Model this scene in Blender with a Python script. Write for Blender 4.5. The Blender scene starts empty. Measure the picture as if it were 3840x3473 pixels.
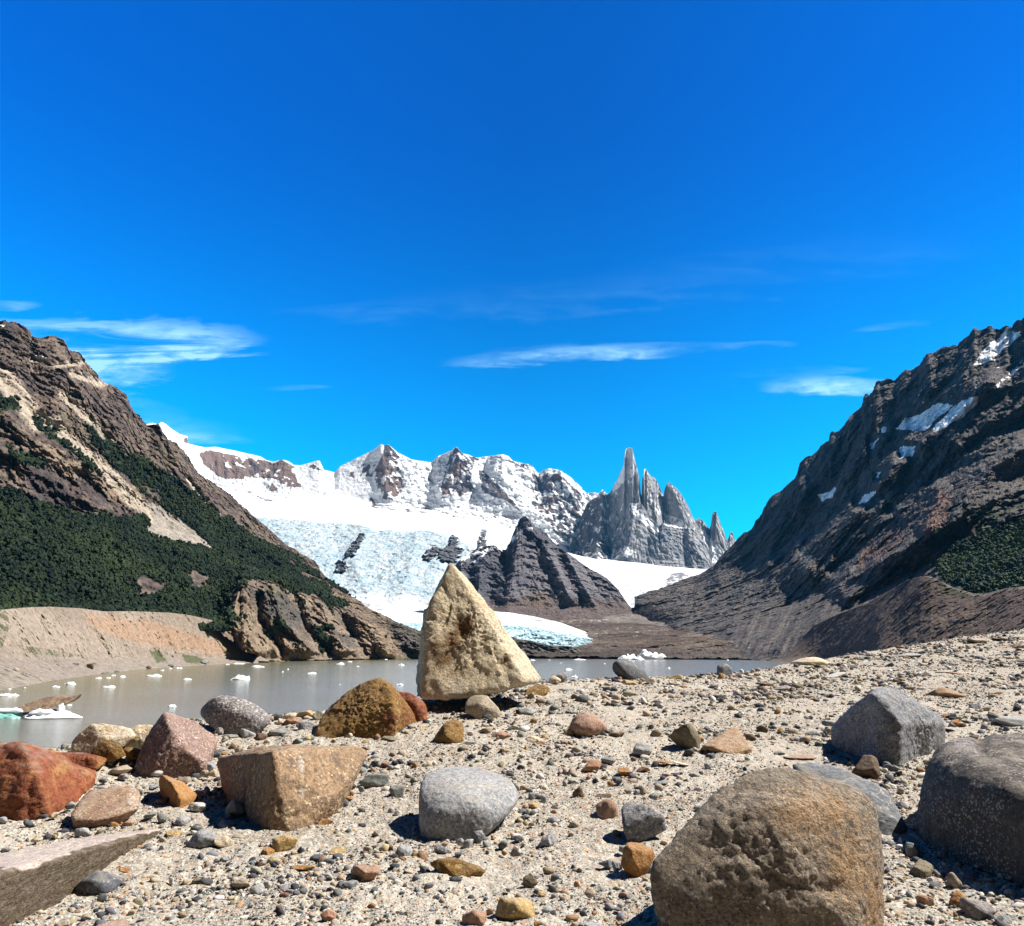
import bpy, bmesh, math, random
import numpy as np
from mathutils import Vector

# ---------------------------------------------------------------- camera, sky, sun
scene = bpy.context.scene
COL = scene.collection
PITCH = math.radians(13.4)
W0, H0, F0 = 3840.0, 3473.0, 2954.0          # reference frame used for measuring angles
cam_d = bpy.data.cameras.new("camera")
cam = bpy.data.objects.new("camera", cam_d)
COL.objects.link(cam)
cam.location = (0, 0, 0)
cam.rotation_euler = (math.radians(90) + PITCH, 0, 0)
cam_d.sensor_fit = 'HORIZONTAL'
cam_d.sensor_width = 36.0
cam_d.lens = 36.0 * F0 / W0
cam_d.clip_start = 0.05
cam_d.clip_end = 60000
scene.camera = cam

SUN_EL, SUN_AZ = math.radians(52), math.radians(12)   # az measured from +X towards +Y
SUNV = Vector((math.cos(SUN_EL) * math.cos(SUN_AZ), math.cos(SUN_EL) * math.sin(SUN_AZ), math.sin(SUN_EL)))
sun_d = bpy.data.lights.new("sun", 'SUN')
sun_d.energy = 5.0
sun_d.angle = math.radians(0.5)
sun_d.color = (1.0, 0.955, 0.89)
sun = bpy.data.objects.new("sun", sun_d)
COL.objects.link(sun)
sun.rotation_euler = SUNV.to_track_quat('Z', 'Y').to_euler()

scene.view_settings.view_transform = 'Standard'
scene.view_settings.look = 'None'
scene.view_settings.exposure = 1.0
scene.view_settings.gamma = 1.0
scene.render.engine = 'CYCLES'
scene.cycles.max_bounces = 4
scene.cycles.diffuse_bounces = 1
scene.cycles.use_adaptive_sampling = True

world = bpy.data.worlds.new("World")
scene.world = world
world.use_nodes = True


class NT:
    """small helper to write node trees"""
    def __init__(s, tree):
        s.t = tree
    def n(s, typ, **kw):
        nd = s.t.nodes.new(typ)
        for k, v in kw.items():
            setattr(nd, k, v)
        return nd
    def put(s, sock, v):
        if isinstance(v, bpy.types.NodeSocket):
            s.t.links.new(v, sock)
        elif v is not None:
            sock.default_value = v
    def math(s, op, a, b=None, c=None, clamp=False):
        nd = s.n('ShaderNodeMath', operation=op, use_clamp=clamp)
        s.put(nd.inputs[0], a)
        if b is not None: s.put(nd.inputs[1], b)
        if c is not None: s.put(nd.inputs[2], c)
        return nd.outputs[0]
    def vmath(s, op, a, b=None):
        nd = s.n('ShaderNodeVectorMath', operation=op)
        s.put(nd.inputs[0], a)
        if b is not None: s.put(nd.inputs[1], b)
        return nd.outputs[0]
    def mix(s, f, a, b, blend='MIX'):
        nd = s.n('ShaderNodeMix', data_type='RGBA', blend_type=blend)
        s.put(nd.inputs[0], f)
        s.put(nd.inputs[6], a if isinstance(a, bpy.types.NodeSocket) else (*a, 1.0))
        s.put(nd.inputs[7], b if isinstance(b, bpy.types.NodeSocket) else (*b, 1.0))
        return nd.outputs[2]
    def noise(s, vec, scale, detail=4, rough=0.55, dist=0.0):
        nd = s.n('ShaderNodeTexNoise')
        s.put(nd.inputs['Vector'], vec)
        nd.inputs['Scale'].default_value = scale
        nd.inputs['Detail'].default_value = detail
        nd.inputs['Roughness'].default_value = rough
        nd.inputs['Distortion'].default_value = dist
        return nd.outputs[0]
    def ramp(s, f, a, b):
        """smooth 0..1 between a and b"""
        nd = s.n('ShaderNodeMapRange', interpolation_type='SMOOTHSTEP')
        s.put(nd.inputs[0], f)
        nd.inputs[1].default_value = a
        nd.inputs[2].default_value = b
        return nd.outputs[0]
    def lin(s, f, a, b, c, d):
        nd = s.n('ShaderNodeMapRange')
        s.put(nd.inputs[0], f)
        for i, v in enumerate((a, b, c, d)):
            nd.inputs[1 + i].default_value = v
        return nd.outputs[0]


def ray(px, py):
    """direction through a measured point, scaled so its Y component is 1"""
    px = np.asarray(px, float); py = np.asarray(py, float)
    u = (px - W0 / 2) / F0; v = (H0 / 2 - py) / F0
    dy = math.cos(PITCH) - v * math.sin(PITCH)
    dz = math.sin(PITCH) + v * math.cos(PITCH)
    return u / dy, dz / dy


def build_world():
    t = NT(world.node_tree)
    world.node_tree.nodes.clear()
    out = t.n('ShaderNodeOutputWorld')
    bg = t.n('ShaderNodeBackground')
    sky = t.n('ShaderNodeTexSky', sky_type='NISHITA')
    sky.sun_disc = False
    sky.sun_elevation = SUN_EL
    sky.sun_rotation = math.radians(90) - SUN_AZ
    sky.altitude = 1200
    sky.air_density = 1.0
    sky.dust_density = 0.3
    sky.ozone_density = 3.0
    tc = t.n('ShaderNodeTexCoord')
    sep = t.n('ShaderNodeSeparateXYZ')
    t.put(sep.inputs[0], tc.outputs['Generated'])
    x, y, z = sep.outputs
    # deep polarised mountain blue: less red and green, darker band high up at right angles to the sun
    hi = t.ramp(z, 0.02, 0.62)
    tint = t.mix(hi, (0.01, 1.66, 2.15), (0.0, 0.62, 1.60))
    col = t.mix(1.0, sky.outputs[0], tint, 'MULTIPLY')
    side = t.math('ABSOLUTE', t.math('SUBTRACT', x, 0.10))
    k = t.lin(side, 0.0, 0.6, 0.95, 1.12)
    left = t.lin(x, -0.55, 0.0, 1.42, 1.0)
    k = t.math('MULTIPLY', k, left)
    k = t.math('MULTIPLY', k, t.lin(z, 0.70, 0.95, 1.0, 0.35))  # unseen upper sky darkened so shaded faces stay dark
    k = t.math('MULTIPLY', k, t.lin(y, 0.30, 0.60, 0.45, 1.0))  # sky beside the view darkened likewise
    # behind the camera the unseen sky is dimmed to weaken fill light
    back = t.ramp(y, 0.25, -0.35)
    col = t.mix(back, col, t.mix(1.0, sky.outputs[0], (0.12, 0.15, 0.20), 'MULTIPLY'))
    col = t.vmath('MULTIPLY', col, None) if False else col
    sc = t.n('ShaderNodeVectorMath', operation='SCALE')
    t.put(sc.inputs[0], col); t.put(sc.inputs[3], k)
    col = sc.outputs[0]
    # cirrus: streaky wisps placed by direction
    ysafe = t.math('MAXIMUM', y, 0.05)
    ax = t.math('DIVIDE', x, ysafe); ez = t.math('DIVIDE', z, ysafe)
    comb = t.n('ShaderNodeCombineXYZ')
    t.put(comb.inputs[0], t.math('MULTIPLY_ADD', ez, -1.2, ax)); t.put(comb.inputs[1], t.math('MULTIPLY', ez, 7.0))
    streak = t.noise(comb.outputs[0], 3.2, 8, 0.62, 0.6)
    comb2 = t.n('ShaderNodeCombineXYZ')
    t.put(comb2.inputs[0], ax); t.put(comb2.inputs[1], t.math('MULTIPLY', ez, 3.0)); comb2.inputs[2].default_value = 4.0
    fine = t.noise(comb2.outputs[0], 14, 6, 0.6, 0.3)
    fac = None
    for (px, py, rx, ry, slope, st) in CLOUDS:
        cx, cz = ray(px, py)
        cx, cz = float(cx), float(cz)
        rx2 = rx / F0 * 1.05; ry2 = ry / F0 * 1.05
        dx = t.math('SUBTRACT', ax, cx)
        dz = t.math('SUBTRACT', t.math('SUBTRACT', ez, cz), t.math('MULTIPLY', dx, slope))
        warp = t.math('ADD', t.math('MULTIPLY', t.math('SUBTRACT', streak, 0.5), 2.6), t.math('MULTIPLY', t.math('SUBTRACT', fine, 0.5), 1.5))
        a = t.math('DIVIDE', dx, rx2)
        b = t.math('ADD', t.math('DIVIDE', dz, ry2), warp)
        r = t.math('ADD', t.math('MULTIPLY', a, a), t.math('MULTIPLY', b, b))
        m = t.ramp(r, 1.25, 0.0)
        m = t.math('MULTIPLY', m, st)
        fac = m if fac is None else t.math('ADD', fac, m)
    tex = t.math('MULTIPLY', t.ramp(streak, 0.30, 0.72), t.lin(fine, 0.32, 0.68, 0.15, 1.35))
    fac = t.math('MULTIPLY', fac, tex)
    fac = t.math('MINIMUM', fac, 0.85)
    cloudcol = t.n('ShaderNodeRGB'); cloudcol.outputs[0].default_value = (4.8, 9.1, 11.9, 1)
    col = t.mix(fac, col, cloudcol.outputs[0])
    t.put(bg.inputs[0], col)
    bg.inputs[1].default_value = 0.055
    t.put(out.inputs[0], bg.outputs[0])


CLOUDS = [  # px, py, half width, half height, slope, strength
    (330, 1290, 640, 100, 0.03, 2.6), (250, 1370, 470, 130, 0.08, 1.7), (60, 1215, 420, 30, 0.0, 0.55),
    (2150, 1325, 480, 36, 0.07, 0.75), (2200, 1325, 240, 34, 0.03, 0.5), (2650, 1310, 230, 26, 0.1, 0.35),
    (3110, 1440, 260, 40, 0.03, 1.1), (3000, 1395, 260, 20, 0.06, 0.3), (2880, 1290, 120, 16, 0, 0.25),
    (1950, 1120, 850, 70, 0.08, 0.06), (2900, 1000, 800, 120, 0.12, 0.05), (1500, 1165, 500, 40, 0.0, 0.06),
    (40, 1145, 120, 22, 0, 0.6), (600, 1610, 300, 60, -0.05, 0.25), (1120, 1453, 130, 12, 0.05, 0.2),
    (750, 1640, 200, 26, -0.06, 0.35), (520, 1540, 200, 60, -0.2, 0.3), (3350, 1220, 160, 16, 0.1, 0.12)]
build_world()

# ---------------------------------------------------------------- noise
_rs = np.random.RandomState(7)
_perm = _rs.permutation(4096).astype(np.int64)
_g = _rs.normal(size=(4096, 3)).astype(np.float32)
_g /= np.linalg.norm(_g, axis=1, keepdims=True)


def pn(P, lam=1.0, seed=0):
    """perlin noise, about -1..1; P (...,3) in metres, lam wavelength"""
    P = np.asarray(P)
    shp = P.shape[:-1]
    Q = (P.reshape(-1, 3) / lam + seed * 17.31 + 0.137).astype(np.float64)
    I = np.floor(Q).astype(np.int64)
    f = (Q - I).astype(np.float32)
    w = f * f * f * (f * (f * 6 - 15) + 10)
    out = np.zeros(len(Q), np.float32)
    for dx in (0, 1):
        hx = _perm[(I[:, 0] + dx) & 4095]
        wx = w[:, 0] if dx else 1 - w[:, 0]
        for dy in (0, 1):
            hy = _perm[(hx + I[:, 1] + dy) & 4095]
            wy = w[:, 1] if dy else 1 - w[:, 1]
            for dz in (0, 1):
                hz = _perm[(hy + I[:, 2] + dz) & 4095]
                wz = w[:, 2] if dz else 1 - w[:, 2]
                g = _g[hz]
                d = g[:, 0] * (f[:, 0] - dx) + g[:, 1] * (f[:, 1] - dy) + g[:, 2] * (f[:, 2] - dz)
                out += wx * wy * wz * d
    return (out * 1.6).reshape(shp)


def fbm(P, lam, octs=4, gain=0.5, seed=0):
    s = 0; a = 1.0
    for i in range(octs):
        s = s + a * pn(P, lam / 2 ** i, seed + i)
        a *= gain
    return s


def ridged(P, lam, octs=4, gain=0.5, seed=0):
    """ridged noise, about -1..1, crests sharp"""
    s = 0; a = 1.0; tot = 0
    for i in range(octs):
        s = s + a * (1 - 2.4 * np.abs(pn(P, lam / 2 ** i, seed + i)))
        tot += a; a *= gain
    return s / tot


def sstep(x, a, b):
    t = np.clip((x - a) / (b - a), 0, 1)
    return t * t * (3 - 2 * t)


def lerp(a, b, t):
    return a + (b - a) * t


def in_poly(X, Y, poly):
    X = np.asarray(X); inside = np.zeros(X.shape, bool)
    n = len(poly)
    for i in range(n):
        x1, y1 = poly[i]; x2, y2 = poly[(i + 1) % n]
        if y1 == y2: continue
        c = ((y1 > Y) != (y2 > Y)) & (X < (x2 - x1) * (Y - y1) / (y2 - y1) + x1)
        inside ^= c
    return inside


def line_dist(X, Y, pts):
    """distance to a polyline and the signed side of its nearest segment"""
    best = np.full(X.shape, 1e9); side = np.zeros(X.shape)
    for (x1, y1), (x2, y2) in zip(pts[:-1], pts[1:]):
        dx, dy = x2 - x1, y2 - y1
        L = dx * dx + dy * dy
        t = np.clip(((X - x1) * dx + (Y - y1) * dy) / L, 0, 1)
        d = np.hypot(X - x1 - t * dx, Y - y1 - t * dy)
        m = d < best
        best = np.where(m, d, best)
        side = np.where(m, np.sign(dx * (Y - y1) - dy * (X - x1)), side)
    return best, side


# ---------------------------------------------------------------- objects
def tag(o, label=None, cat=None, group=None, kind=None):
    if label: o['label'] = label
    if cat: o['category'] = cat
    if group: o['group'] = group
    if kind: o['kind'] = kind
    return o


def mesh_np(name, V, Fc, mat, tint=None, extra=None, loc=(0, 0, 0), smooth=True, parent=None):
    V = np.asarray(V, np.float32).reshape(-1, 3)
    Fc = np.asarray(Fc, np.int32)
    k = Fc.shape[1]
    me = bpy.data.meshes.new(name)
    me.vertices.add(len(V))
    me.vertices.foreach_set("co", V.ravel())
    me.loops.add(Fc.size)
    me.loops.foreach_set("vertex_index", Fc.ravel())
    me.polygons.add(len(Fc))
    me.polygons.foreach_set("loop_start", np.arange(0, Fc.size, k, dtype=np.int32))
    me.polygons.foreach_set("loop_total", np.full(len(Fc), k, np.int32))
    me.polygons.foreach_set("use_smooth", np.full(len(Fc), smooth, bool))
    if tint is not None:
        T = np.ones((len(V), 4), np.float32); T[:, :3] = np.asarray(tint).reshape(-1, 3)
        at = me.attributes.new("tint", 'FLOAT_COLOR', 'POINT')
        at.data.foreach_set("color", T.ravel())
    for nm, arr in (extra or {}).items():
        at = me.attributes.new(nm, 'FLOAT', 'POINT')
        at.data.foreach_set("value", np.asarray(arr, np.float32).ravel())
    me.update()
    me.materials.append(mat)
    o = bpy.data.objects.new(name, me)
    o.location = loc
    COL.objects.link(o)
    if parent: o.parent = parent
    return o


def new_mat(name):
    m = bpy.data.materials.new(name)
    m.use_nodes = True
    t = NT(m.node_tree)
    return m, t, m.node_tree.nodes['Principled BSDF']


def terrain_mat(name, rough=0.9, spec=0.15, bump_len=2.0, bump=0.6, vary=0.25, vary_len=6.0, sss=0.0, bdist=0.4):
    m, t, b = new_mat(name)
    tc = t.n('ShaderNodeTexCoord').outputs['Object']
    a = t.n('ShaderNodeAttribute', attribute_name='tint').outputs['Color']
    n1 = t.noise(tc, 1.0 / vary_len, 6, 0.65)
    n2 = t.noise(tc, 4.0 / vary_len, 5, 0.7)
    f = t.math('ADD', t.lin(n1, 0.3, 0.7, 1 - vary, 1 + vary), t.lin(n2, 0.3, 0.7, -vary * 0.6, vary * 0.6))
    sc = t.n('ShaderNodeVectorMath', operation='SCALE')
    t.put(sc.inputs[0], a); t.put(sc.inputs[3], f)
    t.put(b.inputs['Base Color'], sc.outputs[0])
    b.inputs['Roughness'].default_value = rough
    b.inputs['Specular IOR Level'].default_value = spec
    bp = t.n('ShaderNodeBump')
    bp.inputs['Strength'].default_value = bump
    bp.inputs['Distance'].default_value = bump_len * bdist
    t.put(bp.inputs['Height'], t.noise(tc, 1.0 / bump_len, 7, 0.65))
    t.put(b.inputs['Normal'], bp.outputs[0])
    return m


LAKE_Z = -15.0


def lake_D(px, py):
    return LAKE_Z / ray(px, py)[1]


def grid_faces(ny, nx):
    i = np.arange((ny - 1) * (nx - 1)).reshape(ny - 1, nx - 1)
    r = i // (nx - 1); c = i % (nx - 1)
    a = r * nx + c
    return np.stack([a, a + 1, a + nx + 1, a + nx], -1).reshape(-1, 4)


def sheet(name, x0, x1, step, contours, disp, colour, mat, ystep=None, back=(0.03, 0.02), kind='structure', rough=0):
    """land surface running from a foot line over contour lines to a crest, with its far side behind the crest.
    contours: lists of (px, py, distance) from foot to crest"""
    nx = int((x1 - x0) / step) + 1
    xs = np.linspace(x0, x1, nx)
    kw = int(90 / step) // 2 * 2 + 1
    ker = np.hanning(kw + 2)[1:-1]; ker /= ker.sum()
    ystep = ystep or step
    CY = []; CD = []
    for c in contours:
        c = [(p[0], p[1], lake_D(p[0], p[1]) if p[2] == 'lake' else p[2]) for p in c]
        cx = [p[0] for p in c]
        CY.append(np.interp(xs, cx, [p[1] for p in c]))
        cd = np.interp(xs, cx, [p[2] for p in c])
        CD.append(np.convolve(np.pad(cd, kw // 2, mode='edge'), ker, mode='valid'))
    rows_y = []; rows_d = []
    for k in range(len(contours) - 1):
        n = max(3, int(np.abs(CY[k] - CY[k + 1]).max() / ystep))
        for j in range(n):
            rows_y.append((k, j / n))
    rows_y.append((len(contours) - 2, 1.0))
    X = []; PY = []; Dm = []
    for k, f in rows_y:
        # interpolate in space, not in the picture
        a1, e1 = ray(xs, CY[k]); a2, e2 = ray(xs, CY[k + 1])
        D = lerp(CD[k], CD[k + 1], f)
        zz = lerp(e1 * CD[k], e2 * CD[k + 1], f)
        xx = lerp(a1 * CD[k], a2 * CD[k + 1], f)
        X.append(np.stack([xx, D, zz], -1))
        PY.append(lerp(CY[k], CY[k + 1], f))
    P = np.array(X)
    # picture coordinates of every point (for placing scree, snow, forest)
    az, el = P[..., 0] / P[..., 1], P[..., 2] / P[..., 1]
    cp, sp = math.cos(PITCH), math.sin(PITCH)
    w = cp + el * sp
    MX = W0 / 2 + F0 * az / w
    MY = H0 / 2 - F0 * (-sp + el * cp) / w
    du = np.gradient(P, axis=1); dv = np.gradient(P, axis=0)
    N = np.cross(du, dv); N /= np.linalg.norm(N, axis=-1, keepdims=True) + 1e-9
    flip = np.sign(np.sum(N * -P, -1, keepdims=True)); flip[flip == 0] = 1
    N = N * flip
    d = disp(P, MX, MY)
    R = -P / np.linalg.norm(P, axis=-1, keepdims=True)
    facing = np.clip(np.sum(N * R, -1), 0.45, 1)
    P2 = P + R * (0.97 * d / facing)[..., None] + N * (0.03 * d)[..., None]
    if rough:
        amp = rough[1](P2, MX, MY) if isinstance(rough, tuple) else 1.0
        r0 = rough[0] if isinstance(rough, tuple) else rough
        P2 = P2 + N * (amp * r0 * ridged(P2 * np.array([1, 1, 0.55]), r0 * 7, 5, 0.72, 7))[..., None]
    du = np.gradient(P2, axis=1); dv = np.gradient(P2, axis=0)
    N2 = np.cross(du, dv); N2 /= np.linalg.norm(N2, axis=-1, keepdims=True) + 1e-9
    N2 *= np.sign(np.sum(N2 * N, -1, keepdims=True))
    T = colour(P2, MX, MY, N2)
    br = sstep(T.max(-1), 0.5, 0.62)[..., None]
    T = T * (0.72 + 0.28 * br)
    # far side
    last = P2[-1]
    bk = []
    for k in (1, 2, 3, 5, 8):
        q = last.copy()
        s = k * back[0]
        q[:, 0] *= 1 + s; q[:, 1] *= 1 + s
        q[:, 2] -= (k ** 1.3) * back[1] * last[:, 1]
        q += pn(q, last[:, 1].mean() * 0.02)[:, None] * last[:, 1].mean() * 0.002
        bk.append(q)
    Pall = np.concatenate([P2, np.array(bk)], 0)
    Tall = np.concatenate([T, np.repeat(T[-1:], len(bk), 0)], 0)
    ny = Pall.shape[0]
    o = mesh_np(name, Pall, grid_faces(ny, nx), mat, tint=Tall)
    tag(o, kind=kind)
    return o, P2, MX, MY, N2


def relief(MX, MY, lines):
    """raised spurs (+) and gullies (-): (points, half width, amount, sharp)"""
    h = 0
    for pts, wd, amt in lines:
        d, _ = line_dist(MX, MY, pts)
        h = h + amt * np.maximum(0, 1 - d / wd) ** 1.2
    return h


def rgb(a, b, t):
    a = np.asarray(a, float); b = np.asarray(b, float)
    return a + (b - a) * np.asarray(t)[..., None]


def C(*v):
    return np.array(v, float)

# ---------------------------------------------------------------- mountains and ice
M_ROCK = terrain_mat("mountain_rock", bump_len=7, bump=1.0, vary=0.45, vary_len=16)
M_ROCK_FAR = terrain_mat("far_rock", bump_len=36, bump=0.8, vary=0.12, vary_len=90)
M_SCREE = terrain_mat("moraine_rubble", bump_len=3.0, bump=1.0, vary=0.35, vary_len=4)
M_ICE = terrain_mat("glacier_ice", rough=0.7, spec=0.25, bump_len=24, bump=0.9, vary=0.06, vary_len=60)


def spires_relief(P):
    return 0


# --- left valley side: cliffs, scree chutes and forest ground
def left_mountain():
    C0 = [(-150, 2345, 640), (400, 2345, 800), (820, 2370, 1000), (900, 2440, 1040), (990, 2482, 'lake'), (1200, 2478, 'lake'),
          (1400, 2474, 'lake'), (1585, 2472, 'lake'), (1790, 2470, 'lake')]
    C1 = [(-150, 2290, 760), (400, 2285, 900), (820, 2310, 1120), (900, 2215, 1180), (1050, 2200, 1350), (1200, 2260, 1500), (1400, 2350, 1570),
          (1585, 2425, 1540), (1790, 2462, 1520)]
    C2 = [(-150, 1760, 1050), (0, 1800, 1050), (400, 1930, 1280), (735, 2010, 1550), (1000, 2120, 1760), (1203, 2195, 1850),
          (1400, 2300, 1680), (1585, 2398, 1600), (1790, 2458, 1560)]
    C3 = [(-150, 1195, 1400), (0, 1210, 1450), (50, 1210, 1480), (95, 1232, 1500), (115, 1265, 1510), (150, 1270, 1520), (200, 1264, 1530), (235, 1280, 1540),
          (255, 1320, 1560), (290, 1325, 1580), (318, 1360, 1600), (345, 1395, 1620), (380, 1435, 1640), (405, 1445, 1660),
          (440, 1462, 1680), (470, 1485, 1700), (490, 1530, 1720), (520, 1570, 1740), (550, 1598, 1760), (590, 1595, 1800),
          (625, 1650, 1830), (660, 1665, 1860), (700, 1715, 1900), (735, 1770, 1930), (790, 1812, 1980), (870, 1865, 2030),
          (930, 1925, 2060), (1000, 1985, 2090), (1060, 2040, 2100), (1110, 2070, 2100), (1180, 2110, 2100), (1203, 2145, 2080),
          (1230, 2180, 2030), (1290, 2222, 1950), (1380, 2288, 1830), (1450, 2322, 1760), (1500, 2347, 1720), (1585, 2377, 1680), (1700, 2430, 1620), (1790, 2452, 1600)]
    chutes = [([(-40, 1370), (60, 1500), (150, 1575), (230, 1625), (300, 1690), (380, 1760), (450, 1830), (520, 1900), (600, 1960), (720, 2040)], 26),
              ([(20, 1430), (90, 1530), (140, 1590), (200, 1600)], 40),
              ([(230, 1480), (300, 1550), (370, 1620), (430, 1680)], 15),
              ([(270, 1405), (330, 1425), (390, 1445)], 14), ([(110, 1350), (190, 1370), (320, 1362)], 10),
              ([(700, 1800), (740, 1850), (780, 1900), (810, 1930)], 9)]
    spurs = [([(120, 1280), (330, 1500), (560, 1720), (760, 1880), (900, 2010), (1200, 2190)], 70, 14),
             ([(0, 1560), (200, 1720), (420, 1790), (540, 1880)], 70, 20),
             ([(0, 1700), (250, 1860), (400, 1920)], 50, 18),
             ([(590, 1600), (660, 1740), (760, 1860), (860, 1960)], 50, 20),
             ([(600, 1990), (850, 2090), (1100, 2190), (1300, 2260)], 70, -14),
             ([(900, 2200), (870, 2330), (960, 2460)], 55, 26), ([(1020, 2200), (1040, 2330), (1160, 2440)], 55, 22),
             ([(1180, 2240), (1230, 2340), (1290, 2450)], 45, 18), ([(1330, 2320), (1400, 2380), (1460, 2465)], 50, 26),
             ([(1500, 2380), (1560, 2420), (1600, 2465)], 40, 14),
             ([(960, 2240), (960, 2330), (1060, 2450)], 26, -22), ([(1110, 2260), (1140, 2360), (1230, 2460)], 26, -20),
             ([(1280, 2320), (1330, 2400), (1370, 2465)], 24, -18)]
    pal = {}
    def forest_mask(P, X, Y):
        nx_ = pn(P, 90, 31) * 26 + pn(P, 30, 32) * 16 + pn(P, 10, 35) * 10
        ny_ = pn(P, 90, 33) * 26 + pn(P, 30, 34) * 16 + pn(P, 10, 36) * 10
        A, B = X + nx_, Y + ny_
        f = in_poly(A, B, [(-250, 1790), (40, 1835), (110, 1880), (200, 1915), (320, 1935), (420, 1945), (530, 1930), (555, 1960),
                           (545, 1995), (600, 2015), (700, 2040), (800, 2062), (700, 1990), (600, 1915), (520, 1840), (420, 1740), (330, 1650), (300, 1600),
                           (420, 1650), (520, 1725), (620, 1775), (700, 1840), (790, 1910), (880, 1990), (1000, 2065),
                           (1100, 2095), (1200, 2160), (1225, 2215), (1160, 2240), (1090, 2215), (1040, 2200), (970, 2180), (880, 2215),
                           (850, 2290), (840, 2360), (-250, 2360)])
        holes = in_poly(A, B, [(505, 2160), (560, 2155), (640, 2190), (600, 2230), (520, 2225)]) | \
            in_poly(A, B, [(690, 2150), (780, 2165), (800, 2200), (700, 2190)]) | in_poly(A, B, [(300, 1890), (390, 1880), (395, 1930), (330, 1925)]) | \
            in_poly(A, B, [(680, 1850), (740, 1870), (900, 2010), (860, 2020), (760, 1930)])
        small = (Y > 2180) & (Y < 2400) & (X > 830) & (pn(P, 60, 41) + 0.6 * pn(P, 22, 42) > 0.62 + 0.3 * sstep(X, 1250, 1500))
        strip = in_poly(A, B, [(1160, 2350), (1200, 2350), (1250, 2440), (1210, 2450)]) | in_poly(A, B, [(1200, 2210), (1260, 2240), (1300, 2290), (1250, 2300), (1200, 2260)])
        rim = in_poly(A, B, [(0, 1500), (70, 1530), (60, 1550), (0, 1530)]) | \
            in_poly(A, B, [(90, 1575), (160, 1600), (300, 1710), (380, 1800), (360, 1800), (260, 1700), (150, 1620)]) | in_poly(A, B, [(20, 1700), (150, 1730), (160, 1760), (40, 1740)])
        # crest woods on the lower ridge
        low = in_poly(A, B, [(700, 1850), (900, 1985), (1050, 2080), (1200, 2165), (1210, 2200), (1000, 2090), (800, 1960)])
        bare = (pn(P, 95, 43) + 0.5 * pn(P, 30, 44) > 0.55) & (((X > 330) & (Y < 1980 + (X - 700) * 0.25)) | (X > 880))
        f = (f & ~holes & ~bare) | small | strip | rim | (low & ~bare)
        f &= ~((X > 905) & (Y > 2300) & ~strip & ~small)
        for pts, wd in chutes[:1]:
            d, _ = line_dist(A, B, pts)
            f &= d > wd * 0.75
        fan = in_poly(X + 0.3 * nx_, Y + 0.3 * ny_, [(548, 1890), (575, 1955), (540, 1985), (560, 2005), (620, 2030), (700, 2042), (800, 2060), (740, 2010), (640, 1930), (570, 1885)])
        fan2 = fan & ~(pn(P, 14, 55) > 0.62)
        return f & ~fan2, fan
    def disp(P, X, Y):
        rocky = 1 - 0.65 * sstep(Y, 1850, 2000) * (X < 900)
        h = relief(X, Y, spurs)
        h = h + rocky * 17 * ridged(P * np.array([1, 1, 0.7]), 150, 7, 0.62, 3) + (8 * ridged(P, 42, 4, 0.7, 8) + 3.5 * fbm(P, 24, 4, 0.65, 9)) * rocky
        # horizontal ledges in the cliffs
        z = P[..., 2] + 12 * pn(P, 120, 12)
        led = pn(np.stack([P[..., 0] / 3, P[..., 1] / 3, z], -1), 14, 15)
        h = h + 2.5 * rocky * led
        for pts, wd in chutes:
            d, _ = line_dist(X, Y, pts)
            h = h * (1 - 0.5 * np.maximum(0, 1 - d / (wd * 1.6))) - 3 * np.maximum(0, 1 - d / wd)
        shore = sstep(X, 950, 1000) * sstep(Y, 2478, 2440)
        keep = np.where(X > 960, sstep(Y, 2480, 2440), 1.0)
        return h * keep
    def colour(P, X, Y, N):
        n1 = fbm(P, 140, 4, 0.6, 21); n2 = fbm(P, 22, 4, 0.65, 22)
        c = rgb((0.080, 0.062, 0.058), (0.200, 0.150, 0.115), sstep(n1 * 0.7 + n2 * 0.6, -0.6, 0.7))
        c = c * (0.72 + 0.5 * sstep(pn(P, 11, 24) + 0.6 * pn(P, 5, 25), -0.6, 0.4))[..., None]
        c = rgb_mix(c, (0.055, 0.047, 0.048), sstep(n2 - 0.5 * n1, 0.15, 0.7) * 0.8)
        # pale tan cliffs and knobs
        tan = in_poly(X + 14 * n2, Y + 14 * n2, [(190, 1720), (330, 1740), (420, 1800), (500, 1830), (540, 1885), (510, 1912), (450, 1895), (400, 1870), (330, 1790), (250, 1800)]) | \
            in_poly(X + 12 * n2, Y, [(880, 2235), (1000, 2330), (1150, 2470), (960, 2482), (830, 2400), (840, 2300)]) | \
            in_poly(X + 12 * n2, Y, [(1340, 2320), (1440, 2370), (1510, 2465), (1400, 2472), (1330, 2400)]) | \
            in_poly(X, Y, [(100, 1650), (240, 1700), (220, 1760), (120, 1740)])
        c = rgb_mix(c, (0.34, 0.255, 0.17), tan * (0.65 + 0.3 * np.clip(n2, -1, 1)))
        mid = (X > 860) & (Y > 2190)
        c = rgb_mix(c, (0.235, 0.185, 0.135), mid * ~tan * 0.55)
        rightscree = in_poly(X + 10 * n2, Y, [(1215, 2195), (1300, 2240), (1560, 2385), (1560, 2420), (1420, 2330), (1300, 2290), (1240, 2240)]) | \
            in_poly(X, Y, [(1060, 2200), (1200, 2270), (1330, 2400), (1380, 2470), (1180, 2475), (1150, 2380)])
        c = rgb_mix(c, (0.27, 0.205, 0.15), rightscree * 0.8)
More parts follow.
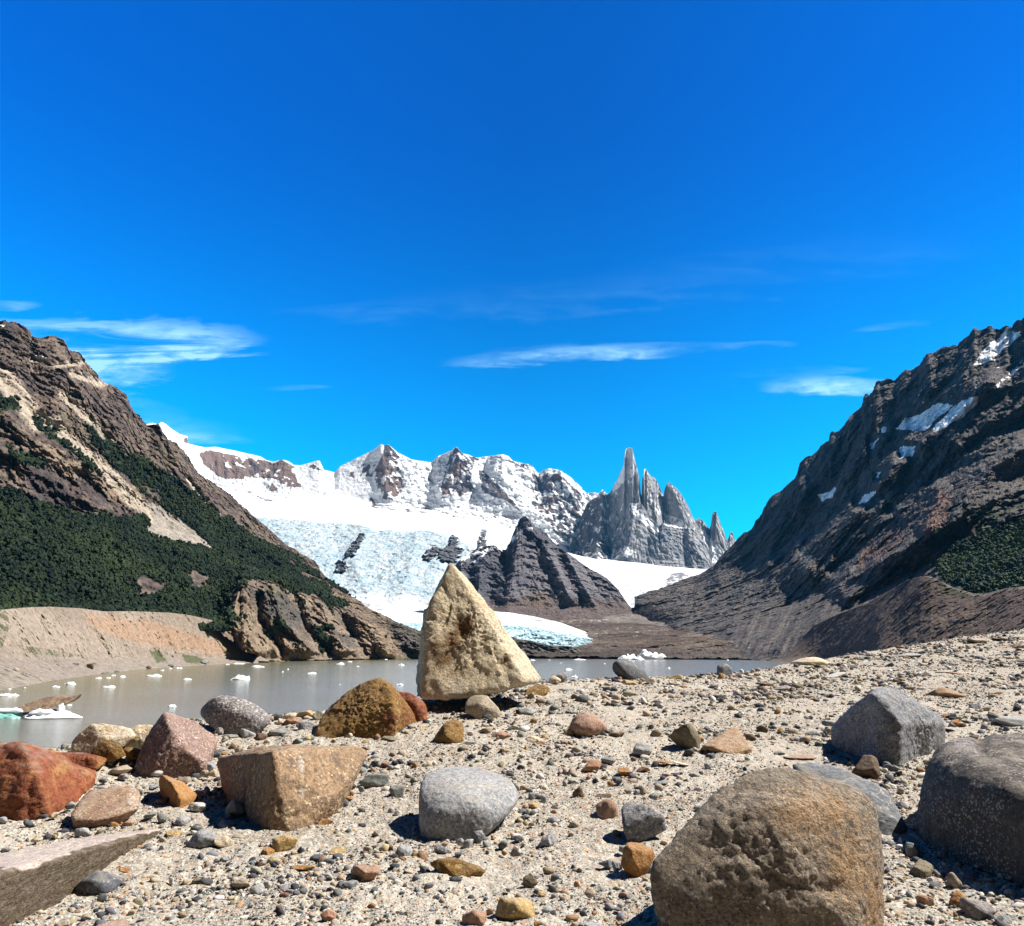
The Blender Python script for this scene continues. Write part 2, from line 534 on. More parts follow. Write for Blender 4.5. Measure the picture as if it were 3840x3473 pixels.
        dark = in_poly(X + 10 * n2, Y + 6 * n2, [(930, 2210), (1060, 2230), (1130, 2300), (1110, 2370), (1020, 2330), (960, 2270)]) | \
            in_poly(X + 14 * n2, Y + 6 * n2, [(1440, 2320), (1590, 2380), (1800, 2440), (1800, 2480), (1580, 2470), (1500, 2420)]) | \
            in_poly(X + 10 * n2, Y, [(1250, 2370), (1320, 2390), (1330, 2440), (1270, 2420)])
        c = rgb_mix(c, (0.105, 0.098, 0.090), dark * 0.8)
        # scree
        for pts, wd in chutes:
            d, _ = line_dist(X + 6 * n2, Y + 6 * n2, pts)
            c = rgb_mix(c, (0.46, 0.385, 0.30), sstep(d, wd * 1.25, wd * 0.7) * 0.95)
        f, fan = forest_mask(P, X, Y)
        c = rgb_mix(c, (0.34, 0.30, 0.25), fan * 0.95)
        c = rgb_mix(c, (0.025, 0.042, 0.018), f * 0.95)
        moss = (Y > 1500) & (n1 + 0.8 * n2 > 0.75) & ~f & (Y > 1500 + X * 0.2)
        c = rgb_mix(c, (0.07, 0.085, 0.035), moss * 0.6)
        snow = in_poly(X, Y, [(128, 1340), (165, 1343), (215, 1370), (180, 1368), (140, 1356)]) | in_poly(X, Y, [(0, 1222), (18, 1226), (14, 1231), (0, 1229)])
        c = rgb_mix(c, (0.80, 0.74, 0.68), snow * 0.9)
        return c
    r = sheet("mountain_forested", -150, 1790, 2.4, [C0, C1, C2, C3], disp, colour, M_ROCK, rough=(7, lambda P, X, Y: 1 - 0.5 * sstep(Y, 1850, 2000) * (X < 900) - 0.4 * sstep(Y, 2440, 2475)))
    return r, forest_mask


def rgb_mix(c, col, t):
    t = np.asarray(t, float)[..., None]
    return c * (1 - t) + np.asarray(col, float) * t


def left_moraine():
    global MOR
    C0 = [(-150, 2600, 'lake'), (0, 2590, 'lake'), (100, 2572, 'lake'), (200, 2553, 'lake'), (300, 2538, 'lake'), (400, 2524, 'lake'), (520, 2511, 'lake'),
          (640, 2502, 'lake'), (800, 2493, 'lake'), (900, 2489, 'lake'), (1010, 2483, 'lake')]
    C1 = [(-150, 2480, 380), (0, 2478, 400), (200, 2472, 510), (400, 2466, 650), (600, 2463, 800), (800, 2466, 960), (900, 2473, 1030), (1010, 2481, 1060)]
    MOR = (C0, C1)
    C2 = [(-150, 2290, 450), (0, 2287, 475), (100, 2278, 530), (188, 2275, 590), (300, 2281, 660), (392, 2293, 720), (500, 2292, 790), (640, 2298, 890), (700, 2305, 930),
          (753, 2316, 975), (820, 2332, 1030), (866, 2382, 1060), (941, 2442, 1090), (1010, 2479, 1075)]
    gullies = [([(60 + 90 * i, 2290), (90 + 90 * i, 2380), (150 + 90 * i, 2470)], 16, (-1) ** i * 2.2) for i in range(9)]
    def disp(P, X, Y):
        keep = sstep(np.minimum(np.interp(X, [p[0] for p in C0], [p[1] for p in C0]) - Y, 60), 0, 50)
        h = 3 * fbm(P, 70, 4, 0.5, 51) + 0.8 * fbm(P, 7, 4, 0.65, 52) + relief(X, Y, gullies)
        bumps = np.maximum(0, pn(P, 5, 57) - 0.55) * 5
        return (h + bumps) * (0.25 + 0.75 * keep) + 0.5
    def colour(P, X, Y, N):
        n1 = fbm(P, 90, 4, 0.6, 61); n2 = fbm(P, 7, 4, 0.7, 62)
        c = rgb((0.27, 0.215, 0.165), (0.36, 0.29, 0.225), sstep(n1 + n2 * 0.5, -0.7, 0.7))
        red = in_poly(X + 20 * n1, Y + 15 * n2, [(300, 2300), (560, 2330), (800, 2400), (930, 2470), (700, 2440), (560, 2420), (380, 2370)])
        c = rgb_mix(c, (0.40, 0.235, 0.135), red * 0.55)
        low = sstep(Y, 2430, 2500)
        c = rgb_mix(c, (0.29, 0.25, 0.21), low * 0.7)
        g = ((in_poly(X, Y, [(-150, 2280), (20, 2290), (40, 2340), (0, 2450), (-150, 2470)]) & (n2 > -0.1)) |
             ((n2 + n1 * 0.6 > 0.95) & (Y > 2300)) |
             (in_poly(X + 10 * n2, Y + 6 * n2, [(560, 2440), (600, 2440), (625, 2480), (590, 2488)])) |
             (in_poly(X + 10 * n2, Y + 6 * n2, [(680, 2450), (740, 2462), (785, 2485), (720, 2490), (690, 2478)])) |
             (in_poly(X, Y + 8 * n2, [(60, 2420), (200, 2440), (320, 2462), (250, 2470), (100, 2450)]) & (n2 > 0)))
        c = rgb_mix(c, (0.075, 0.095, 0.035), g * 0.85)
        st = pn(P, 2.6, 65)
        c = rgb_mix(c, (0.44, 0.38, 0.31), (st > 0.62) * 0.7)
        c = rgb_mix(c, (0.14, 0.125, 0.115), (st < -0.66) * 0.7)
        return c
    return sheet("moraine_hill", -150, 1010, 2.0, [C0, C1, C2], disp, colour, M_SCREE, ystep=1.6)


POLS = {}


def right_mountain():
    C0 = [(2380, 2300, 2900), (2450, 2330, 2500), (2520, 2400, 2000), (2600, 2440, 1700), (2720, 2468, 1450), (2960, 2486, 1150), (3100, 2480, 1000), (3960, 2470, 650)]
    C1 = [(2380, 2270, 3000), (2600, 2290, 2450), (2960, 2250, 1950), (3300, 2160, 1450), (3500, 2110, 1250), (3700, 2090, 1150), (3960, 2060, 1050)]
    C2 = [(2380, 2252, 3100), (2500, 2215, 3250), (2600, 2195, 3300), (2800, 2110, 3050), (2960, 2040, 2650), (3300, 1850, 2050), (3600, 1780, 1600), (3960, 1760, 1450)]
    C3 = [(2380, 2240, 3200), (2500, 2202, 3500), (2577, 2171, 3600), (2640, 2150, 3600), (2680, 2125, 3550), (2700, 2096, 3520), (2738, 2056, 3500), (2792, 2002, 3450), (2820, 1990, 3400), (2838, 1956, 3400), (2862, 1925, 3380),
          (2884, 1880, 3350), (2900, 1862, 3340), (2915, 1852, 3330), (2935, 1842, 3300), (2961, 1818, 3250), (2991, 1787, 3200), (3003, 1740, 3180), (3022, 1714, 3150), (3045, 1712, 3120), (3068, 1695, 3100), (3090, 1664, 3080),
          (3114, 1657, 3050), (3118, 1622, 3040), (3135, 1625, 3020), (3160, 1611, 3000), (3191, 1565, 2950), (3237, 1526, 2850), (3249, 1480, 2820), (3262, 1492, 2800), (3276, 1472, 2780),
          (3291, 1434, 2750), (3322, 1423, 2700), (3360, 1430, 2650), (3398, 1390, 2600), (3420, 1392, 2570), (3452, 1373, 2520), (3479, 1327, 2480), (3505, 1322, 2450), (3537, 1307, 2400),
          (3598, 1296, 2320), (3621, 1269, 2280), (3640, 1262, 2260), (3658, 1232, 2240), (3664, 1244, 2230), (3690, 1236, 2200), (3713, 1227, 2180), (3735, 1240, 2150), (3752, 1238, 2130), (3775, 1222, 2100), (3800, 1232, 2080),
          (3813, 1208, 2060), (3840, 1200, 2030), (3960, 1160, 1900)]
    def T(pts): return [(2500 + .768 * a, 1150 + .768 * b) for a, b in pts]
    spurs = [(T([(1600, 380), (1510, 440), (1380, 590), (1250, 680), (1130, 760), (1085, 850), (1000, 960), (860, 1100), (700, 1290)]), 75, 85),
             (T([(1745, 700), (1600, 800), (1500, 900), (1400, 1000), (1250, 1150), (1050, 1260), (850, 1370)]), 75, 75),
             (T([(1745, 900), (1600, 950), (1480, 1010), (1300, 1130), (1100, 1290), (900, 1420)]), 45, 34),
             (T([(1340, 900), (1330, 970), (1280, 1080)]), 55, 45),
             (T([(880, 560), (830, 700), (720, 860), (600, 1010), (520, 1180), (500, 1260)]), 60, 55),
             (T([(650, 870), (560, 1000), (460, 1130), (350, 1240), (250, 1320)]), 50, 40),
             (T([(1000, 420), (1010, 560), (960, 700), (900, 820), (830, 920)]), 45, 40),
             (T([(1280, 240), (1300, 400), (1230, 500)]), 45, 30), (T([(1510, 130), (1480, 300), (1400, 440)]), 45, 34),
             (T([(1000, 940), (900, 1020), (780, 1130), (640, 1180), (600, 1340)]), 45, 36),
             (T([(700, 1290), (640, 1370), (560, 1440), (300, 1560)]), 55, 26),
             (T([(940, 980), (1060, 920), (1120, 1040), (960, 1180), (820, 1300)]), 30, -26),
             (T([(1150, 1080), (1050, 1180), (940, 1280)]), 34, -26),
             (T([(1745, 560), (1560, 640), (1420, 760), (1300, 860)]), 40, -30),
             (T([(800, 960), (640, 1050), (520, 1180), (300, 1300)]), 40, -24)]
    def disp(P, X, Y):
        pols = POLS
        h = 0.8 * relief(X, Y, spurs)
        smooth = sstep(Y - (2480 - (X - 2400) * 0.30), -120, 40)
        rocky = 1 - 0.65 * smooth
        a_ = (X + Y) * 0.7; b_ = (Y - X) * 0.7
        dg = np.stack([a_ + 14 * pn(P, 220, 70), b_ * 0.22, 0 * X], -1)
        h = h + (0.35 + 0.65 * rocky) * 20 * ridged(dg, 90, 4, 0.55, 69)
        h = h + rocky * 36 * ridged(P * np.array([1, 1, 0.75]), 260, 8, 0.64, 71)
        q = P.copy(); q[..., 2] = P[..., 2] * 1.5 + P[..., 0] * 0.3
        h = h + 4 * rocky * fbm(q, 60, 5, 0.6, 75)
        # erosion gullies on the lower slope
        q2 = np.stack([X + (Y - 2300) * 0.5, Y * 0.12, 0 * X], -1)
        h = h + 10 * (1 - rocky + 0.2) * ridged(q2, 46, 3, 0.5, 78)
        sn = np.zeros(X.shape)
        for p in pols['snow']:
            px_, py_ = [q_[0] for q_ in p], [q_[1] for q_ in p]
            sn = np.maximum(sn, np.exp(-((X - np.mean(px_)) / (0.6 * (max(px_) - min(px_)) + 8)) ** 4 - ((Y - np.mean(py_)) / (0.6 * (max(py_) - min(py_)) + 8)) ** 4))
        h = h * (1 - 0.5 * sn)
        keep = sstep(np.interp(X, [p[0] for p in C0], [p[1] for p in C0]) - Y, 0, 50)
        return h * (0.15 + 0.85 * keep)
    POLS.update({'snow': [[(3786, 1236), (3830, 1258), (3775, 1315), (3735, 1340), (3700, 1366), (3645, 1380), (3690, 1318)],
                     [(3521, 1515), (3575, 1522), (3544, 1557), (3475, 1618), (3422, 1618), (3360, 1611), (3400, 1572), (3460, 1552)],
                     [(3675, 1492), (3667, 1519), (3614, 1565), (3560, 1603), (3506, 1626), (3514, 1595), (3590, 1526), (3614, 1507)],
                     [(3383, 1680), (3441, 1678), (3422, 1711), (3379, 1726)],
                     [(3072, 1860), (3114, 1845), (3140, 1826), (3126, 1864), (3084, 1883)],
                     [(3241, 1864), (3295, 1843), (3268, 1880), (3222, 1901)],
                     [(3490, 1650), (3510, 1650), (3505, 1664), (3488, 1662)], [(3297, 1775), (3308, 1772), (3300, 1795), (3290, 1795)],
                     [(3310, 1608), (3330, 1604), (3325, 1625), (3308, 1625)], [(3260, 1680), (3290, 1640), (3296, 1646), (3268, 1684)]]})
    pols = POLS
    def colour(P, X, Y, N):
        n1 = fbm(P, 260, 4, 0.6, 81); n2 = fbm(P, 40, 5, 0.65, 82)
        c = rgb((0.036, 0.037, 0.048), (0.108, 0.100, 0.106), sstep(n1 * 0.7 + n2 * 0.6, -0.6, 0.7))
        low = sstep(Y - (2250 - (X - 2400) * 0.32) + 40 * n1, -60, 60)
        c = rgb_mix(c, (0.125, 0.104, 0.088), low * (0.55 + 0.4 * np.clip(n1 + 0.5 * n2, -1, 1)))
        gentle = sstep(N[..., 2] + 0.12 * n2, 0.52, 0.72)
        c = rgb_mix(c, (0.145, 0.127, 0.116), gentle * 0.75)
        red = in_poly(X + 18 * n2, Y + 18 * n2, [(3230, 2060), (3400, 1985), (3360, 2050), (3290, 2120), (3230, 2140)]) | \
            in_poly(X + 14 * n2, Y + 18 * n2, [(3520, 1840), (3570, 1860), (3560, 1960), (3490, 2010), (3450, 1990), (3500, 1890)])
        c = rgb_mix(c, (0.23, 0.125, 0.09), red * 0.7)
        pale = in_poly(X + 14 * n2, Y + 14 * n2, [(3030, 2060), (3040, 2110), (3040, 2150), (3020, 2160), (3000, 2080), (2985, 2035), (2995, 2030)])
        c = rgb_mix(c, (0.30, 0.29, 0.26), pale * 0.6)
        ns = pn(P, 60, 85) * 5 + pn(P, 20, 86) * 4
        s = np.zeros(X.shape, bool)
        for p in pols['snow']:
            s |= in_poly(X + ns, Y + ns * 0.6, p)
        # thin snow lines on ledges of the high wall
        hi = in_poly(X, Y, [(3330, 1440), (3640, 1290), (3840, 1220), (3960, 1200), (3960, 1420), (3800, 1500), (3640, 1480), (3480, 1540), (3350, 1560)])
        veins = (pn(np.stack([P[..., 0] * 0.25, P[..., 1] * 0.25, P[..., 2]], -1), 13, 88) > 0.78) | (pn(np.stack([P[..., 0], P[..., 1], P[..., 2] * 0.2], -1), 14, 89) > 0.80)
        s |= hi & veins
        st2 = in_poly(X + ns, Y + ns, [(3840, 1350), (3800, 1390), (3740, 1450), (3735, 1470), (3790, 1420), (3850, 1370)]) & (pn(P, 15, 90) > -0.1)
        s |= st2
        c = rgb_mix(c, (0.92, 0.93, 0.95), s * 1.0)
        g = in_poly(X + 12 * n2, Y + 12 * n2, [(3500, 2120), (3560, 2070), (3700, 2010), (3840, 1950), (3970, 1900), (3970, 2300), (3775, 2300), (3600, 2250), (3530, 2190)]) | \
            (in_poly(X + 20 * n2, Y + 14 * n2, [(3420, 2050), (3600, 1960), (3840, 1860), (3960, 1830), (3960, 1900), (3700, 1990), (3450, 2090)]) & (n2 > -0.1)) | \
            (in_poly(X + 10 * n2, Y + 10 * n2, [(3340, 2140), (3420, 2120), (3430, 2140), (3350, 2160)]))
        c = rgb_mix(c, (0.040, 0.058, 0.022), g * 0.85)
        st = pn(P, 9, 93)
        c = rgb_mix(c, (0.33, 0.29, 0.24), ((st > 0.72) & (low > 0.5)) * 0.8)
        return c
    return sheet("mountain_dark", 2380, 3960, 2.4, [C0, C1, C2, C3], disp, colour, M_ROCK, rough=(8, lambda P, X, Y: 1 - 0.6 * sstep(Y - (2450 - (X - 2400) * 0.30), -160, 20)))


def right_moraine():
    C0 = [(2890, 2480, 'lake'), (2960, 2484, 'lake'), (3060, 2494, 1000), (3300, 2500, 640), (3960, 2480, 340)]
    C1 = [(2890, 2477, float(lake_D(2890, 2480)) + 25), (2930, 2462, 1280), (3000, 2400, 1240), (3053, 2345, 1180), (3150, 2300, 1060), (3252, 2262, 940), (3330, 2218, 860),
          (3406, 2174, 780), (3450, 2162, 740), (3490, 2162, 712), (3530, 2180, 690), (3580, 2205, 660), (3652, 2226, 620), (3700, 2226, 600), (3775, 2206, 570), (3840, 2200, 545), (3960, 2190, 510)]
    def disp(P, X, Y):
        h = 4 * fbm(P, 80, 4, 0.55, 101) + 1.0 * fbm(P, 9, 4, 0.65, 102) + np.maximum(0, pn(P, 7, 103) - 0.5) * 5 + np.maximum(0, pn(P, 3, 105) - 0.45) * 3
        q = np.stack([X + (Y - 2300) * 0.9, Y * 0.15, 0 * X], -1)
        h = h + 1.0 * fbm(q, 60, 3, 0.5, 104)
        return h * sstep(X, 2890, 3040)
    def colour(P, X, Y, N):
        n1 = fbm(P, 90, 4, 0.6, 111); n2 = fbm(P, 8, 4, 0.7, 112)
        c = rgb((0.125, 0.088, 0.068), (0.19, 0.138, 0.105), sstep(n1 + n2 * 0.5, -0.7, 0.7))
        st = pn(P, 3.4, 115); st2 = pn(P, 1.7, 116)
        c = rgb_mix(c, (0.30, 0.23, 0.17), ((st > 0.66) | (st2 > 0.75)) * 0.8)
        c = rgb_mix(c, (0.05, 0.042, 0.04), (st < -0.7) * 0.8)
        g = in_poly(X + 10 * n2, Y + 5 * n2, [(3490, 2120), (3560, 2190), (3700, 2222), (3640, 2250), (3530, 2225)])
        c = rgb_mix(c, (0.07, 0.07, 0.035), g * 0.7)
        rim = Y < np.interp(X, [p[0] for p in C1], [p[1] for p in C1]) + 9
        c = rgb_mix(c, (0.26, 0.22, 0.18), rim * (X > 3480) * 0.7)
        return c
    return sheet("moraine_slope", 2890, 3960, 2.2, [C0, C1], disp, colour, M_SCREE, ystep=1.8)


RANGE_CREST = [(520, 1600), (571, 1586), (590, 1592), (607, 1583), (620, 1590), (637, 1604), (672, 1628), (702, 1637), (706, 1664), (730, 1670), (768, 1678), (809, 1676), (887, 1692), (976, 1712), (1000, 1726),
               (1024, 1732), (1045, 1727), (1065, 1725), (1085, 1732), (1101, 1744), (1125, 1746), (1155, 1738), (1190, 1728), (1198, 1728), (1214, 1762), (1256, 1772), (1274, 1750), (1363, 1706), (1400, 1688),
               (1428, 1667), (1440, 1672), (1456, 1668), (1488, 1696), (1541, 1724), (1589, 1732), (1616, 1734), (1640, 1712), (1690, 1692), (1713, 1677), (1722, 1692), (1739, 1703), (1760, 1708), (1784, 1718),
               (1830, 1712), (1887, 1705), (1905, 1712), (1926, 1731), (1960, 1738), (1990, 1743), (2019, 1778), (2040, 1764), (2061, 1758), (2100, 1766), (2145, 1795), (2177, 1827), (2197, 1850),
               (2225, 1848), (2248, 1850), (2258, 1836), (2274, 1853), (2310, 1885), (2400, 2000)]


def snow_range():
    C2 = [(x, y, float(np.interp(x, [520, 900, 2400], [7600, 9000, 9400]))) for x, y in RANGE_CREST]
    C1 = [(520, 1690, 7400), (800, 1800, 8650), (1000, 1850, 8750), (1250, 1860, 8800), (1500, 1900, 8750), (1750, 1910, 8750), (1950, 1960, 8700), (2100, 2040, 8650), (2250, 2100, 8800), (2400, 2120, 9000)]
    C0 = [(520, 1740, 7200), (800, 1860, 8300), (1000, 1900, 8450), (1250, 1905, 8500), (1500, 1945, 8400), (1750, 1960, 8400), (1950, 2020, 8350), (2100, 2110, 8300), (2250, 2160, 8400), (2400, 2180, 8600)]
    spurs = [([(1428, 1667), (1440, 1760), (1450, 1850), (1470, 1900)], 50, 45), ([(1713, 1679), (1700, 1760), (1670, 1850)], 50, 45),
             ([(1739, 1705), (1770, 1790), (1850, 1850), (1960, 1920)], 40, 45), ([(1887, 1705), (1880, 1790), (1960, 1880), (2080, 1990)], 50, 50),
             ([(2061, 1758), (2080, 1860), (2140, 1960), (2170, 2050)], 50, 60), ([(2100, 1766), (2160, 1900), (2200, 2000)], 40, 100),
             ([(1640, 1712), (1600, 1820), (1590, 1900)], 60, -60), ([(1830, 1712), (1800, 1800), (1760, 1880)], 40, -80)]
    def disp(P, X, Y):
        h = relief(X, Y, spurs)
        rockr = sstep(X, 1350, 1500) * 0.8 + 0.35
        h = h + rockr * 30 * ridged(P * np.array([1, 1, 0.6]), 480, 7, 0.6, 121) + 16 * fbm(P, 90, 4, 0.55, 125) * rockr
        q = P * np.array([1, 1, 0.25])
        h = h + 26 * sstep(X, 740, 800) * sstep(X, 1120, 1040) * sstep(Y, 1690, 1740) * ridged(q, 190, 4, 0.6, 127)
        return h
    def colour(P, X, Y, N):
        c = np.ones(P.shape) * C(0.80, 0.82, 0.85)
        n = fbm(P, 320, 5, 0.62, 131); n2 = fbm(P * np.array([1, 1, 0.4]), 110, 4, 0.65, 135); n3 = 1.6 * pn(P * np.array([1, 1, 0.4]), 48, 139)
        steep = 1 - N[..., 2]
        w = 7 * n2
        def reg(pl, k): return in_poly(X + w * 2, Y + w, pl) * k
        a = reg([(745, 1700), (790, 1690), (900, 1715), (1000, 1730), (1080, 1760), (1110, 1780), (1130, 1830), (1060, 1830), (1040, 1800), (960, 1790), (880, 1800), (820, 1790), (760, 1740)], 1.0)
        b = reg([(1435, 1668), (1462, 1672), (1490, 1712), (1500, 1780), (1520, 1830), (1475, 1880), (1430, 1870), (1410, 1790), (1430, 1740)], 0.8)
        b2 = reg([(1360, 1740), (1440, 1750), (1440, 1790), (1380, 1790), (1360, 1810), (1300, 1780)], 0.5)
        d = reg([(1680, 1700), (1715, 1680), (1740, 1710), (1790, 1720), (1760, 1800), (1790, 1840), (1740, 1860), (1660, 1860), (1655, 1790), (1680, 1750)], 0.75)
        e = reg([(1800, 1760), (1880, 1830), (1960, 1930), (1900, 1880), (1810, 1850)], 1.1)
        g = reg([(1860, 1715), (1960, 1740), (2000, 1780), (2010, 1900), (2080, 2000), (2180, 2080), (2200, 1980), (2190, 1860), (2090, 1770), (2020, 1790), (1950, 1750)], 0.62)
        h = reg([(2160, 2010), (2200, 1900), (2400, 1860), (2400, 2130), (2200, 2100), (2120, 2060)], 1.0)
        s1 = reg([(1020, 1735), (1065, 1728), (1100, 1750), (1100, 1775), (1050, 1765)], 0.9) + reg([(680, 1640), (702, 1640), (705, 1665), (670, 1650)], 0.9)
        s2 = reg([(1125, 1755), (1190, 1745), (1215, 1770), (1160, 1768)], 0.5) + reg([(1385, 1870), (1400, 1870), (1412, 1905), (1400, 1910)], 1.2) + \
            reg([(1000, 1820), (1030, 1810), (1040, 1840), (1010, 1840)], 1.2)
        base = np.clip(a + b + b2 + d + e + g + h + s1 + s2, 0, 1.2)
        m = sstep(base * 1.0 + 0.55 * n2 + 0.45 * n3 + 0.4 * (steep - 0.45), 0.46, 0.66) * (base > 0.01)
        rock = rgb((0.24, 0.165, 0.14), (0.13, 0.12, 0.135), sstep(n + 0.0004 * (X - 1500) * 2, -0.4, 0.6))
        c = c * (1 - m[..., None]) + rock * m[..., None]
        return c
    return sheet("snow_range", 520, 2400, 2.0, [C0, C1, C2], disp, colour, M_ROCK_FAR, rough=(11, lambda P, X, Y: 0.3 + 0.7 * sstep(X, 1350, 1500)))


GSP = [(2130, 2050), (2160, 1975), (2185, 1925), (2200, 1890), (2225, 1870), (2248, 1858), (2261, 1838), (2274, 1853), (2287, 1850), (2306, 1814), (2319, 1789), (2333, 1758), (2340, 1742), (2343, 1705), (2348, 1684), (2360, 1678), (2371, 1682), (2376, 1711),
       (2385, 1743), (2393, 1776), (2399, 1821), (2402, 1852), (2407, 1862), (2409, 1800), (2414, 1780), (2418, 1758), (2424, 1762), (2430, 1774), (2442, 1789), (2452, 1790), (2461, 1801), (2474, 1827), (2485, 1856), (2489, 1858),
       (2493, 1834), (2500, 1818), (2509, 1807), (2520, 1820), (2532, 1827), (2545, 1842), (2558, 1860), (2570, 1880), (2584, 1905), (2596, 1937), (2606, 1952), (2622, 1943), (2635, 1953), (2661, 1985), (2667, 1965), (2671, 1930), (2677, 1918), (2685, 1919),
       (2697, 1950), (2705, 1975), (2713, 1989), (2726, 2027), (2733, 2015), (2739, 1995), (2745, 1993), (2755, 2021), (2775, 2045), (2820, 2080)]


def granite_spires():
    C1 = [(x, y, 8900) for x, y in GSP]
    C0 = [(2130, 2120, 8450), (2500, 2140, 8450), (2650, 2160, 8300), (2820, 2170, 8200)]
    sp = [([(2366, 1672), (2380, 1780), (2400, 1900), (2420, 2080)], 80, 130), ([(2424, 1755), (2448, 1850), (2470, 2000)], 50, 80),
          ([(2512, 1802), (2550, 1900), (2600, 2060)], 60, 100), ([(2680, 1912), (2700, 2000), (2730, 2080)], 40, 70), ([(2635, 1948), (2660, 2060)], 30, 40),
          ([(2264, 1838), (2255, 1950), (2240, 2080)], 30, 40), ([(2404, 1850), (2425, 1950)], 14, -50), ([(2489, 1856), (2510, 1960)], 14, -50)]
    def disp(P, X, Y):
        h = relief(X, Y, sp)
        q = P * np.array([1, 1, 0.16])
        h = h + 26 * ridged(q, 150, 5, 0.66, 141) + 6 * ridged(P, 70, 3, 0.5, 143)
        return h
    def colour(P, X, Y, N):
        n = fbm(P * np.array([1, 1, 0.35]), 260, 4, 0.6, 151); n2 = fbm(P * np.array([1, 1, 0.5]), 60, 4, 0.65, 153)
        c = rgb((0.33, 0.335, 0.37), (0.52, 0.505, 0.50), sstep(n + 0.3 * n2, -0.6, 0.6))
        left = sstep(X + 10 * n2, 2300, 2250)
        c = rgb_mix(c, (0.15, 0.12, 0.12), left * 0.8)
        w = 8 * n2
        snow = in_poly(X + w * 0.4, Y + w, [(2335, 1670), (2380, 1670), (2375, 1740), (2385, 1770), (2372, 1790), (2345, 1800), (2300, 1850), (2290, 1850), (2330, 1770), (2338, 1720)]) & (n2 > -0.6)
        snow |= in_poly(X + w, Y + w, [(2372, 1760), (2390, 1900), (2378, 1890), (2366, 1800)]) & (n2 > 0.1)
        snow |= in_poly(X + w, Y, [(2415, 1755), (2432, 1775), (2425, 1800), (2412, 1800)]) & (n2 > -0.2)
        snow |= in_poly(X + w, Y, [(2432, 1860), (2470, 1900), (2490, 1930), (2470, 1930), (2440, 1890)]) & (n2 > -0.2)
        snow |= in_poly(X + w * .5, Y + w * .5, [(2505, 1804), (2522, 1822), (2540, 1860), (2525, 1850), (2505, 1825)]) & (n2 > 0.0)
        snow |= in_poly(X + w * .5, Y + w * .5, [(2490, 1925), (2560, 1950), (2590, 1980), (2500, 1965)]) & (n2 > -0.3)
        snow |= (X < 2290) & (n2 + 0.3 * n > 0.42)
        snow |= in_poly(X + w, Y + w * .5, [(2630, 1990), (2660, 2010), (2700, 2060), (2760, 2100), (2760, 2180), (2680, 2160), (2640, 2080)])
        snow |= (n2 > 0.70)
        return rgb_mix(c, (0.86, 0.88, 0.90), snow * 1.0)
    return sheet("granite_spires", 2130, 2820, 1.2, [C0, C1], disp, colour, M_ROCK_FAR, ystep=1.8, back=(0.008, 0.012))


def granite_wall():
    crest = [(2190, 2075), (2215, 2050), (2240, 2030), (2262, 2040), (2285, 2050), (2300, 2000), (2330, 1950), (2362, 1888), (2385, 1890), (2400, 1885), (2420, 1910), (2450, 1950), (2470, 1975), (2485, 1963), (2520, 1968), (2564, 1979),
             (2580, 1975), (2596, 1985), (2615, 2005), (2640, 2030), (2660, 2070), (2672, 2115), (2690, 2150)]
    C1 = [(x, y, 8250) for x, y in crest]
    C0 = [(2190, 2095, 7900), (2371, 2112, 7850), (2435, 2120, 7800), (2493, 2138, 7800), (2596, 2140, 7800), (2690, 2165, 7800)]
    sp = [([(2385, 1890), (2370, 1990), (2350, 2080)], 70, 60), ([(2480, 1960), (2500, 2040), (2510, 2120)], 80, 60), ([(2580, 1985), (2610, 2060), (2650, 2130)], 60, 60),
          ([(2430, 1940), (2430, 2100)], 22, -20), ([(2560, 1990), (2570, 2120)], 20, -24), ([(2240, 2030), (2235, 2090)], 26, 60), ([(2290, 2050), (2290, 2100)], 18, -50)]
    def disp(P, X, Y):
        q = P * np.array([1, 1, 0.08])
        return relief(X, Y, sp) + 30 * ridged(q, 120, 5, 0.68, 161) + 8 * fbm(P, 50, 3, 0.5, 163)
    def colour(P, X, Y, N):
        n = fbm(P * np.array([1, 1, 0.15]), 120, 4, 0.65, 171); n2 = fbm(P, 60, 4, 0.6, 173)
        c = rgb((0.21, 0.225, 0.265), (0.46, 0.455, 0.46), sstep(n, -0.6, 0.6))
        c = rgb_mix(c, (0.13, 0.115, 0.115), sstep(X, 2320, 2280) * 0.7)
        w = 6 * n2
        snow = in_poly(X + w * .5, Y + w * .5, [(2365, 1885), (2400, 1882), (2395, 1920), (2420, 1935), (2450, 1965), (2474, 1985), (2466, 2012), (2440, 1990), (2400, 1955), (2375, 1930)])
        snow |= in_poly(X + w * .5, Y + w * .5, [(2478, 1955), (2570, 1972), (2590, 1984), (2560, 1984), (2500, 1974)])
        snow |= in_poly(X + w, Y + w, [(2345, 2050), (2400, 2080), (2370, 2100), (2340, 2085)]) & (n2 > -0.2)
        snow |= in_poly(X + w, Y + w, [(2190, 2070), (2230, 2075), (2330, 2085), (2330, 2110), (2190, 2110)]) & (n2 > 0.1)
        snow |= (X < 2330) & (n2 + 0.4 * n > 0.6)
        return rgb_mix(c, (0.86, 0.88, 0.90), snow * 1.0)
    return sheet("granite_wall", 2190, 2690, 1.2, [C0, C1], disp, colour, M_ROCK_FAR, ystep=1.8, back=(0.01, 0.004))


def ice_disp(P, X, Y, rough):
    q = P * np.array([1.0, 0.55, 1.0])
    h = rough * (17 * ridged(q, 120, 5, 0.62, 181) + 7 * np.maximum(0, pn(q, 45, 187)) * 2)
    return h + 12 * fbm(P, 600, 3, 0.5, 189)


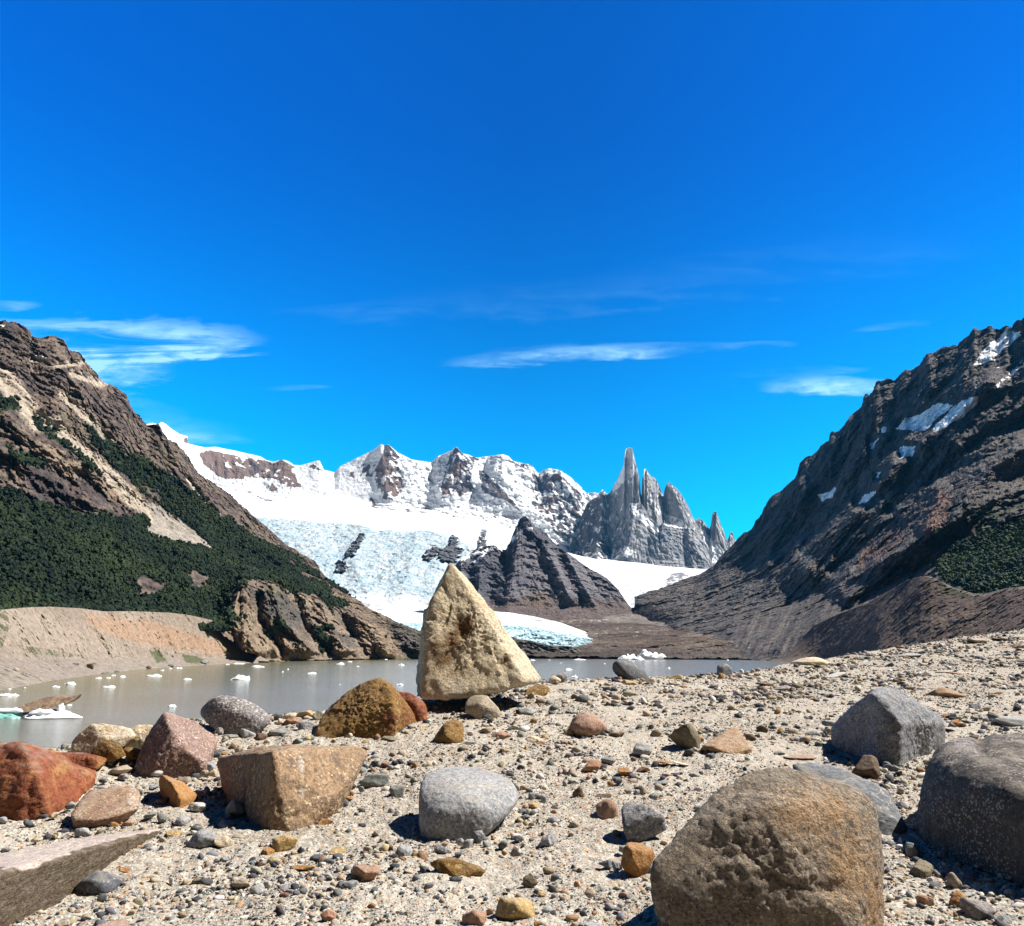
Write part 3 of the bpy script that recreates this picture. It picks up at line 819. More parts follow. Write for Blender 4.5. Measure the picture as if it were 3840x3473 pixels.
def glacier():
    g0 = [(540, 2470, 1900), (1500, 2470, 1750), (1800, 2455, 1700), (2050, 2452, 1660), (2220, 2455, 1650), (2300, 2458, 1650)]
    g1 = [(540, 2440, 2000), (1500, 2440, 1900), (1800, 2372, 1880), (2000, 2385, 1850), (2150, 2405, 1800), (2240, 2432, 1750), (2300, 2450, 1700)]
    g2 = [(540, 2330, 2600), (1500, 2340, 2500), (1650, 2325, 2600), (1850, 2312, 2500), (2000, 2345, 2300), (2100, 2362, 2150), (2200, 2385, 2000), (2300, 2446, 1800)]
    g3 = [(540, 2180, 3600), (1400, 2290, 3100), (1650, 2290, 3100), (1850, 2288, 2900), (2000, 2312, 2600), (2100, 2335, 2400), (2200, 2372, 2200), (2300, 2443, 1850)]
    def disp(P, X, Y):
        front = sstep(Y - np.interp(X, [1800, 2000, 2240], [2335, 2350, 2400]), -10, 14)
        h = ice_disp(P, X, Y, 0.06 + 0.30 * front)
        q = P.copy()
        h = h + front * 9 * ridged(q * np.array([1, 1, 0.6]), 34, 3, 0.6, 191)
        return h
    def colour(P, X, Y, N):
        n = fbm(P, 60, 4, 0.65, 201); nb = fbm(P * np.array([.3, 1, 1]), 160, 4, 0.6, 203)
        front = sstep(Y - np.interp(X, [1800, 2000, 2240], [2340, 2355, 2400]) + 8 * n, -12, 10)
        c = np.ones(P.shape) * C(0.84, 0.87, 0.88)
        c = rgb_mix(c, (0.20, 0.42, 0.50), front * (0.6 + 0.4 * sstep(n, -0.5, 0.5)))
        c = rgb_mix(c, (0.48, 0.60, 0.64), front * sstep(n, 0.1, 0.6) * 0.8)
        c = rgb_mix(c, (0.22, 0.17, 0.13), (1 - front) * sstep(nb + 0.25 * n, 0.15, 0.5) * sstep(Y, 2285, 2300) * 0.7)
        dirt = sstep(X + 60 * n, 2190, 2290)
        c = rgb_mix(c, (0.20, 0.155, 0.12), dirt * 0.8)
        return c
    sheet("glacier_snout", 540, 2300, 2.4, [g0, g1, g2, g3], disp, colour, M_ICE, ystep=1.4, back=(0.02, 0.004), rough=(6, lambda P, X, Y: 0.15 + sstep(Y - np.interp(X, [1800, 2000, 2240], [2335, 2350, 2400]), -10, 14)))
    # the great icefall behind the valley side
    k0 = [(540, 2230, 3500), (1400, 2320, 3000), (1640, 2345, 2900), (1850, 2330, 3300), (2060, 2330, 3600)]
    k1 = [(540, 2100, 4200), (1000, 2130, 4100), (1400, 2180, 3900), (1640, 2190, 3900), (1850, 2200, 4300), (2060, 2200, 4600)]
    k2 = [(540, 1850, 6000), (1000, 1910, 6000), (1350, 1960, 5800), (1640, 1990, 5600), (1850, 2010, 5600), (2060, 2060, 5600)]
    k3 = [(540, 1730, 7400), (1000, 1880, 8300), (1300, 1892, 8300), (1640, 1935, 8100), (1850, 1960, 7800), (2060, 2040, 7500)]
    isl = [[(1295, 2092), (1300, 2073), (1330, 2040), (1345, 2012), (1366, 2003), (1360, 2032), (1340, 2066), (1310, 2094)],
           [(1264, 2147), (1270, 2110), (1297, 2111), (1292, 2147)],
           [(1588, 2100), (1605, 2065), (1635, 2055), (1660, 2062), (1680, 2048), (1700, 2010), (1718, 2015), (1712, 2055), (1740, 2062), (1720, 2098), (1700, 2118), (1650, 2100), (1640, 2075), (1610, 2102)],
           [(1795, 2018), (1812, 1990), (1826, 1988), (1820, 2015), (1805, 2028)], [(1788, 2062), (1800, 2025), (1828, 2022), (1822, 2045), (1800, 2065)]]
    def imask(P, X, Y):
        w = pn(P, 60, 211) * 9
        m = np.zeros(X.shape, bool)
        for p in isl: m |= in_poly(X + w, Y + w, p)
        return m
    def serac(X, Y, P):
        top = np.interp(X, [540, 1000, 1350, 1600, 1800, 2060], [1860, 1925, 1960, 1985, 2060, 2150])
        return sstep(Y - top + 30 * pn(P, 500, 213), -15, 25) * (1 - 0.55 * sstep(Y - np.interp(X, [540, 1640], [2150, 2240]), 0, 40))
    def disp2(P, X, Y):
        s = serac(X, Y, P)
        m = imask(P, X, Y)
        h = ice_disp(P, X, Y, 0.04 + 0.95 * s)
        h = h + 18 * relief(X, Y, [([(1366, 1980), (1330, 2100), (1400, 2300)], 60, 1.0), ([(1240, 1990), (1300, 2170)], 50, -1.0), ([(1560, 2050), (1500, 2250)], 60, 1.5)])
        return h + m * (30 + 22 * ridged(P, 80, 4, 0.55, 217))
    def colour2(P, X, Y, N):
        s = serac(X, Y, P)
        n = fbm(P, 70, 4, 0.65, 221); n2 = fbm(P, 340, 3, 0.6, 223)
        c = np.ones(P.shape) * C(0.86, 0.885, 0.90)
        c = rgb_mix(c, (0.45, 0.51, 0.545), s * 0.95)
        c = rgb_mix(c, (0.34, 0.47, 0.53), s * sstep(n + 0.3 * n2, -0.25, 0.7) * 0.9)
        c = rgb_mix(c, (0.26, 0.44, 0.52), s * sstep(pn(P, 46, 229) + 0.6 * pn(P, 20, 230), 0.30, 0.65) * 0.85)
        dirty = sstep(Y - np.interp(X, [1300, 1640], [2230, 2250]), 0, 30) * sstep(n, -0.3, 0.6)
        c = rgb_mix(c, (0.55, 0.50, 0.44), dirty * 0.5)
        edge = in_poly(X + 14 * n, Y + 14 * n, [(1420, 2290), (1560, 2310), (1640, 2370), (1560, 2400), (1440, 2340)])
        c = rgb_mix(c, (0.22, 0.18, 0.16), edge * sstep(n, -0.2, 0.3) * 0.8)
        m = imask(P, X, Y)
        return rgb_mix(c, (0.085, 0.08, 0.085), m * 0.95)
    sheet("glacier_icefall", 540, 2060, 2.2, [k0, k1, k2, k3], disp2, colour2, M_ICE, ystep=1.5, back=(0.02, 0.002), rough=(14, lambda P, X, Y: serac(X, Y, P)))
    # branch flowing from the foot of the spires
    b0 = [(1950, 2320, 4200), (2300, 2310, 4000), (2440, 2290, 3800), (2560, 2290, 3700), (2760, 2290, 3900)]
    b1 = [(1950, 2200, 4900), (2200, 2180, 5000), (2330, 2195, 5000), (2440, 2230, 4300), (2560, 2250, 4000), (2760, 2250, 4200)]
    b2 = [(1950, 2080, 6200), (2080, 2090, 6200), (2250, 2120, 6300), (2400, 2160, 5600), (2480, 2172, 5500), (2560, 2140, 6000), (2640, 2145, 6200), (2760, 2150, 6300)]
    b3 = [(1950, 2010, 7600), (2080, 2060, 7500), (2197, 2090, 8000), (2371, 2105, 8050), (2596, 2132, 8000), (2760, 2130, 8000)]
    def disp3(P, X, Y):
        s = sstep(Y - np.interp(X, [2000, 2300, 2480, 2760], [2100, 2130, 2140, 2150]), -10, 30)
        return ice_disp(P, X, Y, 0.05 + 0.6 * s) + relief(X, Y, [([(2330, 2140), (2400, 2150), (2480, 2145)], 26, -60), ([(2400, 2175), (2520, 2170), (2600, 2150)], 22, 50)])
    def colour3(P, X, Y, N):
        n = fbm(P, 90, 4, 0.65, 231)
        c = np.ones(P.shape) * C(0.86, 0.885, 0.90)
        s = in_poly(X + 14 * n, Y + 10 * n, [(2330, 2130), (2400, 2112), (2530, 2135), (2480, 2175), (2380, 2160)]) | in_poly(X + 14 * n, Y + 10 * n, [(2330, 2180), (2440, 2185), (2400, 2270), (2360, 2250)])
        c = rgb_mix(c, (0.50, 0.70, 0.78), s * sstep(n, -0.3, 0.5) * 0.8)
        r = in_poly(X + 12 * n, Y + 8 * n, [(2520, 2155), (2560, 2150), (2610, 2175), (2640, 2160), (2760, 2150), (2760, 2300), (2470, 2300), (2480, 2230)]) & (n > -0.25)
        c = rgb_mix(c, (0.17, 0.165, 0.18), r * 0.85)
        top = in_poly(X + 12 * n, Y + 8 * n, [(2600, 2120), (2660, 2110), (2720, 2130), (2640, 2150)])
        c = rgb_mix(c, (0.42, 0.40, 0.38), top * 0.7)
        return c
    sheet("glacier_branch", 1950, 2760, 2.0, [b0, b1, b2, b3], disp3, colour3, M_ICE, ystep=1.5, back=(0.01, 0.002), rough=(14, lambda P, X, Y: sstep(Y - np.interp(X, [2000, 2300, 2480, 2760], [2100, 2130, 2140, 2150]), -10, 30)))


def nunatak():
    crest = [(1600, 2300), (1640, 2200), (1680, 2128), (1726, 2103), (1771, 2072), (1790, 2056), (1810, 2050), (1835, 2048), (1861, 2047), (1880, 2062), (1897, 2064), (1905, 2045), (1913, 2038), (1926, 2001), (1940, 1970), (1951, 1948), (1960, 1940),
             (1971, 1937), (1990, 1955), (2016, 1987), (2030, 1995), (2048, 2001), (2062, 2020), (2080, 2040), (2100, 2055), (2119, 2070), (2150, 2090), (2177, 2111), (2216, 2137), (2245, 2150), (2274, 2169), (2295, 2190), (2319, 2214),
             (2332, 2235), (2345, 2253), (2358, 2272), (2380, 2290), (2400, 2300)]
    C2 = [(x, y, float(np.interp(x, [1600, 1800, 1960, 2200, 2400], [3000, 3200, 3350, 3150, 2930]))) for x, y in crest]
    C0 = [(1600, 2352, 2750), (1830, 2330, 2750), (2000, 2345, 2700), (2200, 2330, 2750), (2400, 2318, 2850)]
    C1 = [(1600, 2335, 2800), (1830, 2270, 2880), (2000, 2280, 2860), (2200, 2275, 2860), (2400, 2306, 2880)]
    sp = [([(1940, 2020), (1920, 2100), (1915, 2180), (1900, 2290)], 75, 36), ([(1861, 2045), (1800, 2130), (1790, 2280)], 50, 35), ([(1726, 2100), (1740, 2200), (1750, 2290)], 40, 25),
          ([(1975, 1940), (2060, 2080), (2140, 2250)], 40, 30), ([(2119, 2070), (2170, 2170), (2230, 2270)], 40, 30)]
    def disp(P, X, Y):
        low = sstep(Y, 2230, 2290)
        h = relief(X, Y, sp) * (1 - 0.6 * low)
        q = P * np.array([1, 1, 0.45])
        return h + (1 - 0.75 * low) * (13 * ridged(q, 190, 7, 0.68, 241) + 8 * fbm(P, 40, 4, 0.6, 245))
    def colour(P, X, Y, N):
        n = fbm(P, 260, 4, 0.6, 251); n2 = fbm(P, 40, 4, 0.65, 253)
        c = rgb((0.095, 0.095, 0.120), (0.19, 0.178, 0.195), sstep(n + 0.5 * n2, -0.6, 0.7))
        low = sstep(Y + 16 * n, 2225, 2285)
        c = rgb_mix(c, (0.150, 0.112, 0.100), low * 0.85)
        t = in_poly(X + 8 * n2, Y + 8 * n2, [(1970, 2225), (2040, 2220), (2080, 2260), (2060, 2280), (1960, 2275)])
        c = rgb_mix(c, (0.20, 0.145, 0.11), t * 0.6)
        w = 9 * n2
        s = in_poly(X + w, Y + w, [(1700, 2118), (1760, 2070), (1800, 2040), (1830, 2000), (1905, 2040), (1912, 2060), (1880, 2072), (1865, 2062), (1830, 2070), (1790, 2110), (1770, 2120), (1800, 2080), (1740, 2110), (1715, 2130)]) & (n2 > -0.15)
        s |= in_poly(X + w, Y + w, [(1905, 2040), (1930, 2010), (1965, 1975), (1950, 2010), (1915, 2050)]) & (n2 > -0.1)
        s |= in_poly(X + w * .6, Y + w * .6, [(1975, 1960), (1995, 1975), (2000, 1995), (1985, 1985)]) & (n2 > 0)
        return rgb_mix(c, (0.85, 0.87, 0.90), s * 1.0)
    return sheet("mountain_nunatak", 1600, 2400, 1.8, [C0, C1, C2], disp, colour, M_ROCK, back=(0.02, 0.02), rough=4)


def debris():
    C0 = [(1900, 2462, 1600), (2300, 2468, 1480), (2500, 2471, 1420), (2780, 2474, 1370)]
    C1 = [(1900, 2440, 1750), (2250, 2448, 1600), (2400, 2440, 1600), (2520, 2425, 1650), (2620, 2410, 1700), (2780, 2420, 1500)]
    C2 = [(1900, 2350, 2500), (2150, 2360, 2400), (2400, 2350, 2300), (2600, 2355, 2100), (2780, 2400, 1700)]
    C3 = [(1900, 2296, 3150), (2050, 2290, 3200), (2200, 2285, 3250), (2400, 2278, 3300), (2480, 2300, 2900), (2600, 2345, 2300), (2780, 2395, 1750)]
    def disp(P, X, Y):
        return 20 * fbm(P * np.array([0.8, 1, 1]), 170, 4, 0.5, 261) + 4 * ridged(P, 70, 4, 0.6, 265) * sstep(Y, 2290, 2380) + 3
    def colour(P, X, Y, N):
        n = fbm(P * np.array([0.5, 1, 1]), 160, 4, 0.6, 271); n2 = fbm(P, 20, 4, 0.65, 273)
        c = rgb((0.085, 0.060, 0.047), (0.175, 0.135, 0.105), sstep(n + 0.5 * n2, -0.6, 0.7))
        c = rgb_mix(c, (0.26, 0.23, 0.20), in_poly(X + 20 * n, Y, [(2250, 2300), (2450, 2290), (2500, 2350), (2300, 2335)]) * 0.5)
        c = c * (0.7 + 0.65 * sstep(pn(P * np.array([1, 1, 2.0]), 26, 275) + 0.5 * pn(P, 11, 276), -0.6, 0.6))[..., None]
        ice = (n2 + 0.4 * n > 0.80) & (Y < 2400)
        c = rgb_mix(c, (0.6, 0.7, 0.75), ice * 0.6)
        dk = sstep(Y + 10 * n, 2425, 2450)
        c = rgb_mix(c, (0.075, 0.062, 0.055), dk * 0.6)
        return c
    return sheet("moraine_debris", 1900, 2780, 2.2, [C0, C1, C2, C3], disp, colour, M_SCREE, ystep=1.2, back=(0.01, 0.004), rough=(5, lambda P, X, Y: 0.4 + 0.6 * sstep(Y, 2300, 2400)))


def bench(name, foot, crest, seed):
    xs0, xs1 = crest[0][0], crest[-1][0]
    C0 = [(x, y, 'lake') for x, y in foot]
    C1 = [(x, y, float(lake_D(x, np.interp(x, [f[0] for f in foot], [f[1] for f in foot])) + 60)) for x, y in crest]
    def disp(P, X, Y):
        keep = sstep(np.interp(X, [f[0] for f in foot], [f[1] for f in foot]) - Y, 0, 14)
        q = P * np.array([1, 1, 0.7]); q[..., 0] += P[..., 2] * 0.8
        return keep * (9 * ridged(q, 60, 5, 0.62, seed) + 2 * fbm(P, 10, 3, 0.6, seed + 4)) + 1
    def colour(P, X, Y, N):
        n = fbm(P, 50, 4, 0.65, seed + 7); n2 = fbm(P, 9, 3, 0.6, seed + 9)
        c = rgb((0.085, 0.080, 0.070), (0.185, 0.17, 0.145), sstep(n + 0.5 * n2, -0.6, 0.7))
        return rgb_mix(c, (0.06, 0.075, 0.05), (n > 0.7) * 0.5)
    return sheet(name, xs0, xs1, 1.5, [C0, C1], disp, colour, M_ROCK, ystep=1.0, back=(0.02, 0.002))


L_MTN, FMASK = left_mountain()
left_moraine()
R_MTN = right_mountain()
right_moraine()
snow_range()
granite_spires()
granite_wall()
glacier()
nunatak()
debris()
bench("rock_shelf", [(1880, 2469), (2100, 2470), (2340, 2470)], [(1880, 2392), (1913, 2393), (1997, 2404), (2060, 2420), (2145, 2424), (2200, 2438), (2274, 2438), (2310, 2450), (2340, 2466)], 281)
bench("rock_shelf", [(2460, 2471), (2750, 2473)], [(2460, 2468), (2493, 2453), (2532, 2441), (2596, 2430), (2661, 2441), (2700, 2446), (2725, 2451), (2750, 2466)], 291)


# --- woods: a far-off mass of crowns
def icos(sub):
    bm = bmesh.new()
    bmesh.ops.create_icosphere(bm, subdivisions=sub, radius=1.0)
    V = np.array([v.co[:] for v in bm.verts], float)
    Fc = np.array([[v.index for v in f.verts] for f in bm.faces], np.int32)
    bm.free()
    return V, Fc


ICO = {k: icos(k) for k in (1, 2, 3)}
RNG = np.random.RandomState(11)


def woods(name, label, P, mask, N, count, rmin, rmax, seed, bright=1.0):
    rng = np.random.RandomState(seed)
    idx = np.argwhere(mask)
    # even out density over real ground, not over the mesh
    w = P[idx[:, 0], idx[:, 1], 1] ** 1.2
    pick = idx[rng.choice(len(idx), count, p=w / w.sum())]
    base = P[pick[:, 0], pick[:, 1]] + rng.normal(size=(count, 3)) * C(2, 2, 0)
    stray = rng.rand(count) < 0.05
    base = base + np.where(stray[:, None], rng.normal(size=(count, 3)) * C(7, 7, 0), 0)
    V0, F0_ = ICO[2]
    r = np.minimum(rng.uniform(rmin, rmax, count) * np.exp(rng.normal(0, 0.25, count)), rmax * 1.25)
    n = len(V0)
    scl = np.stack([r * rng.uniform(.8, 1.2, count), r * rng.uniform(.8, 1.2, count), r * rng.uniform(0.9, 1.5, count)], -1)
    V = V0[None] * scl[:, None, :]
    bump = rng.uniform(0.62, 1.25, (count, n, 1))
    V = V * bump + base[:, None, :] + np.stack([0 * r, 0 * r, r * 0.6], -1)[:, None, :]
    Fs = F0_[None] + (np.arange(count) * n)[:, None, None]
    g = rng.rand(count)
    big = fbm(base, 150, 3, 0.6, seed) + 0.9 * pn(base, 38, seed + 5)
    c = rgb((0.009, 0.021, 0.012), (0.036, 0.056, 0.020), np.clip(g * 0.6 + 0.15 + 0.5 * big, 0, 1.2))
    T = 0.75 * bright * np.repeat(c[:, None, :], n, 1) * rng.uniform(0.75, 1.25, (count, n, 1))
    m, t, b = M_LEAF
    o = mesh_np(name, V.reshape(-1, 3), Fs.reshape(-1, 3), m, tint=T.reshape(-1, 3), smooth=False)
    return tag(o, label, "woods", kind='stuff')


M_LEAF = new_mat("beech_foliage")
_m, _t, _b = M_LEAF
_t.put(_b.inputs['Base Color'], _t.n('ShaderNodeAttribute', attribute_name='tint').outputs['Color'])
_b.inputs['Roughness'].default_value = 0.8
_b.inputs['Specular IOR Level'].default_value = 0.15

_, LP, LX, LY, LN = L_MTN
fm, _fan = FMASK(LP, LX, LY)
woods("forest", "dark green beech forest covering the lower valley side", LP, fm & (LP[..., 2] > -4), LN, 36000, 1.4, 3.1, 3)
_, RP, RX, RY, RN = R_MTN
_n2 = fbm(RP, 40, 3, 0.6, 82)
gm = in_poly(RX + 12 * _n2, RY + 12 * _n2, [(3510, 2110), (3600, 2050), (3840, 1950), (3960, 1905), (3960, 2260), (3775, 2260), (3650, 2230), (3540, 2170)])
woods("scrub_woods", "green low woods below the dark rocky mountain", RP, gm, RN, 5000, 1.5, 2.6, 5, 2.2)


# --- lake
def build_lake():
    m, t, b = new_mat("silty_water")
    tc = t.n('ShaderNodeTexCoord').outputs['Object']
    sep = t.n('ShaderNodeSeparateXYZ'); t.put(sep.inputs[0], tc)
    n = t.noise(tc, 0.012, 4, 0.5)
    plume = t.ramp(t.math('ADD', sep.outputs[0], t.math('MULTIPLY', t.math('SUBTRACT', n, 0.5), 220)), -40, -190)
    c = t.mix(plume, (0.185, 0.185, 0.165), (0.155, 0.142, 0.070))
    t.put(b.inputs['Base Color'], c)
    b.inputs['Roughness'].default_value = 0.12
    b.inputs['IOR'].default_value = 1.33
    b.inputs['Specular IOR Level'].default_value = 0.5
    mp = t.n('ShaderNodeMapping'); t.put(mp.inputs[0], tc); mp.inputs['Scale'].default_value = (0.6, 1.0, 1.0)
    h = t.math('ADD', t.noise(mp.outputs[0], 1.3, 4, 0.6), t.math('MULTIPLY', t.noise(mp.outputs[0], 0.12, 3, 0.5), 1.2))
    bp = t.n('ShaderNodeBump'); bp.inputs['Strength'].default_value = 0.9; bp.inputs['Distance'].default_value = 0.3
    t.put(bp.inputs['Height'], h); t.put(b.inputs['Normal'], bp.outputs[0])
    V = [(-2500, 20, LAKE_Z), (2500, 20, LAKE_Z), (2500, 2600, LAKE_Z), (-2500, 2600, LAKE_Z)]
    o = mesh_np("lake", V, [[0, 1, 2, 3]], m, smooth=False)
    tag(o, kind='structure')
    # valley bed under everything, out to beyond the range
    mb, tb, bb = new_mat("valley_bed"); bb.inputs['Base Color'].default_value = (0.16, 0.13, 0.10, 1); bb.inputs['Roughness'].default_value = 1
    o = mesh_np("valley_floor", [(-6900, -550, -24), (6900, -550, -24), (6900, 12900, -24), (-6900, 12900, -24)], [[0, 1, 2, 3]], mb, smooth=False)
    tag(o, kind='structure')


build_lake()


# --- the valley's clear but not perfect air
def build_haze():
    m = bpy.data.materials.new("haze"); m.use_nodes = True
    nt = m.node_tree; nt.nodes.clear()
    out = nt.nodes.new('ShaderNodeOutputMaterial'); v = nt.nodes.new('ShaderNodeVolumePrincipled')
    v.inputs['Color'].default_value = (0.09, 0.52, 1.0, 1); v.inputs['Density'].default_value = 0.0000095; v.inputs['Anisotropy'].default_value = 0.2
    nt.links.new(v.outputs[0], out.inputs['Volume'])
    x0, x1, y0, y1, z0, z1 = -7000, 7000, -600, 12950, -26, 2500
    V = [(x, y, z) for z in (z0, z1) for y in (y0, y1) for x in (x0, x1)]
    o = mesh_np("haze", V, [[0, 2, 3, 1], [4, 5, 7, 6], [0, 1, 5, 4], [2, 6, 7, 3], [0, 4, 6, 2], [1, 3, 7, 5]], m, smooth=False)
    tag(o, "thin bluish air filling the whole valley", "haze", kind='stuff')


build_haze()

# ---------------------------------------------------------------- the moraine crest we stand on
CREST = [(-700, 1560, 4.6), (-200, 1540, 4.4), (0, 2840, 4.1), (200, 2825, 4.2), (400, 2790, 4.5), (560, 2745, 4.8), (760, 2700, 5.1), (1067, 2678, 5.4), (1300, 2660, 5.6),
         (1560, 2630, 5.9), (1900, 2585, 6.4), (2060, 2560, 6.8), (2280, 2545, 7.4), (2560, 2538, 8.0), (2700, 2530, 8.6), (2860, 2515, 9.4), (2960, 2485, 10.0),
         (3130, 2470, 11.0), (3300, 2440, 12.0), (3530, 2400, 13.0), (3700, 2378, 14.0), (3840, 2362, 15.0), (4500, 2300, 17.0)]
CREST[0] = (-700, 2900, 3.8); CREST[1] = (-200, 2870, 3.9)
CTRL = []
for x in (-600, 0, 900, 1900, 2900, 3900, 4600):
    CTRL += [(x, 3640, 1.95), (x, 3473, 2.25), (x, 3238, 2.78), (x, 3050, 3.35)]
CTRL += [(-200, 2950, 3.6), (300, 2940, 3.7), (900, 2900, 4.05), (1600, 2880, 4.2), (2300, 2870, 4.3), (3000, 2860, 4.4), (3800, 2850, 4.5), (4500, 2840, 4.5),
         (900, 2770, 4.7), (1700, 2740, 4.95), (2300, 2720, 5.2), (3000, 2700, 5.5), (3800, 2680, 5.8),
         (2100, 2620, 6.1), (2800, 2610, 6.7), (3300, 2590, 7.2), (3900, 2560, 7.9), (3000, 2530, 8.8), (3500, 2490, 10.0), (3900, 2460, 10.8)]
CTRL += [c for c in CREST]


def _tps_fit():
    A = []; Z = []
    for px, py, D in CTRL:
        a, e = ray(px, py)
        A.append((float(a) * 3.0, math.log(D) * 2.4)); Z.append(float(e) * D)
    A = np.array(A); Z = np.array(Z)
    d = np.linalg.norm(A[:, None] - A[None], axis=-1)
    K = d ** 3 + np.eye(len(A)) * 0.03
    n = len(A)
    Pm = np.concatenate([np.ones((n, 1)), A], 1)
    M = np.block([[K, Pm], [Pm.T, np.zeros((3, 3))]])
    w = np.linalg.solve(M, np.concatenate([Z, np.zeros(3)]))
    return A, w


_TA, _TW = _tps_fit()
_cr_az = np.array([float(ray(c[0], c[1])[0]) for c in CREST]); _cr_D = np.array([c[2] for c in CREST])


def ground_z(x, y):
    """height of the moraine surface (without the grit)"""
    x = np.asarray(x, float); y = np.asarray(y, float)
    ys = np.maximum(y, 1.7)
    az = np.clip(x / ys, -1.15, 1.15)
    cd = np.interp(az, _cr_az, _cr_D)
    yc = np.minimum(ys, cd)
    A = np.stack([az * 3.0, np.log(yc) * 2.4], -1)
    shp = A.shape[:-1]; A = A.reshape(-1, 2)
    out = np.empty(len(A))
    n = len(_TA)
    for i in range(0, len(A), 60000):
        B = A[i:i + 60000]
        d = np.linalg.norm(B[:, None] - _TA[None], axis=-1) ** 3
        out[i:i + 60000] = d @ _TW[:n] + _TW[n] + B @ _TW[n + 1:]
    z = out.reshape(shp)
    over = np.maximum(ys - cd, 0)
    z = z - 0.42 * over * over / (over + 1.2)
    return np.maximum(z, LAKE_Z - 1.5)


def ground_hit(px, py):
    """distance (Y) at which the line of sight meets the ground"""
    a, e = ray(px, py)
    Y = np.linspace(1.6, 18, 1600)
    g = ground_z(float(a) * Y, Y) - float(e) * Y
    k = np.argmax(g > 0)
    cd = float(np.interp(float(a), _cr_az, _cr_D)) - 0.12
    if g[k] <= 0 or Y[k] > cd: return cd
    k = max(k, 1)
    t = g[k - 1] / (g[k - 1] - g[k] + 1e-12)
    return float(Y[k - 1] + t * (Y[k] - Y[k - 1]))


def grit(P):
    n = 0.022 * fbm(P, 0.8, 3, 0.5, 301) + 0.010 * fbm(P, 0.13, 4, 0.66, 305) + 0.0035 * np.maximum(0, pn(P, 0.028, 309) * 1.4)
    return n


def build_ground():
    az = np.concatenate([np.linspace(-3, -0.76, 40)[:-1], np.linspace(-0.76, 0.76, 820), np.linspace(0.76, 3, 40)[1:]])
    Y = np.concatenate([np.linspace(-7, 1.6, 20)[:-1], np.geomspace(1.6, 18, 850), np.geomspace(18.3, 70, 40)])
    AZ, YY = np.meshgrid(az, Y)
    X = AZ * np.maximum(YY, 1.6)
    Z = ground_z(X, YY)
    P = np.stack([X, YY, Z], -1)
    P[..., 2] += grit(P * np.array([1, 1, 0]))
    m, t, b = new_mat("sandy_grit")
    tc = t.n('ShaderNodeTexCoord').outputs['Object']
    big = t.noise(tc, 1.4, 5, 0.6)
    c = t.mix(t.ramp(big, 0.3, 0.7), (0.265, 0.238, 0.195), (0.365, 0.335, 0.283))
    fine = t.noise(tc, 38, 6, 0.7)
    c = t.mix(t.ramp(fine, 0.42, 0.68), c, (0.45, 0.405, 0.325))
    c = t.mix(t.ramp(t.noise(tc, 70, 4, 0.6), 0.60, 0.70), c, (0.17, 0.15, 0.12))
    # grains: every cell a mineral of its own colour
    for sc_, th, seed in ((170, 0.40, 0), (95, 0.62, 3)):
        v = t.n('ShaderNodeTexVoronoi', feature='F1'); v.inputs['Scale'].default_value = sc_
        t.put(v.inputs['Vector'], tc)
        sp = t.n('ShaderNodeSeparateColor'); t.put(sp.inputs[0], v.outputs['Color'])
        dark = t.math('MULTIPLY', t.math('GREATER_THAN', sp.outputs[seed % 3], th + 0.36), t.ramp(t.noise(tc, 2.3 + seed, 4, 0.6), 0.38, 0.62))
        c = t.mix(t.math('MULTIPLY', dark, 0.6), c, (0.075, 0.075, 0.078))
        wh = t.math('LESS_THAN', sp.outputs[(seed + 1) % 3], 0.09)
        c = t.mix(t.math('MULTIPLY', wh, 0.7), c, (0.52, 0.48, 0.41))
        og = t.math('GREATER_THAN', sp.outputs[(seed + 2) % 3], 0.95)
        c = t.mix(t.math('MULTIPLY', og, 0.7), c, (0.40, 0.20, 0.08))
    t.put(b.inputs['Base Color'], c)
    b.inputs['Roughness'].default_value = 0.95
    b.inputs['Specular IOR Level'].default_value = 0.1
    v = t.n('ShaderNodeTexVoronoi', feature='F1'); v.inputs['Scale'].default_value = 120; t.put(v.inputs['Vector'], tc)
    h = t.math('ADD', t.math('MULTIPLY', v.outputs['Distance'], -0.8), t.math('MULTIPLY', t.noise(tc, 45, 6, 0.65), 2.2))
    bp = t.n('ShaderNodeBump'); bp.inputs['Strength'].default_value = 0.7; bp.inputs['Distance'].default_value = 0.006
    t.put(bp.inputs['Height'], h); t.put(b.inputs['Normal'], bp.outputs[0])
    ny, nx = X.shape
    o = mesh_np("ground", P, grid_faces(ny, nx), m)
    tag(o, kind='structure')


build_ground()


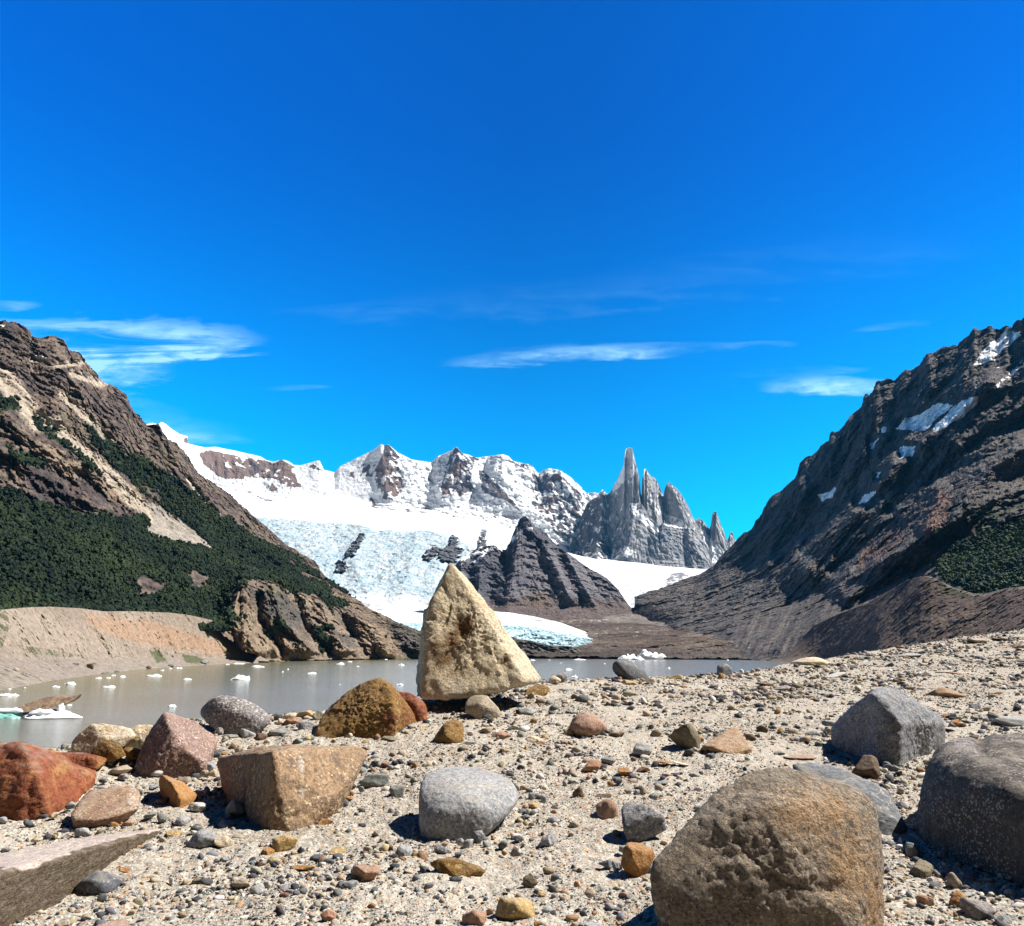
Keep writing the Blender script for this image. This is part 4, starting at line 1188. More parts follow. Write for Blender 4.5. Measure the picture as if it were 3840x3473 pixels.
# ---------------------------------------------------------------- stones
def stone_mat(name, a, b_, c_, scale=9.0, speck=None, speck_amt=0.3, speck_scale=180, bump=0.5, bdist=0.012, stain_or_shading=None, rough=0.85, vein=None, band=0.0, spec=0.25):
    """weathered stone: three tones mixed by noise, mineral specks, optional stain attribute and veins"""
    m, t, b = new_mat(name)
    tc0 = t.n('ShaderNodeTexCoord').outputs['Object']
    oi = t.n('ShaderNodeObjectInfo')
    off = t.n('ShaderNodeVectorMath', operation='SCALE'); off.inputs[0].default_value = (3.1, 7.7, 5.3); t.put(off.inputs[3], t.math('MULTIPLY', oi.outputs['Random'], 9))
    tc = t.vmath('ADD', tc0, off.outputs[0])
    if band:
        mp = t.n('ShaderNodeMapping'); t.put(mp.inputs[0], tc); mp.inputs['Scale'].default_value = (1, 1, band); mp.inputs['Rotation'].default_value = (0.3, 0.5, 0)
        tb = mp.outputs[0]
    else:
        tb = tc
    n1 = t.noise(tb, scale * 0.35, 5, 0.6, 0.4)
    n2 = t.noise(tb, scale * 2.2, 6, 0.68)
    n3 = t.noise(tc, scale * 9, 5, 0.7)
    c = t.mix(t.ramp(n1, 0.36, 0.64), a, b_)
    c = t.mix(t.ramp(n2, 0.45, 0.72), c, c_)
    if stain_or_shading:
        at = t.n('ShaderNodeAttribute', attribute_name='stain_or_shading').outputs['Fac']
        f = t.ramp(t.math('ADD', at, t.math('ADD', t.math('MULTIPLY', t.math('SUBTRACT', n2, 0.5), 1.4), t.math('MULTIPLY', t.math('SUBTRACT', n3, 0.5), 1.2))), 0.35, 1.0)
        c = t.mix(f, c, t.mix(t.ramp(n3, 0.25, 0.8), stain_or_shading[0], stain_or_shading[1]))
    c = t.mix(1.0, c, t.mix(t.ramp(n3, 0.30, 0.70), (0.42, 0.42, 0.42), (0.92, 0.92, 0.92)), 'MULTIPLY')
    if speck:
        v = t.n('ShaderNodeTexVoronoi', feature='F1'); v.inputs['Scale'].default_value = speck_scale; t.put(v.inputs['Vector'], tc)
        sp = t.n('ShaderNodeSeparateColor'); t.put(sp.inputs[0], v.outputs['Color'])
        patch = t.ramp(t.noise(tc, scale * 1.3, 4, 0.6), 0.35, 0.62)
        c = t.mix(t.math('MULTIPLY', t.math('MULTIPLY', t.math('GREATER_THAN', sp.outputs[0], 1 - speck_amt), 0.75), patch), c, speck[0])
        if len(speck) > 1:
            c = t.mix(t.math('MULTIPLY', t.math('GREATER_THAN', sp.outputs[1], 1 - speck_amt * 0.7), 0.7), c, speck[1])
    if vein:
        w = t.noise(tc, scale * 0.8, 3, 0.5, 1.5)
        ln = t.math('ABSOLUTE', t.math('SUBTRACT', w, 0.5))
        c = t.mix(t.math('MULTIPLY', t.ramp(ln, 0.012, 0.002), 0.7), c, vein)
    # silt settled on what faces up
    gz = t.n('ShaderNodeSeparateXYZ'); t.put(gz.inputs[0], t.n('ShaderNodeNewGeometry').outputs['Normal'])
    dust = t.math('MULTIPLY', t.ramp(gz.outputs[2], 0.55, 0.95), t.ramp(t.noise(tc, scale * 1.7, 5, 0.65), 0.42, 0.66))
    c = t.mix(t.math('MULTIPLY', dust, 0.45), c, (0.36, 0.31, 0.24))
    t.put(b.inputs['Base Color'], c)
    b.inputs['Roughness'].default_value = rough
    b.inputs['Specular IOR Level'].default_value = spec
    bp = t.n('ShaderNodeBump'); bp.inputs['Strength'].default_value = min(1.0, bump * 1.5); bp.inputs['Distance'].default_value = bdist * 1.5
    h = t.math('ADD', t.math('MULTIPLY', n2, 1.0), t.math('MULTIPLY', n3, 0.55))
    t.put(bp.inputs['Height'], h); t.put(b.inputs['Normal'], bp.outputs[0])
    return m


ICO5 = icos(6); ICO4 = icos(5); ICO3 = icos(4); ICO[3] = icos(3)


def hull_planes(pts):
    pts = np.asarray(pts, float)
    n = len(pts); c = pts.mean(0)
    from itertools import combinations
    tr = np.array(list(combinations(range(n), 3)))
    a, b, d = pts[tr[:, 0]], pts[tr[:, 1]], pts[tr[:, 2]]
    N = np.cross(b - a, d - a); L = np.linalg.norm(N, axis=1)
    ok = L > 1e-9
    N, a = N[ok] / L[ok, None], a[ok]
    h = np.sum(N * (a - c), 1)
    s = np.where(h < 0, -1, 1); N = N * s[:, None]; h = h * s
    dist = (pts - c) @ N.T - h
    good = dist.max(0) < 1e-6 * 50 + 1e-4 * np.abs(h).max()
    N, h = N[good], h[good]
    key = np.round(np.concatenate([N, h[:, None]], 1), 3)
    _, u = np.unique(key, axis=0, return_index=True)
    return c, N[u], h[u]


def shape_from_planes(dirs, N, h, p):
    q = np.maximum(dirs @ N.T, 0) / np.maximum(h, 1e-4)
    mx = q.max(1, keepdims=True)
    return 1.0 / (mx[:, 0] * np.sum((q / mx) ** p, 1) ** (1.0 / p))


def carved(name, label, pts, mat, base, p=40, ico=None, n_amp=0.02, n_len=0.35, fine=0.004, ridge=0.0, stain_or_shading=None, dents=None, cat="rock", group=None, strata=0.0, bury=True, stain_shade_poly=None, chip=0.008, cuts=26, cutd=0.035):
    """one stone: pts are (px, py, d): d = depth behind the base point in measured pixels, or (gx, gy, off)
    for the ground depth at another place. base = where the stone meets the ground"""
    D0 = ground_hit(*base)
    k = D0 / F0
    W = []
    for q in pts:
        d = q[2]
        D = ground_hit(q[0], q[1]) if d == 'g' else (ground_hit(d[0], d[1]) + d[2] * k if isinstance(d, tuple) else D0 + d * k)
        a, e = ray(q[0], q[1])
        W.append((float(a) * D, D, float(e) * D))
    W = np.array(W)
    if bury:
        zl, zh = W[:, 2].min(), W[:, 2].max()
        g = ground_z(W[:, 0], W[:, 1])
        low = W[W[:, 2] < g + 0.18 * (zh - zl)]
        low = low.copy(); low[:, 2] -= 0.22 * (zh - zl)
        W = np.concatenate([W, low])
    c, N, h = hull_planes(W)
    if p >= 20:
        # broken edges: many small cuts just inside the hull
        crs = np.random.RandomState(int(abs(base[0] * 7 + base[1])) % 99991)
        m_ = crs.normal(size=(cuts, 3)); m_ /= np.linalg.norm(m_, axis=1, keepdims=True)
        H_ = ((W - c) @ m_.T).max(0)
        N = np.concatenate([N, m_]); h = np.concatenate([h, H_ * (1 - crs.uniform(0.008, cutd, cuts))])
        p = max(p, 300) if p > 45 else p
    V0, F_ = ico or ICO5
    ext = W.max(0) - W.min(0)
    dirs = V0 * (ext / ext.max()) ** 0.75
    dirs /= np.linalg.norm(dirs, axis=1, keepdims=True)
    r = shape_from_planes(dirs, N, h, p)
    V = dirs * r[:, None]
    size = float(ext.mean())
    Wd = V + c
    # project back to find where dents and stains fall
    az, el = Wd[:, 0] / Wd[:, 1], Wd[:, 2] / Wd[:, 1]
    cp, sp = math.cos(PITCH), math.sin(PITCH)
    w = cp + el * sp
    MX = W0 / 2 + F0 * az / w; MY = H0 / 2 - F0 * (-sp + el * cp) / w
    disp = n_amp * size * fbm(Wd, n_len * size, 5, 0.55, 401 + len(pts)) + fine * size * 2.0 * fbm(Wd, n_len * size * 0.12, 4, 0.7, 431)
    if ridge:
        disp = disp + ridge * size * ridged(Wd, n_len * size * 1.1, 4, 0.55, 441)
    if strata:
        q = Wd @ np.array([[1, 0, 0.35], [0, 1, 0.15], [0, 0, 1.0]])
        disp = disp + strata * size * pn(q * np.array([0.15, 0.15, 1]), size * 0.05, 449)
    if chip:
        q1 = pn(Wd, size * 0.55, 471); q2 = pn(Wd, size * 0.26, 473); q3 = pn(Wd, size * 0.11, 475)
        disp = disp + chip * size * (sstep(q1, -0.03, 0.03) + 0.6 * sstep(q2, -0.04, 0.04) + 0.3 * sstep(q3, -0.06, 0.06) - 0.95)
        crack = np.minimum(np.abs(pn(Wd, size * 0.8, 477)), np.abs(pn(Wd, size * 0.5, 479)) + 0.01)
        disp = disp - chip * 1.3 * size * np.exp(-(crack / 0.016) ** 2)
    for (x, y, rx, ry, a) in (dents or []):
        g = np.exp(-((MX - x + 10 * pn(Wd, size * 0.1, 461)) / rx) ** 2 - ((MY - y) / ry) ** 2)
        disp = disp + a * size * g * (V[:, 1] < 0.25 * ext[1])
    V = V + (V / np.linalg.norm(V, axis=1, keepdims=True)) * disp[:, None]
    extra = {}
    if stain_or_shading is not None:
        s = np.zeros(len(V))
        for (x, y, rx, ry, a) in stain_or_shading:
            s = np.maximum(s, a * np.exp(-((MX - x) / rx) ** 2 - ((MY - y) / ry) ** 2))
        for poly in (stain_shade_poly or []):
            jit = 9 * pn(Wd, size * 0.08, 463)
            s = np.maximum(s, in_poly(MX + jit, MY + jit * 0.5, poly) * 1.0)
        extra['stain_or_shading'] = s
    org = np.array([c[0], c[1], W[:, 2].min()])
    o = mesh_np(name, V + c - org, F_, mat, extra=extra, loc=tuple(org))
    return tag(o, label, cat, group)


# palettes
M_TRI = stone_mat("cream_quartzite", (0.78, 0.62, 0.39), (0.86, 0.72, 0.50), (0.90, 0.79, 0.60), 7, bump=0.9, bdist=0.02, stain_or_shading=((0.16, 0.085, 0.035), (0.33, 0.19, 0.085)))
M_OCHRE = stone_mat("ochre_stone", (0.38, 0.20, 0.05), (0.48, 0.28, 0.09), (0.20, 0.10, 0.03), 12, speck=[(0.6, 0.42, 0.2)], speck_amt=0.08, speck_scale=120, bump=0.9, bdist=0.02, stain_or_shading=((0.30, 0.10, 0.04), (0.40, 0.17, 0.07)))
M_RUST = stone_mat("rust_stone", (0.36, 0.095, 0.022), (0.27, 0.065, 0.018), (0.46, 0.18, 0.05), 7, bump=0.7, bdist=0.012, rough=0.7, stain_or_shading=((0.48, 0.26, 0.08), (0.40, 0.17, 0.05)), spec=0.4)
M_BROWNBOX = stone_mat("brown_sandstone", (0.38, 0.245, 0.14), (0.46, 0.30, 0.17), (0.24, 0.165, 0.115), 8, speck=[(0.66, 0.52, 0.34), (0.12, 0.09, 0.07)], speck_amt=0.12, speck_scale=130, bump=0.6, bdist=0.01, stain_or_shading=((0.62, 0.55, 0.46), (0.50, 0.46, 0.38)))
M_GRANITE_RED = stone_mat("pink_granite", (0.33, 0.20, 0.155), (0.40, 0.25, 0.19), (0.24, 0.155, 0.125), 10, speck=[(0.62, 0.50, 0.43), (0.09, 0.07, 0.065)], speck_amt=0.2, speck_scale=150, bump=0.5)
M_GRANITE = stone_mat("speckled_granite", (0.30, 0.27, 0.26), (0.38, 0.345, 0.33), (0.22, 0.195, 0.19), 9, speck=[(0.60, 0.56, 0.54), (0.07, 0.065, 0.065)], speck_amt=0.24, speck_scale=110, bump=0.5)
M_CREAM = stone_mat("cream_stone", (0.76, 0.61, 0.41), (0.84, 0.71, 0.53), (0.64, 0.47, 0.25), 8, bump=0.5, bdist=0.01, stain_or_shading=((0.44, 0.31, 0.10), (0.30, 0.20, 0.07)))
M_TANSLAB = stone_mat("tan_flagstone", (0.42, 0.26, 0.145), (0.36, 0.22, 0.15), (0.52, 0.38, 0.26), 12, bump=0.5, bdist=0.008, stain_or_shading=((0.60, 0.48, 0.36), (0.66, 0.55, 0.43)), speck=[(0.6, 0.4, 0.2)], speck_amt=0.08)
M_PINKSLAB = stone_mat("pink_schist", (0.66, 0.53, 0.46), (0.74, 0.61, 0.53), (0.54, 0.43, 0.37), 9, bump=0.6, band=3, stain_or_shading=((0.11, 0.075, 0.045), (0.21, 0.16, 0.10)))  # dark tones: brown weathering with shade mixed in
M_BLUEGREY = stone_mat("blue_grey_stone", (0.33, 0.335, 0.345), (0.42, 0.42, 0.425), (0.50, 0.48, 0.445), 8, bump=0.45, bdist=0.008, speck=[(0.45, 0.42, 0.38), (0.11, 0.11, 0.115)], speck_amt=0.1, speck_scale=160)
M_BIGBROWN = stone_mat("brown_boulder", (0.31, 0.245, 0.175), (0.37, 0.295, 0.215), (0.21, 0.165, 0.125), 10, speck=[(0.52, 0.42, 0.32), (0.07, 0.06, 0.055)], speck_amt=0.16, speck_scale=170, bump=0.9, bdist=0.014, stain_or_shading=((0.52, 0.315, 0.15), (0.44, 0.30, 0.18)))
M_DARKBOULDER = stone_mat("dark_boulder", (0.115, 0.095, 0.078), (0.155, 0.13, 0.105), (0.09, 0.075, 0.065), 8, speck=[(0.42, 0.36, 0.32), (0.05, 0.045, 0.045)], speck_amt=0.18, speck_scale=180, bump=0.6, stain_or_shading=((0.42, 0.36, 0.33), (0.36, 0.32, 0.30)))  # pale tones stand for sunlight on its top
M_SLATE = stone_mat("dark_slate", (0.085, 0.09, 0.10), (0.13, 0.135, 0.145), (0.18, 0.18, 0.185), 12, bump=0.4, bdist=0.006, speck=[(0.28, 0.27, 0.26)], speck_amt=0.06)
M_SLAB = stone_mat("slate_slab", (0.17, 0.18, 0.195), (0.22, 0.225, 0.235), (0.28, 0.275, 0.27), 6, bump=0.4, band=4, vein=(0.42, 0.40, 0.36))
M_GREYROCK = stone_mat("grey_rock", (0.22, 0.225, 0.24), (0.32, 0.325, 0.34), (0.42, 0.415, 0.41), 8, bump=0.6, speck=[(0.46, 0.44, 0.42), (0.06, 0.06, 0.065)], speck_amt=0.14, speck_scale=160, vein=(0.38, 0.34, 0.28))
M_LIGHTGREY = stone_mat("light_grey_stone", (0.42, 0.41, 0.39), (0.50, 0.49, 0.46), (0.36, 0.36, 0.36), 14, bump=0.4, bdist=0.006)
M_WHITE = stone_mat("white_quartz", (0.64, 0.60, 0.54), (0.72, 0.68, 0.62), (0.52, 0.50, 0.47), 14, bump=0.4, bdist=0.006)
M_BEIGE = stone_mat("beige_stone", (0.46, 0.375, 0.265), (0.54, 0.45, 0.335), (0.38, 0.30, 0.20), 14, bump=0.5, bdist=0.006)
M_ORANGE = stone_mat("orange_stone", (0.50, 0.24, 0.075), (0.42, 0.19, 0.06), (0.60, 0.36, 0.15), 16, bump=0.6, bdist=0.008)
M_YELLOW = stone_mat("yellow_stone", (0.60, 0.40, 0.16), (0.66, 0.48, 0.24), (0.46, 0.30, 0.11), 14, bump=0.6, bdist=0.008)
M_REDDISH = stone_mat("reddish_stone", (0.42, 0.205, 0.12), (0.50, 0.28, 0.18), (0.34, 0.15, 0.085), 14, bump=0.5, bdist=0.006)
M_PINK = stone_mat("pink_stone", (0.50, 0.30, 0.20), (0.56, 0.36, 0.26), (0.42, 0.22, 0.13), 10, bump=0.6, bdist=0.01)
M_GREEN = stone_mat("greenish_stone", (0.20, 0.215, 0.20), (0.27, 0.28, 0.26), (0.34, 0.34, 0.31), 12, bump=0.4, bdist=0.006)
M_BROWN = stone_mat("brown_stone", (0.16, 0.105, 0.07), (0.22, 0.145, 0.09), (0.29, 0.20, 0.13), 14, bump=0.6, bdist=0.008)
M_MOSSY = stone_mat("olive_stone", (0.28, 0.23, 0.15), (0.34, 0.285, 0.19), (0.19, 0.16, 0.10), 14, bump=0.8, bdist=0.01)

# 1 the standing triangular stone and what props it
carved("standing_rock", "tall pointed cream triangular rock balanced upright on smaller stones", [
    (1689, 2109, 100), (1653, 2203, 66), (1614, 2264, 40), (1600, 2353, 10), (1616, 2424, -20), (1594, 2549, -58), (1577, 2631, -76),
    (1716, 2193, 74), (1741, 2264, 48), (1787, 2346, 22), (1856, 2389, 18), (1912, 2460, 4), (1958, 2536, -10), (1956, 2560, -14), (1892, 2585, -26), (1714, 2620, -64),
    (1750, 2171, 190), (1803, 2250, 210), (1885, 2371, 210), (1953, 2460, 190), (2010, 2510, 150), (2037, 2549, 120), (2031, 2562, 100),
    (1653, 2171, 150), (1594, 2285, 150), (1583, 2340, 140), (1567, 2524, 90), (1561, 2606, 60),
    (1700, 2200, 260), (1620, 2400, 260), (1600, 2590, 200), (1800, 2592, 280), (1950, 2562, 240), (1830, 2350, 280)],
    M_TRI, (1700, 2660), bury=False, p=220, n_amp=0.010, n_len=0.16, fine=0.0045, ridge=0.004, chip=0.017, cuts=4, cutd=0.01,
    dents=[(1730, 2345, 26, 50, -0.03), (1690, 2330, 40, 60, -0.018), (1780, 2440, 50, 30, -0.02), (1900, 2500, 22, 30, -0.02), (1650, 2440, 30, 60, 0.014), (1760, 2270, 16, 26, -0.014), (1700, 2500, 20, 60, -0.016)],
    stain_or_shading=[(1740, 2345, 50, 56, 1.2), (1700, 2400, 46, 60, 1.1), (1665, 2460, 60, 60, 0.95), (1720, 2520, 70, 40, 0.7), (1640, 2420, 34, 40, 0.8), (1900, 2480, 34, 38, 0.9), (1640, 2530, 50, 60, 0.4), (1690, 2180, 16, 26, 0.6)])
carved("prop_stone", "smooth tan stone wedged beneath the front of the tall triangular rock", [
    (1740, 2640, 0), (1748, 2620, 20), (1770, 2606, 25), (1794, 2602, 15), (1829, 2606, 10), (1850, 2630, 5), (1883, 2668, 5), (1877, 2682, -5), (1814, 2694, -25), (1745, 2672, -15),
    (1800, 2640, -32), (1840, 2655, -20), (1780, 2620, 90), (1870, 2660, 80), (1750, 2660, 70)], M_BEIGE, (1810, 2694), p=14, chip=0.0015, ico=ICO4, n_amp=0.01)
carved("prop_stone", "rounded orange brown stone under the right corner of the tall triangular rock", [
    (1962, 2605, 0), (1975, 2580, 20), (2020, 2562, 30), (2055, 2568, 10), (2068, 2585, 0), (2058, 2600, -15), (2020, 2612, -25), (1985, 2612, -20), (1980, 2600, 70), (2050, 2590, 70)],
    M_OCHRE, (2015, 2612), p=9, chip=0.0015, ico=ICO4, n_amp=0.02)
carved("dark_rock", "dark rust rock in shade behind left foot of the triangular rock", [
    (1440, 2600, 60), (1466, 2585, 60), (1520, 2590, 40), (1560, 2602, 20), (1600, 2640, 20), (1605, 2700, 0), (1570, 2712, -10), (1500, 2690, 0), (1460, 2680, 40), (1560, 2640, -20), (1500, 2620, 120), (1600, 2680, 110)],
    M_RUST, (1580, 2710), p=24, ico=ICO4)
carved("pointed_rock", "large ochre pointed rock left of the tall triangular rock", [
    (1168, 2758, 'g'), (1177, 2724, (1168, 2758, 20)), (1224, 2664, (1395, 2772, 190)), (1268, 2622, (1395, 2772, 180)), (1312, 2583, (1395, 2772, 170)), (1363, 2563, (1395, 2772, 150)), (1403, 2543, (1395, 2772, 130)), (1436, 2538, (1395, 2772, 120)),
    (1456, 2560, (1395, 2772, 90)), (1470, 2609, (1395, 2772, 40)), (1486, 2680, (1395, 2772, 10)), (1470, 2740, (1395, 2772, -5)), (1395, 2774, 'g'), (1316, 2762, 'g'), (1220, 2770, 'g'),
    (1476, 2585, (1395, 2772, 220)), (1508, 2617, (1395, 2772, 300)), (1534, 2656, (1395, 2772, 340)), (1560, 2680, (1395, 2772, 350)), (1588, 2700, 'g'), (1516, 2744, 'g'),
    (1300, 2610, (1395, 2772, 420)), (1440, 2570, (1395, 2772, 420)), (1560, 2700, (1395, 2772, 480))], M_OCHRE, (1395, 2775), p=45, n_amp=0.014, n_len=0.25, fine=0.005, chip=0.010,
    stain_or_shading=[(1460, 2700, 50, 60, 0.9), (1540, 2680, 60, 70, 0.9), (1300, 2640, 30, 30, 0.3)])
carved("block_rock", "big squared brown block of sandstone with pale streaks on its lit face", [
    (1022, 2819, (1006, 3120, 50)), (1034, 2906, (1006, 3120, 10)), (1036, 3049, (1006, 3120, -10)), (1006, 3122, 'g'),
    (808, 2842, (850, 2960, 30)), (812, 2870, (850, 2960, 0)), (850, 2960, 'g'), (885, 3020, 'g'), (950, 3097, 'g'), (879, 2822, (850, 2960, 60)),
    (931, 2817, (1006, 3120, 420)), (982, 2803, (1006, 3120, 300)), (1117, 2795, (1006, 3120, 300)), (1347, 2799, (1006, 3120, 420)), (1379, 2825, (1006, 3120, 430)),
    (1097, 3017, (1006, 3120, 30)), (1276, 2966, (1006, 3120, 170)), (1316, 2886, (1006, 3120, 330)), (1306, 2975, (1006, 3120, 300)),
    (1228, 3057, (1228, 3057, -20)), (1109, 3090, (1109, 3092, 0)), (1089, 3124, 'g'),
    (1340, 2870, (1006, 3120, 700)), (1250, 2990, (1006, 3120, 650))],
    M_BROWNBOX, (1006, 3120), p=90, n_amp=0.008, n_len=0.3, fine=0.003, dents=[(1045, 3020, 16, 50, -0.012)],
    stain_or_shading=[(1130, 2880, 14, 90, 0.75), (1125, 2960, 26, 50, 0.8), (1200, 2890, 60, 12, 0.4), (1170, 2940, 30, 20, 0.4)])
carved("angular_rock", "pinkish granite rock with a sharp peak, between the cream rocks and the speckled boulder", [
    (615, 2663, (651, 2900, 130)), (588, 2704, (560, 2905, 180)), (548, 2767, (540, 2895, 190)), (536, 2815, (530, 2885, 190)), (505, 2875, 'g'),
    (641, 2736, (651, 2900, 30)), (651, 2791, (651, 2900, -10)), (714, 2823, (651, 2900, -10)), (774, 2857, (754, 2889, -14)),
    (651, 2900, 'g'), (560, 2906, 'g'), (754, 2889, 'g'), (675, 2684, (651, 2900, 230)), (734, 2704, (651, 2900, 330)), (794, 2748, (651, 2900, 400)), (814, 2775, (651, 2900, 380)), (792, 2851, 'g'),
    (640, 2720, (651, 2900, 480)), (560, 2850, (651, 2900, 420)), (780, 2790, (651, 2900, 560))], M_GRANITE_RED, (651, 2905), p=60, n_amp=0.01, fine=0.004)
carved("rounded_boulder", "large rounded pink and black speckled granite boulder on the crest left of the ochre rock", [
    (726, 2675, 20), (738, 2650, 30), (762, 2618, 30), (792, 2600, 30), (839, 2593, 30), (899, 2604, 30), (958, 2624, 30), (1000, 2652, 25), (1030, 2682, 20), (1042, 2702, 10), (1016, 2724, -15),
    (939, 2746, -40), (839, 2746, -50), (770, 2715, -20), (840, 2650, -30), (930, 2670, -40), (760, 2680, 140), (1000, 2700, 140), (880, 2640, 150), (880, 2740, 120)],
    M_GRANITE, (890, 2750), p=10, chip=0.0015, n_amp=0.010, fine=0.004)
carved("pale_rock", "long pale cream rock at the brink with the lake behind, left end", [
    (258, 2815, 0), (262, 2780, 10), (300, 2744, 15), (341, 2712, 20), (380, 2710, 25), (500, 2727, 30), (520, 2760, 10), (430, 2830, -20), (337, 2826, -30), (265, 2824, -10), (400, 2770, -20), (340, 2740, 120), (500, 2760, 120), (300, 2810, 90)],
    M_CREAM, (350, 2845), p=24, n_amp=0.015, ico=ICO4)
carved("pale_rock", "yellow streaked cream rock behind the peaked pinkish granite rock", [
    (425, 2785, 10), (470, 2740, 20), (515, 2718, 25), (535, 2714, 25), (578, 2718, 25), (590, 2750, 20), (560, 2800, 0), (480, 2798, -10), (500, 2760, -15), (500, 2740, 90), (580, 2770, 90)],
    M_CREAM, (500, 2810), p=30, n_amp=0.02, ico=ICO4, strata=0.015, stain_or_shading=[(480, 2770, 60, 24, 0.9), (560, 2740, 30, 20, 0.5)])
carved("amber_rock", "amber orange rock leaning below the pale cream rock", [
    (333, 2826, 0), (350, 2805, 10), (385, 2778, 10), (437, 2787, 0), (455, 2800, -10), (474, 2832, -20), (440, 2850, -35), (380, 2852, -25), (420, 2820, -25), (400, 2795, 70), (470, 2830, 60)],
    M_OCHRE, (420, 2858), p=40, ico=ICO4, n_amp=0.015)
carved("amber_rock", "small amber rock tucked between the leaning amber rock and the peaked granite", [
    (450, 2800, 20), (500, 2802, 20), (536, 2812, 15), (536, 2840, 0), (500, 2850, -15), (470, 2840, -15), (490, 2822, -20), (500, 2810, 60), (535, 2835, 60)],
    M_OCHRE, (500, 2856), p=30, ico=ICO3, n_amp=0.02)
carved("rust_rock", "dark red rock with orange right end, behind the biggest rust rock", [
    (180, 2822, 40), (260, 2818, 40), (329, 2824, 30), (369, 2833, 20), (404, 2844, 20), (385, 2870, 0), (362, 2889, -20), (345, 2840, -10), (280, 2870, -20), (200, 2850, 0), (260, 2840, 110), (390, 2860, 100)],
    M_RUST, (340, 2895), p=40, ico=ICO4, n_amp=0.015, stain_or_shading=[(385, 2860, 30, 30, 1.0)])
carved("rust_rock", "biggest rust red rock with a deep shaded left face, at the far left", [
    (-260, 2800, (-280, 2990, 40)), (0, 2784, (72, 3060, 330)), (63, 2785, (72, 3060, 230)), (92, 2797, (72, 3060, 150)), (139, 2803, (72, 3060, 260)), (198, 2827, (72, 3060, 330)), (318, 2879, (325, 2962, 150)), (365, 2888, (325, 2962, 160)), (359, 2918, (325, 2962, 90)), (325, 2962, 'g'), (278, 2995, 'g'), (179, 3052, 'g'),
    (97, 2831, (72, 3060, 110)), (187, 2871, (72, 3060, 130)), (142, 2928, (72, 3060, 20)), (72, 3062, 'g'), (-60, 3060, 'g'), (-280, 2990, 'g'), (-100, 2870, (72, 3060, 900)), (150, 2870, (72, 3060, 800)), (330, 2910, (72, 3060, 700))],
    M_RUST, (75, 3075), p=60, n_amp=0.012, fine=0.003, stain_or_shading=[(230, 2880, 90, 30, 0.8), (330, 2900, 40, 30, 0.8), (150, 2950, 18, 40, 0.6)])
carved("flat_rock", "flat tan and purple mottled slab lying tilted before the rust rocks", [
    (262, 3060, (330, 3090, -10)), (294, 3001, (330, 3090, 70)), (329, 2966, (330, 3090, 130)), (417, 2946, (330, 3090, 160)), (496, 2942, (330, 3090, 165)), (528, 2966, (330, 3090, 140)), (512, 3030, (330, 3090, 40)), (448, 3055, (330, 3090, 0)),
    (369, 3076, (330, 3090, -30)), (280, 3078, (330, 3090, -30)), (275, 3088, (330, 3090, -5)), (369, 3094, (330, 3090, 0)), (448, 3072, (330, 3090, 20)), (514, 3042, (330, 3090, 60)), (530, 2985, (330, 3090, 160)), (400, 3060, (330, 3090, 160))],
    M_TANSLAB, (330, 3090), p=70, ico=ICO4, n_amp=0.012, fine=0.004, stain_or_shading=[(500, 3000, 26, 50, 1.0), (290, 3050, 24, 30, 0.5), (470, 3040, 40, 14, 0.6)])
carved("wedge_rock", "bright orange wedge shaped stone between the tan slab and the big brown block", [
    (605, 2905, (667, 3031, 130)), (595, 2925, (603, 2975, 40)), (603, 2965, 'g'), (667, 3031, 'g'), (677, 2997, (667, 3031, -6)), (643, 2932, (667, 3031, 60)), (738, 2978, (730, 3000, 30)), (728, 3000, 'g'), (690, 2936, (667, 3031, 200)), (635, 2911, (667, 3031, 170)), (640, 2950, (667, 3031, 300)), (720, 2985, (667, 3031, 300))],
    M_ORANGE, (665, 3031), p=70, ico=ICO4, n_amp=0.012)
carved("long_slab", "long pinkish slab with a weathered edge coloured darker as in shade running out of the bottom left corner", [
    (-260, 3270, (-100, 3500, 60)), (0, 3202, (24, 3473, 420)), (317, 3138, (357, 3247, 330)), (618, 3101, (595, 3120, 60)),
    (-260, 3330, (-260, 3620, -50)), (91, 3262, (60, 3450, -50)), (302, 3176, (320, 3270, -30)), (437, 3140, (440, 3200, -20)), (604, 3111, (595, 3122, -6)),
    (597, 3124, 'g'), (496, 3170, 'g'), (357, 3250, 'g'), (258, 3318, 'g'), (24, 3480, 'g'), (-260, 3640, 'g'),
    (300, 3200, (357, 3247, 420)), (-200, 3330, (-100, 3500, 500))],
    M_PINKSLAB, (357, 3247), p=80, n_amp=0.006, n_len=0.2, fine=0.002, strata=0.006,
    stain_or_shading=[], stain_shade_poly=[[(-400, 3260), (0, 3250), (91, 3264), (200, 3222), (302, 3180), (437, 3144), (604, 3113), (640, 3130), (640, 3900), (-400, 3900)]])  # whole front face coloured darker: weathering plus painted shade
